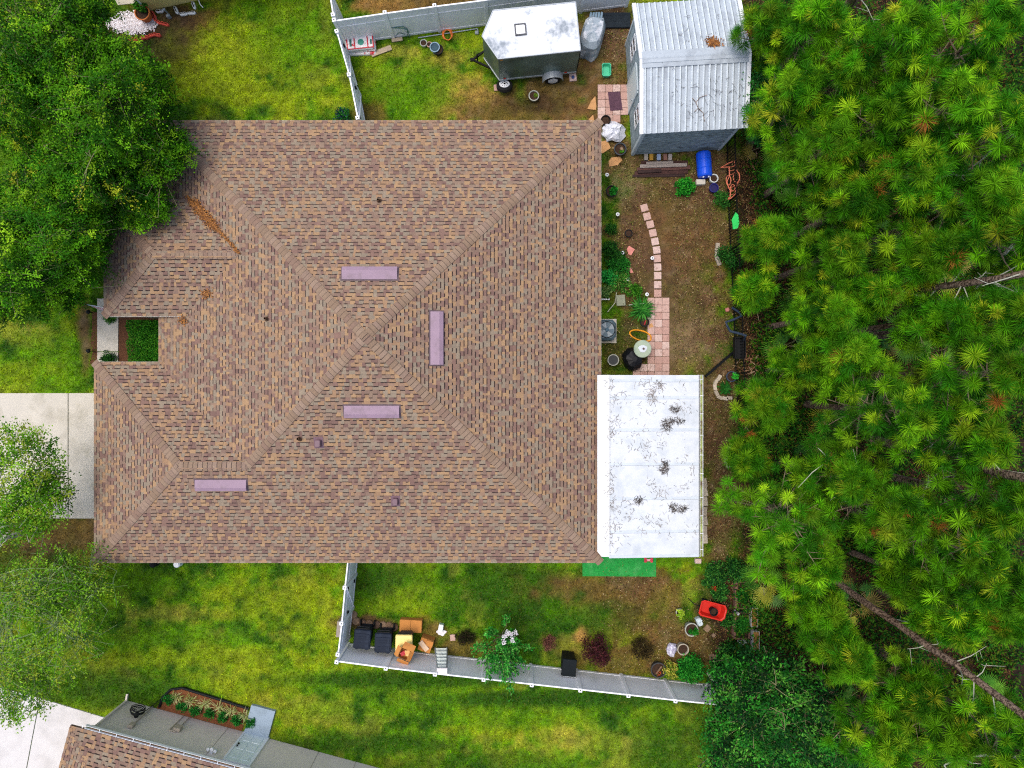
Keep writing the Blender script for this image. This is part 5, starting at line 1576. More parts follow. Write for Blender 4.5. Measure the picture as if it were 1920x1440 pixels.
# things hung on the iron fence
V_ = [tp2 for tp2 in [(1372,412),(1379,398),(1384,403),(1386,418),(1383,428),(1375,430)]]
m = MB(); m.prism([P(px, py, 1.2) for px, py in V_], 1.17, 1.22); m.beam((*P(1376, 412, 1.0), 1.0), (*P(1377, 428, 1.0), 1.0), .02, .4)
tag(m.build('green_cloth', mat('green_cloth', lin(52, 206, 96), .8, .12, 9, .5, 20)), 'bright green cloth draped over the iron fence', 'cloth')
m = MB(); m.tube([(*P(px, py, z), z) for px, py, z in ((1373,577,.9),(1384,584,1.1),(1391,592,1.25),(1376,599,1.0),(1361,604,.8),(1364,612,.8),(1369,621,1.0),(1385,625,1.2),(1398,629,1.2),(1393,640,.8))], .05, 9)
tag(m.build('corrugated_drain_hose', mat('drain_hose', lin(46, 60, 78), .45, .15, 6)), 'blue black corrugated hose twisting over the iron fence', 'hose')
x, y = P(1388, 652, .95); m = MB(); 
for dx, dy, ax, ay in ((-.2,0,.03,.86),(.2,0,.03,.86),(0,-.42,.38,.03),(0,.42,.38,.03)): m.box((x+dx, y+dy, .85), (ax, ay, .25))
m.box((x, y, .74), (.38, .82, .03)); tag(m.build('fence_trough', M_black), 'black trough planter hung on the iron fence', 'planter')
t, p = pot(1372, 706, .2, .35, mat('blue_grey_pot', lin(48, 64, 86), .5, .15), 'blue grey pot with a bright green sprig by the iron fence'); plant_in(t, p + Vector((.14, 0, .02)), .16, .2, 200, [(70,190,60),(50,160,50)], .09, .05)
# stone arcs on the dirt
M_lime = [mat('lime%d' % k, lin(*c), .95, .15, 6, .4, 40) for k, c in enumerate(((190,178,158),(172,160,142),(204,190,170)))]
def stones(label, pts, s):
    r = thing('stone_edging', label, 'edging', (*P(*pts[0]), 0))
    for i, (px, py) in enumerate(pts):
        x, y = P(px, py); q = pts[min(i+1, len(pts)-1)]; q0 = pts[max(i-1, 0)]
        a = math.atan2(-(q[1]-q0[1]), q[0]-q0[0])
        MB().rbox((x, y, .03), (s*1.25, s*.75, .1), .02, rz=a + random.uniform(-.2, .2)).build('stone', random.choice(M_lime), r)
stones('short line of pale stones at the vine on the iron fence', [(1345,462),(1344,472),(1344,482),(1347,492)], .22)
stones('curved arc of pale edging stones below the blue grey pot', [(1348,708),(1342,716),(1340,726),(1343,737),(1349,745),(1359,747),(1367,746)], .2)
stones('short arc of pale stones under the pine beside the white porch roof', [(1366,842),(1362,852),(1361,863),(1364,872)], .2)
stones('straight line of pale pavers along the white porch roof gutter', [(1320,905),(1321,922),(1321,940),(1320,958),(1321,976),(1320,994),(1321,1010)], .3)
x, y = P(1363, 581); m = MB(); m.rbox((x, y, .05), (.16, .16, .12), .03, rz=.3); tag(m.build('pink_brick', M_flag), 'small pink brick beside the iron fence', 'brick')

# ------------------------------------------------------------------ top yard things
x, y = P(677, 84, .25); T = Matrix.Translation((x, y, 0)) @ Matrix.Rotation(R(4), 4, 'Z')
M_bagp = mat('bag_print', lin(236, 232, 232), .4, .1, 8, second=lin(206, 50, 62), cut=(.58, .62), sscale=3.2)
bgs = thing('soil_bag_stack', 'stack of white and red plastic soil bags by the fence corner', 'bags', (x, y, 0))
for k, (dx, dy, z) in enumerate(((.0, -.06, .07), (.02, .02, .2), (-.04, .03, .33))):
    m = MB(T); m.rbox((dx, dy, z), (1.15, .56, .13), .055, rz=R(k * 2 - 2)); bo_ = m.build('soil_bag', M_bagp, bgs)
    if k == 2:
        m = MB(T)
        for px in (-.55, -.24, .3, .52): m.box((px, dy, z + .068), (.05, .5, .006), rz=R(2))
        for sy in (-.26, .29): m.box((-.02, dy + sy*.92, z + .0685), (1.05, .04, .006), rz=R(2))
        m.build('red_band', mat('bag_red', lin(200, 44, 58), .4, .05), bo_)
        m = MB(T); m.lathe((.02, dy + .01, z + .066), [(.13, 0), (.13, .007), (.09, .008), (.09, .006), (.06, .006)], 20); m.build('round_logo', mat('bag_green', lin(70, 150, 130), .4, .05), bo_)
        m = MB(T); m.box((-.4, dy, z + .069), (.09, .3, .006)); m.box((.44, dy, z + .069), (.07, .2, .006)); m.build('printed_block', mat('bag_dark', lin(60, 110, 100), .4, .05), bo_)
for (a, b, wd, lb) in (((697,104),(734,90),.2,'long weathered board lying below the soil bags'), ((735,77),(755,74),.14,'short pale board lying by the white fence')):
    m = MB(); m.beam((*P(*a), .05), (*P(*b), .05), wd, .05); tag(m.build('board', mat('grey_board', lin(186, 168, 142), .9, .2, 5, stretch=(1, 4, 4))), lb, 'plank')
m = MB()
for zz, r in ((0, 1.0), (1, .86)):
    m.tube([(*P(712, 71, .05), .05), (*P(722, 58, .5), .5), (*P(731, 51, .8), .8 - .05*zz), (*P(756, 50 + 2*zz, .8), .8 - .05*zz), (*P(764, 55 + 2*zz, .6), .6), (*P(768 - 5*zz, 68, .1), .05)], .018, 6)
m.tube([(*P(741, 68, .1), .1), (*P(748, 61, .4), .4), (*P(760, 65, .2), .2)], .014, 6)
tag(m.build('wire_hoop', mat('green_wire', lin(84, 124, 116), .5, .15)), 'green wire garden hoops leaning on the white fence', 'hoops')
o = MB()
for k in range(4): o.tube(ringline(839, 64 + k*.6, .21 - .02*k, .26 - .015*k, .06 + .03*k, .2, wob=.05), .016, 6)
tag(o.build('orange_cord', mat('orange_cord', lin(240, 132, 64), .5, .1)), 'coiled orange extension cord on the grass by the fence', 'cord')
o = MB(); o.tube([(*P(784, 71, .04), .05), (*P(896, 54, .06), .08)], .022, 6); o.rbox((*P(894, 61, .05), .05), (.16, .14, .08), .02); o.tube([(*P(895, 54, .06), .08), (*P(897, 60, .06), .08)], .022, 6)
tag(o.build('metal_pole', M_galv), 'long thin grey pole lying along the white fence base', 'pole')
t, p = pot(794, 80, .13, .22, M_greypot, 'small grey pot left of the blue rimmed pot'); 
t, p = pot(805, 83, .1, .15, mat('pink_pot', lin(200, 160, 140), .7, .1), 'small pale pink pot between the two larger pots')
t, p = pot(815, 88, .19, .35, mat('blue_rim', lin(132, 160, 178), .5, .12), 'pale blue rimmed pot with dark soil', soil=mat('blue_soil', lin(60, 84, 96), .9, .3, 20))
t, p = pot(821, 92, .2, .28, M_black, 'large black nursery pot tucked behind the blue rimmed pot')
shrub('low_shrub', 'low dark green shrub at the roof edge beside the top gate fence', 'shrub', 640, 216, .38, .5, 900, [(44,130,40),(30,96,34),(40,60,80)], .08, .04)
# things by the yellow house
t, p = pot(266, 23, .3, .42, mat('terracotta2', lin(206, 120, 62), .8, .15, 5, second=lin(180, 96, 50), cut=(.5, .6)), 'large terracotta pot with green plant by the yellow wall'); plant_in(t, p + Vector((-.05, .15, 0)), .34, .4, 500, G_MID, .1, .045)
gp = thing('white_gravel', 'patch of white gravel under the tree by the yellow wall', 'gravel', (*P(245, 42), 0), kind='stuff')
V, Cs = [], []
for _ in range(4200):
    px, py = random.gauss(247, 22), random.gauss(43, 9.5)
    if abs((px-247)/50)**2 + abs((py-43)/24)**2 > .55 + .9*float(fbm(px/9, py/9, 77)): continue
    x, y = P(px, py); s = random.uniform(.015, .04); a = random.random()*3; q = [(math.cos(a + k*math.pi/2)*s, math.sin(a + k*math.pi/2)*s*random.uniform(.6, 1)) for k in range(4)]; z = random.uniform(.01, .035)
    V.append([(x+u, y+v, z + random.uniform(-.008, .008)) for u, v in q]); Cs.append(lin(*random.choice(((236,230,236),(214,206,210),(190,180,176),(244,242,246)))))
    V.append([(x+q[0][0], y+q[0][1], z), (x+q[1][0], y+q[1][1], z), (x+q[1][0], y+q[1][1], 0), (x+q[0][0], y+q[0][1], 0)]); Cs.append(Cs[-1])
array_mesh('gravel', np.array(V), 4, np.array(Cs), M_col, gp)
M_brickred = mat('edging_red', lin(226, 92, 74), .85, .12, 8)
def scallop(label, pts, m, s=(.22, .13)):
    r = thing('scalloped_edging', label, 'edging', (*P(*pts[0]), 0))
    for i, (px, py) in enumerate(pts):
        q = pts[min(i+1, len(pts)-1)]; q0 = pts[max(i-1, 0)]; a = math.atan2(-(q[1]-q0[1]), q[0]-q0[0]); x, y = P(px, py)
        MB().rbox((x, y, .05), (s[0], s[1], .14), .05, rz=a).build('edging_block', m, r)
scallop('row of red scalloped edging blocks below the white gravel', [(248,75),(256,75),(269,72),(276,71),(284,68),(291,66),(298,67)], M_brickred)
scallop('angled red scalloped edging beside the white gravel', [(287,26),(290,31),(292,37),(299,43),(306,45),(313,47)], M_brickred)
wc = thing('white_edging', 'group of rounded white edging blocks by the yellow wall', 'edging', (*P(340, 22), 0))
for px, py, a in ((331,20,-65),(345,27,5),(360,25,5),(364,11,-70),(300,22,5)):
    x, y = P(px, py); MB().rbox((x, y, .05), (.34, .13, .12), .055, rz=R(a)).build('edging_block', M_white, wc)
o = MB(); o.tube([(*P(372, 0, .1), .08), (*P(375, 8, .1), .08), (*P(380, 13, .1), .05)], .022, 6); tag(o.build('white_hose', M_white), 'short white hose end by the yellow wall', 'hose')
o = MB(); x, y = P(310, 20, .3); o.lathe((x, y, 0), [(.03, 0), (.03, .4), (.06, .42), (.02, .46)], 10); o.rbox((x + .03, y - .12, .1), (.16, .12, .2), .03, rz=.4); tag(o.build('wall_spigot', M_galv), 'grey tap post against the yellow wall', 'tap')

# ------------------------------------------------------------------ entry: flag, path lights
x, y = P(163, 571, 2.6)
fl_ = thing('house_flag', 'striped flag hanging from an angled pole at the entry roof corner', 'flag', (x, y, 0))
a = Vector((*P(199, 577, 2.3), 2.3)); b = Vector((*P(156, 570, 2.75), 2.75))
MB().tube([a, b], .016, 8).build('pole', M_whitemetal, fl_)
d = (a - b).normalized()
nst = 13; V = []; Cs = []
nseg = 12; drop = .9
for i in range(nst):
    for k in range(nseg):
        q = []
        for ii, kk in ((i, k), (i+1, k), (i+1, k+1), (i, k+1)):
            u, v = .06 + .92*ii/nst, kk/nseg
            p0 = b.lerp(a, u*.9); w_ = math.sin(v*7 + u*5)*.07*v + .05*v
            q.append((p0.x + .12*w_, p0.y - w_*2.2*u - .02, p0.z - .02 - drop*v*(.35 + .65*u)))
        V.append(q)
        Cs.append(lin(40, 60, 120) if (i < 7 and k < 5) else (lin(190, 70, 70) if i % 2 == 0 else lin(232, 232, 236)))
array_mesh('cloth', np.array(V), 4, np.array(Cs), mat('flag_cloth', None, .8, .05, 8, trans=.2), fl_)
for px, py, lb in ((166,585,'small black path light below the flag'), (166,658,'small black path light near the driveway lawn corner')):
    x, y = P(px, py, .3); t = thing('path_light', lb, 'garden light', (x, y, 0), 'black path lights')
    MB().lathe((x, y, 0), [(.014, 0), (.014, .3)], 8).build('stake', M_iron, t); MB().lathe((x, y, .28), [(.03, 0), (.09, .03), (.07, .09), (.02, .12)], 14).build('lamp_cap', M_black, t)
for px, lb in ((285, 'black hose bib box under the lower eave of the garage'), (330, 'white round pipe cap under the lower garage eave')):
    x, y = P(px, 1059, .4); m = MB(); m.lathe((x, y, .05), [(.14, 0), (.14, .3), (.1, .36), (.03, .37)], 14); tag(m.build('valve_cover', M_black if px < 300 else M_whitemetal), lb, 'valve cover')
M_greenbark = mat('green_bark', lin(136, 158, 100), .9, .2, 8, .3, 30)
# ------------------------------------------------------------------ broadleaf trees
def broadleaf(name, label, cat, base, lobes, nspray, nleaf, slen, pal, ll, lw, barkm, twigm, trunk_r=.16, limbs=12, twig_share=.6, fork=1.6, wts=None, depth=1.6, spread=.16, twig_r=.006, tone=(.72, 1.25), group=None, droop=.0):
    """lobes: (px, py, rx, ry, hmin, hmax, weight) of the crown as seen; sprays of leaves on twigs, limbs from the trunk"""
    bx, by = P(*base)
    t = thing(name, label, cat, (bx, by, 0), group)
    w_ = np.array([l[6] for l in lobes], float); w_ /= w_.sum()
    S0, S1 = [], []
    k = RNG.choice(len(lobes), nspray, p=w_)
    for i in k:
        cx, cy, rx, ry, h0, h1, _ = lobes[i]
        rr = math.sqrt(RNG.random()); a = RNG.random() * 2 * math.pi
        px, py = cx + rx * rr * math.cos(a), cy + ry * rr * math.sin(a)
        h = h0 + (h1 - h0) * math.sqrt(max(0, 1 - rr * rr)) - RNG.random() ** 2 * depth * (1 - rr * .8)
        h = max(.8, h)
        x, y = P(px, py, h)
        out = Vector((x - bx, y - by, .0)); out = out.normalized() if out.length > .01 else Vector((1, 0, 0))
        d = out * .7 + Vector((RNG.normal(0, .6), RNG.normal(0, .6), RNG.normal(.25, .35) - droop)); d.normalize()
        L = slen * RNG.uniform(.6, 1.25)
        S0.append(Vector((x, y, h)) - d * L * .6); S1.append(Vector((x, y, h)) + d * L * .4)
    A0, A1 = np.array([tuple(v) for v in S0]), np.array([tuple(v) for v in S1])
    n = nspray * nleaf
    u = RNG.random((nspray, nleaf)) ** .8
    c = A0[:, None, :] + (A1 - A0)[:, None, :] * u[:, :, None]
    c = c + RNG.normal(0, 1, (nspray, nleaf, 3)) * (spread * (1.15 - u * .7))[:, :, None] * np.array([1, 1, .6])
    c = c.reshape(-1, 3)
    ax = (A1 - A0) / np.linalg.norm(A1 - A0, axis=1, keepdims=True)
    d = np.repeat(ax, nleaf, 0) * .7 + RNG.normal(0, .6, (n, 3)) * np.array([1, 1, .7]); d /= np.linalg.norm(d, axis=1, keepdims=True)
    pl = np.array([linarr(q) for q in pal])
    sc = pl[RNG.choice(len(pl), nspray, p=wts)] * RNG.uniform(tone[0], tone[1], (nspray, 1))
    cols = np.repeat(sc, nleaf, 0) * RNG.uniform(.8, 1.2, (n, 1))
    V = leaf_quads(c, d, RNG.uniform(.7, 1.25, n) * ll, RNG.uniform(.8, 1.2, n) * lw)
    array_mesh('crown', V, 4, cols, M_leaf, t)
    top = Vector((bx, by, fork))
    m = MB()
    m.tube([(bx, by, -.05), (bx + .03, by + .02, fork * .5), top], [trunk_r * 1.25, trunk_r, trunk_r * .85], 10)
    m.build('trunk', barkm, t)
    ends = [int(q) for q in RNG.choice(nspray, limbs, replace=False)]
    lb = MB(); mids = []
    for e in ends:
        q = S0[e]; a = top.lerp(q, .35) + Vector((RNG.normal(0, .15), RNG.normal(0, .15), .25)); b = top.lerp(q, .72) + Vector((RNG.normal(0, .2), RNG.normal(0, .2), .15))
        lb.tube([top, a, b, q], [trunk_r * .55, trunk_r * .38, trunk_r * .22, .012], 6)
        mids += [a, b, a.lerp(b, .5), b.lerp(q, .5), q]
    lb.build('limb', barkm, t)
    tw = MB(); MA = np.array([tuple(v) for v in mids])
    for i in range(nspray):
        if RNG.random() > twig_share: continue
        tw.tube([S0[i], S0[i].lerp(S1[i], .5) + Vector((RNG.normal(0, .03), RNG.normal(0, .03), .02)), S1[i]], [twig_r * 1.2, twig_r, twig_r * .5], 3, cap=False)
        if RNG.random() < .45:
            j = int(np.argmin(((MA - A0[i]) ** 2).sum(1)))
            q = Vector(MA[j]); tw.tube([q, q.lerp(S0[i], .5) + Vector((0, 0, .08)), S0[i]], [twig_r * 2.2, twig_r * 1.6, twig_r * 1.2], 4, cap=False)
    o = tw.build('twigs', twigm, t)
    o['kind'] = 'stuff'
    return t

OAK = [(76,136,14),(104,162,22),(46,104,12),(136,180,30),(28,72,10),(166,178,42)]
OAKW = [.30,.19,.27,.06,.17,.01]
broadleaf('oak_tree', 'dense green oak spreading over the upper left corner of the shingled roof', 'tree', (225, 290),
          [(165,195,125,140,4.4,6.6,2.8),(245,290,85,72,3.9,5.0,1.4),(275,200,48,60,3.4,4.3,.6),(305,285,50,36,3.9,4.4,.35),(235,375,70,52,3.9,4.5,.7),(130,330,120,90,4.2,6.0,1.4),(250,140,55,34,3.4,4.4,.4),(325,270,28,24,4,4.3,.12),(285,395,30,26,3.9,4.2,.12)],
          950, 112, 1.25, OAK, .088, .044, M_bark, M_twig, .2, 18, wts=OAKW, tone=(.55, 1.4), depth=2.4, spread=.15)
broadleaf('oak_tree', 'dense green oak at the left edge above the front lawn', 'tree', (120, 470),
          [(60,440,130,115,4.0,6.3,2.4),(120,480,76,66,3.5,5.0,1.1),(40,552,110,42,3.0,4.4,1.0),(-20,480,120,120,4.5,6.5,1.4),(165,430,34,50,3.2,4.2,.35)],
          780, 112, 1.25, OAK, .088, .044, M_bark, M_twig, .2, 16, wts=OAKW, tone=(.55, 1.4), depth=2.4, spread=.15)
broadleaf('oak_tree', 'dense green oak in the top left corner beside the white gravel', 'tree', (130, 80),
          [(50,70,140,120,4.4,6.8,2.6),(165,12,44,30,3.2,4.5,.5),(165,118,80,52,3.8,5.2,1.0),(-20,160,120,120,4.5,6.8,1.2)],
          740, 112, 1.25, OAK, .088, .044, M_bark, M_twig, .2, 16, wts=OAKW, tone=(.55, 1.4), depth=2.4, spread=.15)
ELM = [(82,138,18),(108,164,30),(60,110,14),(132,178,42),(140,160,44)]
broadleaf('young_elm', 'leafy light green tree hanging over the lower driveway corner', 'tree', (40, 1000),
          [(35,885,80,90,3.2,4.8,2.0),(75,935,56,56,3.0,4.2,.9),(20,980,70,40,3.0,4.0,.6)],
          300, 48, 1.0, ELM, .095, .055, M_palebark, M_palebark, .11, 14, twig_share=.35, fork=1.2, spread=.15, twig_r=.008, depth=1.2)
broadleaf('young_elm', 'airy tree with pale branches and small light leaves at the lower left edge', 'tree', (70, 1080),
          [(95,1095,105,60,3.0,4.6,1.0),(60,1190,130,95,3.2,5.2,1.7),(30,1295,66,56,3.2,4.6,.9),(150,1120,70,50,2.9,3.8,.4),(185,1035,40,26,2.9,3.3,.12)],
          340, 46, 1.25, ELM, .09, .05, M_greenbark, M_greenbark, .12, 34, twig_share=1.0, fork=1.2, spread=.17, twig_r=.010, depth=1.0)
broadleaf('understory_tree', 'dark glossy leaved tree filling the bottom edge under the pines', 'tree', (1400, 1230),
          [(1420,1290,95,70,2.6,4.4,2),(1480,1350,110,80,2.6,4.6,2),(1390,1380,70,60,2.2,3.6,1.2),(1560,1400,90,60,2.4,4.0,1.2),(1440,1430,120,40,2.2,3.2,1)],
          640, 46, .8, [(30,100,30),(50,132,36),(20,66,24),(84,150,48),(16,50,20)], .13, .06, M_bark, M_twig, .12, 14, spread=.2, tone=(.5, 1.5), depth=2.2)
broadleaf('understory_tree', 'small broadleaf tree pressed against the right side of the shed', 'tree', (1425, 210),
          [(1420,190,26,70,2.2,3.4,1.4),(1435,235,40,30,1.6,2.6,1),(1402,100,16,40,2.9,3.4,.4)],
          210, 46, .6, [(40,110,40),(56,132,52),(30,84,34)], .11, .055, M_bark, M_twig, .08, 8, spread=.15)

# ------------------------------------------------------------------ pines
def needles(cent, axis, n, L, wd, cols):
    """tufts: centres (m,3), axes (m,3) -> triangles"""
    m = len(cent)
    a = np.repeat(axis, n, 0)
    r = RNG.normal(0, 1, (m * n, 3)); r -= a * (r * a).sum(1, keepdims=True); r /= np.linalg.norm(r, axis=1, keepdims=True)
    th = np.radians(28 + 70 * RNG.random((m * n, 1)) ** .8)
    d = a * np.cos(th) + r * np.sin(th)
    base = np.repeat(cent, n, 0) + a * RNG.uniform(-.12, .06, (m * n, 1))
    ln = np.repeat(L * RNG.uniform(.62, 1.2, m), n)[:, None] * RNG.uniform(.75, 1.15, (m * n, 1))
    tip = base + d * ln; tip[:, 2] -= (ln[:, 0] ** 2) * .25 * np.sin(th[:, 0])
    s = np.cross(d, RNG.normal(0, 1, (m * n, 3))); s /= np.linalg.norm(s, axis=1, keepdims=True)
    mid = base + d * ln * .35
    V = np.stack([base, mid + s * wd * .5, tip, mid - s * wd * .5], 1)
    return V, np.repeat(cols, n, 0) * RNG.uniform(.75, 1.25, (m * n, 1))

PINE = np.array([linarr(c) for c in ((112,190,18),(144,212,26),(78,160,18),(180,224,36),(202,214,48),(56,134,20))])
PINE_OLD_SHADED = np.array([linarr(c) for c in ((40,104,12),(58,126,16),(28,80,12),(90,134,22))])  # inner needles, darkened in colour for the shade inside the crown
PINEW = [.27,.24,.2,.12,.06,.11]
DEADC = linarr((176,112,50))
def pine(label, cx, cy, htop, R_, base=None, depth=3.0, whorl=5, nb=6, dead=.007, tint=1.0):
    tint = RNG.uniform(.72, 1.12)
    hm = htop - depth * .45
    if base is None:
        f = (H - hm) / H
        base = (max(1404, 960 + (cx - 960) * f), 720 + (cy - 720) * f)
    bx, by = P(*base)
    tx, ty = P(cx, cy, htop)
    t = thing('pine_tree', label, 'tree', (bx, by, 0), 'pines in the wood')
    B, Tp = Vector((bx, by, -.05)), Vector((tx, ty, htop))
    mid = B.lerp(Tp, .5) + Vector((RNG.normal(0, .12), RNG.normal(0, .12), 0))
    def trunk(u):
        a = B.lerp(mid, u); b = mid.lerp(Tp, u); return a.lerp(b, u)
    r0 = .05 + .013 * htop
    m = MB(); m.tube([trunk(u) for u in np.linspace(0, 1, 9)], [r0 * (1 - .85 * u) for u in np.linspace(0, 1, 9)], 9); m.build('trunk', M_bark, t)
    bm = MB(); tc, ta, new = [Tp + Vector((0, 0, .1))], [Vector((0, 0, 1))], [1.]
    for w in range(whorl):
        f = w / max(1, whorl - 1)                       # 0 low, 1 top
        u = 1 - depth / htop * (1 - f) * .98
        p = trunk(u)
        rad = R_ * (1.0 - .72 * f ** 1.3) * RNG.uniform(.85, 1.1)
        a0 = RNG.random() * 6.28
        for b in range(nb):
            a = a0 + b * 2 * math.pi / nb + RNG.normal(0, .25)
            L = rad * RNG.uniform(.7, 1.1)
            d = Vector((math.cos(a), math.sin(a), .12 + .3 * f)); d.normalize()
            q1 = p + d * L * .5 + Vector((0, 0, -.03)); q2 = p + d * L + Vector((0, 0, .12 * L))
            bm.tube([p, q1, q2], [.016 + .012 * L, .012 + .006 * L, .008], 5, cap=False)
            side = Vector((-d.y, d.x, 0))
            ns = max(3, int(L * 3.1))
            for k in range(ns):
                s = .32 + .68 * (k + RNG.random() * .6) / ns
                c = p.lerp(q2, s) if s > .5 else p.lerp(q1, s * 2)
                off = side * RNG.choice((-1, 1)) * RNG.uniform(.12, .42) * (1.15 - s * .6) * min(1.6, L) + Vector((0, 0, RNG.uniform(.02, .22)))
                e = c + off + d * .12
                if RNG.random() < .75: bm.tube([c, e], [.009, .006], 4, cap=False)
                tc.append(e); ta.append(off.normalized() * .55 + Vector((0, 0, .8)) + d * .3); new.append(max(0, (s - .45) * 1.2) * RNG.random() ** .5 * 1.4)
            tc.append(q2); ta.append(d * .8 + Vector((0, 0, .7))); new.append(RNG.uniform(.5, 1.2))
    o = bm.build('branch', M_twigpine, t); o['kind'] = 'stuff'
    Cn = np.array([tuple(v) for v in tc]); An = np.array([tuple((v.normalized() + Vector((RNG.normal(0, .32), RNG.normal(0, .32), RNG.normal(0, .2)))).normalized()) for v in ta])
    nw = np.clip(np.array(new), 0, 1.2)[:, None]          # young tips brighter by nature; crown shade put into the old needles' colour
    old = PINE_OLD_SHADED[RNG.choice(len(PINE_OLD_SHADED), len(Cn))]
    cols = (old * (1 - nw) + PINE[RNG.choice(len(PINE), len(Cn), p=PINEW)] * nw) * RNG.uniform(.7, 1.25, (len(Cn), 1)) * tint
    dd = RNG.random(len(Cn)) < dead
    cols[dd] = DEADC * RNG.uniform(.7, 1.1, (dd.sum(), 1))
    V, cc = needles(Cn, An, NEEDLES, .37, .0145, cols)
    array_mesh('crown', V, 4, cc, M_needle, t)
M_twigpine = mat('pine_twig', lin(142, 124, 104), .9, .25, 8)
NEEDLES = 125
PINES = [
 ('broad bright pine leaning towards the lower corner of the white porch roof', 1490, 985, 6.6, 2.5, (1432, 930), 3.4),
 ('bright pine just below the broad one, beside the raised beds', 1540, 1065, 6.0, 1.35, (1452, 1000), 2.4),
 ('small bright pine at the iron fence right of the white porch roof top', 1440, 765, 4.8, 1.05, None, 2.2),
 ('small pine overhanging the stone arc beside the white porch roof', 1400, 868, 4.2, .8, (1404, 850), 1.8),
 ('young bright pine right of the green cloth on the iron fence', 1452, 440, 5.4, .95, None, 2.2),
 ('small low pine overhanging the blue black hose', 1412, 545, 3.6, .75, None, 1.6),
 ('bright pine in the second row level with the stepping stones', 1590, 470, 7.2, 1.25, None, 2.6),
 ('upright bright pine left of the bare pale branches', 1568, 585, 7.0, .95, None, 2.4),
 ('pine with an orange dead tuft in the middle of the wood', 1610, 655, 7.0, 1.15, None, 2.6),
 ('broad pine in the wood level with the porch roof middle', 1700, 770, 8.6, 1.7, None, 3.2),
 ('tall dark pine at the right edge level with the paver patio', 1885, 700, 10.5, 1.5, None, 3.2),
 ('dark pine at the right edge above the long bare trunk', 1850, 830, 9.5, 1.5, None, 3.2),
 ('yellow green pine against the top right corner of the shed roof', 1440, 50, 5.6, 1.45, (1425, 110), 2.6),
 ('dense pine right of the shed ridge', 1500, 165, 6.6, 1.5, None, 2.8),
 ('dense pine right of the lower shed wall', 1560, 270, 7.2, 1.5, None, 2.8),
 ('pine at the top edge beside the thick leaning trunk', 1545, 30, 7.6, 1.3, None, 2.8),
 ('tall pine at the top edge of the wood, second from the corner', 1700, 60, 9.6, 1.6, None, 3.2),
 ('tall pine in the top right corner', 1860, 50, 10.5, 1.7, None, 3.4),
 ('tall pine with orange dead tufts near the upper right edge', 1800, 190, 10.0, 1.8, None, 3.4),
 ('bright pine in the upper wood left of the orange dead tufts', 1680, 205, 8.8, 1.5, None, 3.0),
 ('bright pine in the upper wood above the bare pale branches', 1725, 315, 9.0, 1.6, None, 3.0),
 ('pine at the right edge above the bare pale branches', 1870, 360, 9.8, 1.5, None, 3.0),
 ('pine in the second row level with the coral trellis', 1620, 370, 7.6, 1.35, None, 2.8),
 ('pine left of the long bare trunk near the lower wood', 1690, 960, 8.4, 1.6, None, 3.0),
 ('tall pine at the right edge right of the long bare trunk top', 1830, 1040, 9.4, 1.8, None, 3.2),
 ('pine below the long bare trunk in the lower wood', 1605, 1245, 6.4, 1.15, None, 2.4),
 ('pine at the bottom edge near the lower right corner', 1790, 1385, 8.0, 1.5, None, 2.8),
 ('pine at the bottom edge beside the dark glossy tree', 1675, 1405, 6.8, 1.2, None, 2.4),
 ('pine in the second row right of the broad bright pine', 1600, 905, 7.4, 1.2, None, 2.6),
 ('low pine in the wood level with the black trough', 1520, 690, 5.2, 1.0, None, 2.2),
 ('low dark pine between the raised beds and the long trunk', 1560, 1165, 5.2, 1.1, None, 2.2),
 ('thin pine at the right edge between the bare branches and the dark pine', 1800, 600, 8.6, 1.0, None, 2.6),
 ('small pine at the foot of the level bare trunk', 1660, 545, 7.0, .9, None, 2.2),
 ('pine above the level bare trunk in the middle wood', 1775, 470, 8.8, 1.05, None, 2.6),
 ('small pine above the upper half of the long bare trunk', 1745, 1110, 6.4, .9, None, 2.2),
 ('pine beside the upper end of the long bare trunk, on its upper side', 1885, 1172, 8.4, 1.0, None, 2.6),
 ('small pine tucked along the upper side of the long bare trunk', 1800, 1190, 6.4, .7, None, 2.0),
 ('tall pine at the right edge just under the top corner pine', 1915, 230, 10.5, 1.5, None, 3.0),
 ('tall pine at the right edge level with the green cloth', 1930, 440, 10.5, 1.4, None, 3.0),
 ('tall pine at the right edge level with the air conditioner', 1925, 590, 10.2, 1.2, None, 3.0),
 ('tall pine at the right edge below the dead limb of the lower wood', 1925, 960, 10.0, 1.5, None, 3.0),
 ('tall pine at the right edge beside the long trunk upper end', 1925, 1120, 10.0, 1.4, None, 3.0),
 ('tall pine filling the lower right corner', 1935, 1430, 10.0, 1.4, None, 3.0),
 ('pine between the long bare trunk and the bottom edge', 1735, 1320, 7.2, 1.1, None, 2.4),
 ('pine in the wood just above the curving dead limb', 1640, 110, 8.0, 1.2, None, 2.8) if False else ('pine in the upper wood between the top edge and the bright pine', 1610, 120, 8.0, 1.2, None, 2.8),
]
for lb, cx, cy, ht, r_, ba, dp in PINES:
    pine(lb, cx, cy, ht, r_, ba, dp)
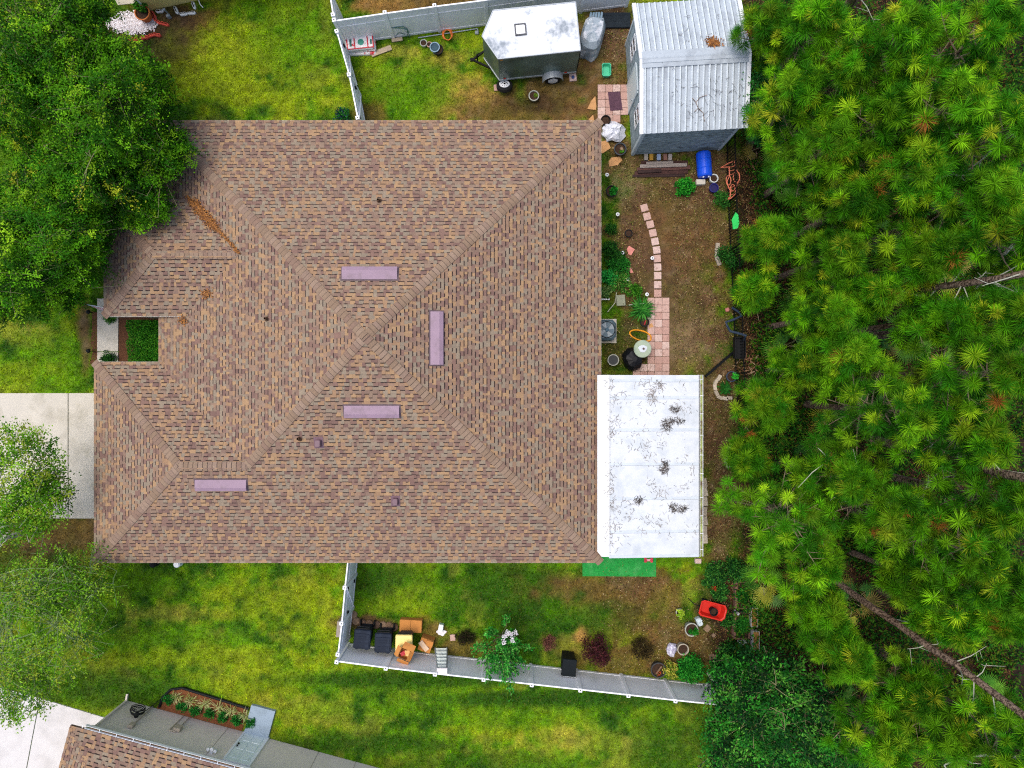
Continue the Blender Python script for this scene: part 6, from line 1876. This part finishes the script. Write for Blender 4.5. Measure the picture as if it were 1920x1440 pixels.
# bare trunks whose crowns stand outside the picture, and one dead limb
def bare_trunk(label, a, b, ha, hb, r0, r1, stubs=7, m=None):
    pa, pb = P3(*a, ha), P3(*b, hb)
    t = thing('bare_pine', label, 'tree', (pa.x, pa.y, 0), 'bare pine trunks')
    mb = MB(); pts = [pa.lerp(pb, u) + Vector((RNG.normal(0, .03), RNG.normal(0, .03), 0)) for u in np.linspace(0, 1, 8)]
    mb.tube(pts, list(np.linspace(r0, r1, 8)), 10); mb.build('trunk', m or M_bark, t)
    sb_ = MB()
    for k in range(stubs):
        u = RNG.uniform(.25, 1); p = pa.lerp(pb, u); d = Vector((RNG.normal(), RNG.normal(), .25)).normalized(); L = RNG.uniform(.5, 1.5)
        e = p + d * L; sb_.tube([p, p.lerp(e, .5) + Vector((0, 0, .06)), e + Vector((0, 0, -.05))], [.022, .015, .005], 5)
        for _ in range(2):
            q = p.lerp(e, RNG.uniform(.4, .9)); sb_.tube([q, q + Vector((RNG.normal(0, .25), RNG.normal(0, .25), RNG.uniform(-.1, .2)))], [.01, .004], 4)
    tag(sb_.build('dead_branch', M_palebark, t), kind='stuff')
bare_trunk('long bare pine trunk slanting to the lower right corner', (1560, 1085), (1930, 1345), 0, 9.5, .135, .10, 10)
bare_trunk('thick bare pine trunk at the top edge of the wood', (1520, 110), (1640, -60), 0, 9.0, .19, .15, 5)
bare_trunk('bare pine trunk lying level towards the right edge in the middle wood', (1560, 570), (1960, 505), 0, 11.0, .13, .09, 12)
bare_trunk('bare pine trunk reaching the right edge below the dark pine', (1620, 820), (1960, 905), 0, 10.5, .16, .12, 12)
def bare_limb(label, pts, r):
    m = MB(); P_ = [P3(*q) for q in pts]
    m.tube(P_, list(np.linspace(r, r * .35, len(P_))), 6)
    for k in range(9):
        i = RNG.integers(1, len(P_)); p = P_[i]; e = p + Vector((RNG.normal(0, .5), RNG.normal(0, .5), RNG.uniform(-.2, .3)))
        m.tube([p, p.lerp(e, .5) + Vector((RNG.normal(0, .1), RNG.normal(0, .1), .08)), e], [r * .4, r * .3, .005], 5)
    tag(m.build('dead_limb', M_palebark), label, 'branch', 'dead grey limbs')
bare_limb('curving dead grey limb in the middle of the wood', [(1925,430,8.5),(1870,490,8),(1830,540,7.5),(1790,565,7),(1740,560,6.5),(1690,545,6),(1650,540,6)], .06)
bare_limb('dead grey limb near the right edge in the lower wood', [(1925,890,8),(1860,880,7.6),(1790,890,7),(1740,905,6.5)], .05)
bare_limb('dead grey limb arching near the bottom right corner', [(1905,1420,8),(1850,1415,7.6),(1800,1420,7.2),(1770,1435,7)], .05)
bare_limb('dead grey limb between the broad bright pine and the long trunk', [(1700,975,6.8),(1650,925,6.6),(1590,890,6.3),(1555,862,6.2)], .05)
bare_limb('thin dead grey limb at the upper right edge', [(1925,245,9),(1880,260,8.8),(1840,300,8.4),(1800,330,8)], .04)

# ------------------------------------------------------------------ palmettos and the forest floor
M_frond = mat('palmetto_frond', None, .45, .0, trans=.25)
PALM = [(80,146,30),(112,172,40),(60,120,30),(172,176,50),(150,136,50)]
def palmetto(label, px, py, fans, size=.62, hgt=.7):
    x, y = P(px, py, hgt)
    t = thing('palmetto', label, 'palm', (x, y, 0), 'palmettos in the wood')
    st = MB()
    for k in range(fans):
        V, Cs = [], []
        a = 2 * math.pi * k / fans + RNG.normal(0, .3); rr = RNG.uniform(.25, .75); h = hgt * RNG.uniform(.6, 1.3)
        c = Vector((x + rr * math.cos(a), y + rr * math.sin(a), h))
        st.tube([(x, y, 0), Vector((x, y, h * .6)).lerp(c, .5) + Vector((0, 0, .1)), c], [.014, .012, .009], 4, cap=False)
        o = Vector((math.cos(a), math.sin(a), RNG.uniform(-.1, .5))).normalized(); s = Vector((-math.sin(a), math.cos(a), RNG.normal(0, .25))).normalized()
        col = linarr(PALM[RNG.choice(5, p=[.34,.26,.22,.12,.06])]) * RNG.uniform(.8, 1.2)
        n = 24; sz = size * RNG.uniform(.75, 1.15)
        for j in range(n):
            th = R(-125 + 250 * j / (n - 1)); d = (o * math.cos(th) + s * math.sin(th)); L = sz * (.75 + .25 * math.cos(th * .7)) * RNG.uniform(.9, 1.05)
            w = d.cross(o.cross(s)).normalized() * .017 * (size / .62)
            tip = c + d * L + Vector((0, 0, -.10 * L)); md = c + d * L * .55
            V.append([tuple(c), tuple(md + w), tuple(tip), tuple(md - w)]); Cs.append(col * RNG.uniform(.85, 1.15))
        array_mesh('frond', np.array(V), 4, np.array(Cs), M_frond, t)
    st.build('stalk', M_twig, t)
PALMS = [(1480,648,9,.8,'large fresh palmetto right of the black trough'),(1442,268,5,.6,'palmetto beside the path of bare straw below the shed'),(1500,575,6,.62,'palmetto behind the small low pine'),
 (1555,800,6,.65,'palmetto in the dark gap level with the porch roof'),(1705,495,6,.65,'yellowing palmetto under the middle bare trunk'),(1765,500,6,.65,'palmetto at the middle bare trunk, farther towards the edge'),
 (1760,660,6,.65,'palmetto in the dark gap right of the orange tufted pine'),(1640,740,5,.6,'palmetto below the orange tufted pine'),(1850,555,6,.6,'palmetto near the right edge below the dead limb'),
 (1500,860,5,.6,'palmetto behind the broad bright pine'),(1540,380,6,.6,'palmetto left of the second row pine by the trellis'),(1820,770,6,.6,'palmetto between the two dark right edge pines'),
 (1425,1085,5,.55,'palmetto above the raised beds in shade'),(1450,1105,6,.6,'palmetto with stiff fronds right of the raised beds'),(1600,1130,5,.6,'palmetto at the foot of the long bare trunk'),
 (1740,1010,5,.6,'palmetto in the gap above the long bare trunk'),(1650,440,5,.6,'palmetto above the second row bright pine'),
 (1780,420,5,.6,'palmetto above the curving dead limb'),(1620,1290,5,.6,'palmetto at the edge of the dark glossy tree'),(1850,1310,5,.6,'palmetto below the long bare trunk near the corner'),
 (1860,455,5,.6,'yellow green palmetto by the right edge above the dead limb'),(1470,340,5,.55,'low palmetto right of the coral trellis'),(1690,640,6,.62,'palmetto in the middle of the wood right of the orange tufted pine')]
for px, py, k, s, lb in PALMS: palmetto(lb, px, py, k + 2, s)

def scatter_px(n, box, fn=None):
    px = RNG.uniform(box[0], box[2], n); py = RNG.uniform(box[1], box[3], n)
    if fn is not None:
        k = fn(px, py) > RNG.random(n); px, py = px[k], py[k]
    return px, py
px, py = scatter_px(170000, (1340, 0, 1920, 1440), lambda a, b: forest_w(a - 25, b) * np.clip((fbm(a/50, b/50, 31) - .34) * 6, .12, 1))
n = len(px); x, y = (px - 960) / 45, (720 - py) / 45
hh = RNG.random(n) ** 1.2 * (.3 + 1.4 * np.clip((fbm(px/90, py/90, 33) - .4) * 4, 0, 1))
V = leaf_quads(np.stack([x, y, hh + .02], 1), rdirs(n, .2, .6), RNG.uniform(.1, .2, n), RNG.uniform(.04, .08, n))
o = array_mesh('undergrowth', V, 4, pick_cols(n, [(24,80,14),(42,102,18),(16,52,12),(72,122,24),(84,100,24)]) , M_leaf, None, (12, 0, 0))
tag(o, 'low green undergrowth on the floor of the pine wood', 'undergrowth', kind='stuff')
px, py = scatter_px(90000, (1330, 0, 1900, 1440), lambda a, b: np.maximum(forest_w(a, b), .12 * (a > 1130)))
n = len(px); x, y = (px - 960) / 45, (720 - py) / 45
V = leaf_quads(np.stack([x, y, RNG.uniform(.0, .05, n)], 1), rdirs(n, 0, .12), RNG.uniform(.12, .32, n), RNG.uniform(.012, .03, n))
o = array_mesh('forest_litter', V, 4, pick_cols(n, [(96,66,40),(126,88,56),(70,46,30),(150,112,76),(50,36,26)]), M_leaf, None, (12, 0, 0))
tag(o, 'brown pine straw and twigs covering the ground along the wood', 'litter', kind='stuff')
px, py = scatter_px(52000, (1128, 20, 1420, 1300), lambda a, b: np.clip(1.05 - ground_colour(a, b)[1], 0, 1) * ~((a > 1210) & (a < 1262) & (b > 380) & (b < 705)))
n = len(px); x, y = (px - 960) / 45, (720 - py) / 45
V = leaf_quads(np.stack([x, y, RNG.uniform(.0, .03, n)], 1), rdirs(n, 0, .2), RNG.uniform(.03, .10, n), RNG.uniform(.015, .035, n))
o = array_mesh('yard_litter', V, 4, pick_cols(n, [(120,92,58),(160,130,84),(74,52,34),(196,176,130),(96,112,40),(130,136,56),(52,38,26)]), M_leaf, None, (6, 0, 0))
tag(o, 'fine twigs, leaves and weeds scattered over the dirt yard', 'litter', kind='stuff')
# dry fallen fronds by the iron fence
for px, py, lb in ((1410, 688, 'fan of dry brown fallen fronds beyond the iron fence'), (1420, 560, 'dry pale fallen frond behind the blue black hose'), (1425, 310, 'dry reddish fallen frond near the coral trellis')):
    x, y = P(px, py); V, Cs = [], []
    for k in range(46):
        a = RNG.uniform(0, 6.28); L = RNG.uniform(.25, .6); d = Vector((math.cos(a), math.sin(a), RNG.uniform(.0, .25))); w = Vector((-d.y, d.x, 0)) * .016
        c = Vector((x + RNG.normal(0, .22), y + RNG.normal(0, .25), .03)); V.append([tuple(c), tuple(c + d*L*.5 + w), tuple(c + d*L), tuple(c + d*L*.5 - w)]); Cs.append(lin(*random.choice(((170,126,92),(196,156,120),(140,92,64),(206,178,146)))))
    o = array_mesh('fallen_frond', np.array(V), 4, np.array(Cs), M_frond, None, (x, y, 0)); tag(o, lb, 'frond', 'dry fallen fronds')

# ------------------------------------------------------------------ garden plants
# clipped hedge by the entry
hx0, hy0 = P(238, 600, .7); hx1, hy1 = P(300, 684, .7)
hd_ = thing('entry_hedge', 'clipped dark green hedge between the walk and the house', 'hedge', ((hx0+hx1)/2, (hy0+hy1)/2, 0))
n = 11000
c = np.stack([RNG.uniform(hx0, hx1, n), RNG.uniform(hy1, hy0, n), .75 - RNG.random(n) ** 2 * .5], 1)
c[:, 0] += (fbm(c[:, 1] * 3, c[:, 2] * 3, 3) - .5) * .3; c[:, 2] += (fbm(c[:, 0] * 2.4, c[:, 1] * 2.4, 8) - .5) * .22
array_mesh('foliage', leaf_quads(c, rdirs(n, .3, .8), RNG.uniform(.05, .08, n), RNG.uniform(.03, .045, n)), 4, pick_cols(n, [(40,112,20),(58,134,26),(28,84,20),(84,150,34)]), M_leaf, hd_)
m = MB()
for k in range(10): xx, yy = random.uniform(hx0+.2, hx1-.2), random.uniform(hy1+.2, hy0-.2); m.tube([(xx, yy, 0), (xx + .05, yy, .5)], [.02, .01], 5)
m.build('stem', M_bark, hd_)
shrub('walk_shrub', 'small green shrub at the garage end of the entry walk', 'shrub', 200, 674, .38, .35, 900, G_DARK, .07, .04)
shrub('walk_shrub', 'low weedy shrub at the entry roof corner beside the walk', 'shrub', 205, 594, .3, .3, 600, G_MID, .07, .035)
GARD = [('dark leafy shrub against the wall at the top of the garden bed', 1146, 430, .3, .4, 500, G_DARK), ('wide dark shrub against the wall left of the solar light', 1148, 476, .55, .6, 1900, G_DARK),
        ('mid green shrub against the wall below the pink flagstone', 1160, 498, .5, .6, 1600, [(34,110,34),(50,134,40),(26,84,30)]), ('bright green shrub against the wall with broad leaves', 1142, 520, .42, .7, 900, [(40,160,64),(60,180,76),(30,120,50)]),
        ('green flowering shrub left of the small solar light', 1163, 527, .5, .6, 1500, [(60,140,40),(96,164,56),(40,104,34),(150,170,90)]), ('loose green shrub under the roof edge above the white pipe', 1136, 545, .34, .7, 800, [(96,140,70),(60,110,44),(130,160,90)]),
        ('leafy green shrub right of the stone stand', 1190, 545, .36, .4, 800, G_MID)]
for lb, px, py, r_, h_, n_, pl in GARD: shrub('garden_shrub', lb, 'shrub', px, py, r_, h_, n_, pl, .11 if 'broad' in lb else .085, .04)
def spiky(name, label, px, py, r_, n_, pal, h=.45, wd=.022):
    x, y = P(px, py, h * .6); t = thing(name, label, 'plant', (x, y, 0)); V, Cs = [], []
    for k in range(n_):
        a = RNG.uniform(0, 6.28); e = RNG.uniform(.35, 1.2); L = r_ * RNG.uniform(.7, 1.15); d = Vector((math.cos(a)*math.cos(e), math.sin(a)*math.cos(e), math.sin(e))); w = Vector((-math.sin(a), math.cos(a), 0)) * wd
        b = Vector((x + RNG.normal(0, .05), y + RNG.normal(0, .05), .02)); md = b + d * L * .6; tp_ = b + d * L * .8 + Vector((math.cos(a)*L*.3, math.sin(a)*L*.3, -.05)); V.append([tuple(b), tuple(md + w), tuple(tp_), tuple(md - w)]); Cs.append(linarr(pal[RNG.integers(len(pal))]) * RNG.uniform(.8, 1.2))
    array_mesh('leaves', np.array(V), 4, np.array(Cs), M_leaf, t)
spiky('spiky_plant', 'spiky green plant spilling over the corner of the paver patio', 1204, 580, .62, 130, [(50,130,44),(80,156,60),(36,96,36)])
spiky('spiky_plant', 'small grassy plant inside the stone arc', 1360, 728, .3, 120, [(36,100,36),(50,120,40)], .2)
NB = [(314,1312),(340,1326),(365,1333),(391,1340),(417,1346),(442,1351),(467,1356)]
ORD = ['first', 'second', 'third', 'fourth', 'fifth', 'sixth', 'seventh']
for i, (px, py) in enumerate(NB): shrub('bed_shrub', ORD[i] + ' dark green shrub from the hose in the neighbour planting bed', 'shrub', px, py, .26, .35, 520, [(36,120,40),(52,146,50),(28,92,34)], .075, .04, group='dark shrubs in the neighbour bed')
NB2 = [(329,1310),(356,1317),(382,1322),(408,1330),(431,1336),(457,1344)]
for i, (px, py) in enumerate(NB2): spiky('bed_grass', ORD[i] + ' pale striped grass tuft from the hose in the neighbour planting bed', px, py, .38, 46, [(176,186,120),(150,170,90),(196,196,140)], .3, .012)
vn = shrub('fence_vine', 'green vine climbing the iron fence beside the pale stones', 'vine', 1372, 478, .62, 1.1, 1500, [(40,100,34),(60,124,40),(28,76,28)], .08, .045)
shrub('fence_vine', 'green vine at the foot of the coral trellis', 'vine', 1356, 372, .4, .6, 900, [(50,116,40),(70,140,50),(34,90,32)], .08, .04)
for px, py, r_, h_, n_, lb in ((1345,1075,.5,.7,1500,'dark garden bush below the porch roof gutter corner'),(1380,1070,.55,.8,1500,'dark garden bush under the pine edge above the raised beds'),(1352,1112,.4,.5,1000,'green garden bush above the red wagon'),(1368,1165,.35,.5,800,'green garden bush left of the lower raised bed'),
                               (1372,1225,.55,.7,1500,'dark bush below the raised beds'),(1350,1250,.45,.6,1200,'dark bush at the fence end beside the pale log'),(1330,1090,.3,.35,600,'small bush of mixed leaves left of the upper raised bed')):
    shrub('garden_bush', lb, 'bush', px, py, r_, h_, n_, [(30,90,34),(48,116,40),(24,66,28),(80,140,50)], .1, .05)
shrub('red_flower_plant', 'small red flowered plant above the red wagon', 'plant', 1341, 1105, .14, .5, 160, [(200,50,40),(60,120,40)], .07, .04, stems=2)

# ------------------------------------------------------------------ dead leaves on the roofs
def porch_z(x, y):
    if x < ex0 or x > exr + .2 or y < ey0 or y > ey1: return -1
    return min(PE + (x - ex0) * MS, PE + (ey1 - y) * MS, PE + (y - ey0) * MS)
def leaf_pile(label, spots, zf):
    V, Cs = [], []
    for cx, cy, rx, ry, n in spots:
        for _ in range(n):
            px, py = RNG.normal(cx, rx * .5), RNG.normal(cy, ry * .5)
            z = 3.3; 
            for _k in range(3):
                x, y = P(px, py, z); z = zf(x, y)
            s = RNG.uniform(.02, .045); a = RNG.uniform(0, 6.28); u = Vector((math.cos(a), math.sin(a), RNG.normal(0, .3))) * s; v = Vector((-math.sin(a), math.cos(a), RNG.normal(0, .3))) * s * .6
            p = Vector((x, y, z + .035 + RNG.random() * .04)); V.append([tuple(p - u), tuple(p + v), tuple(p + u), tuple(p - v)]); Cs.append(lin(*random.choice(((150,98,40),(118,72,28),(180,120,56),(92,58,28),(136,84,36)))))
    o = array_mesh('leaf_litter', np.array(V), 4, np.array(Cs), M_col, None, V[0][0]); tag(o, label, 'leaves', kind='stuff')
zmain = lambda x, y: max(roof_z(x, y), porch_z(x, y))
vs_ = []
for k in range(40):
    u = k / 39; px, py = 353 + (449 - 353) * u, 370 + (474 - 370) * u
    wd = 9 if .1 < u < .55 else 3.5
    vs_.append((px, py, wd, wd, int(60 if .1 < u < .55 else 16)))
leaf_pile('line of dead brown leaves in the entry roof valley', vs_, zmain)
leaf_pile('small clump of dead leaves on the lower entry roof slope', [(388, 552, 9, 9, 130)], zmain)
leaf_pile('small clump of dead leaves at the entry roof lower edge', [(345, 600, 9, 8, 110)], zmain)
leaf_pile('brown pile of dead leaves on the shed roof', [(1335, 80, 11, 9, 260), (1345, 82, 10, 6, 60)], lambda x, y: SE + .09 + srise * (1 - min(1, abs(y - 11.92) / (RD/2))))

# ------------------------------------------------------------------ lawn grass
EX = [(300,226,1126,1050),(178,680,300,1056),(196,376,300,592),(-60,737,180,972),(183,590,300,690),(1186,60,1360,290),(1220,556,1260,705)]
def lawn_ok(px, py):
    k = np.ones(len(px), bool)
    # plan footprints: roofs overhang the grass, so only their inner parts are left out
    for a, b, c_, d in EX[:3]:
        cx0, cy0 = 960 + (a - 960) * .907 + 18, 720 + (b - 720) * .907 + 18
        cx1, cy1 = 960 + (c_ - 960) * .907 - 18, 720 + (d - 720) * .907 - 18
        k &= ~((px > cx0) & (px < cx1) & (py > cy0) & (py < cy1))
    for a, b, c_, d in EX[3:]: k &= ~((px > a) & (px < c_) & (py > b) & (py < d))
    X, Y = (px - 960) / 45, (720 - py) / 45
    lx = (X - n0.x) * nd.x + (Y - n0.y) * nd.y; ly = (X - n0.x) * nn.x + (Y - n0.y) * nn.y
    k &= ~((ly < .02) & (lx > -.05)); k &= ~((lx > 1.4) & (lx < 5.05) & (ly < 1.05)); k &= ~((lx > 5.05) & (lx < 6.2) & (ly < 1.3))
    k &= ~((py > 1308 + (px - 75) * .3) & (px < 205) & (lx < .1)); k &= ~((py > 1288 + px * .27) & (px < 78))
    k &= ~((px > 1092) & (px < 1230) & (py > 1040) & (py < 1082))
    return k
n = 520000
px = RNG.uniform(-20, 1420, n); py = RNG.uniform(-20, 1460, n)
k = lawn_ok(px, py); px, py = px[k], py[k]
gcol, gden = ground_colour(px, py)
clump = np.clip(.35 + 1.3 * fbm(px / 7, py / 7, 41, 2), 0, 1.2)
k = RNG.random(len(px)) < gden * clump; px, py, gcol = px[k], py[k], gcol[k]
n = len(px); x, y = (px - 960) / 45, (720 - py) / 45
a = RNG.uniform(0, 2 * math.pi, n); L = RNG.uniform(.06, .14, n); e = RNG.uniform(.2, 1.1, n)
d = np.stack([np.cos(a) * np.cos(e), np.sin(a) * np.cos(e), np.sin(e)], 1)
b = np.stack([x, y, np.full(n, -.012)], 1)
w = np.stack([-np.sin(a), np.cos(a), np.zeros(n)], 1) * RNG.uniform(.010, .020, n)[:, None]
V = np.stack([b - w * .8, b + w * .8, b + d * L[:, None]], 1)
cols = linarr(gcol) * 1.16 * np.exp(RNG.normal(0, .36, (n, 1)))
specks = RNG.random(n) < .12  # a random share of blades mixed towards straw yellow
cols[specks] = cols[specks] * .75 + linarr((190, 180, 90)) * .25
o = array_mesh('grass', V, 3, cols, M_grass, None, (0, 0, 0))
tag(o, 'short patchy lawn grass around the houses', 'grass', kind='stuff')
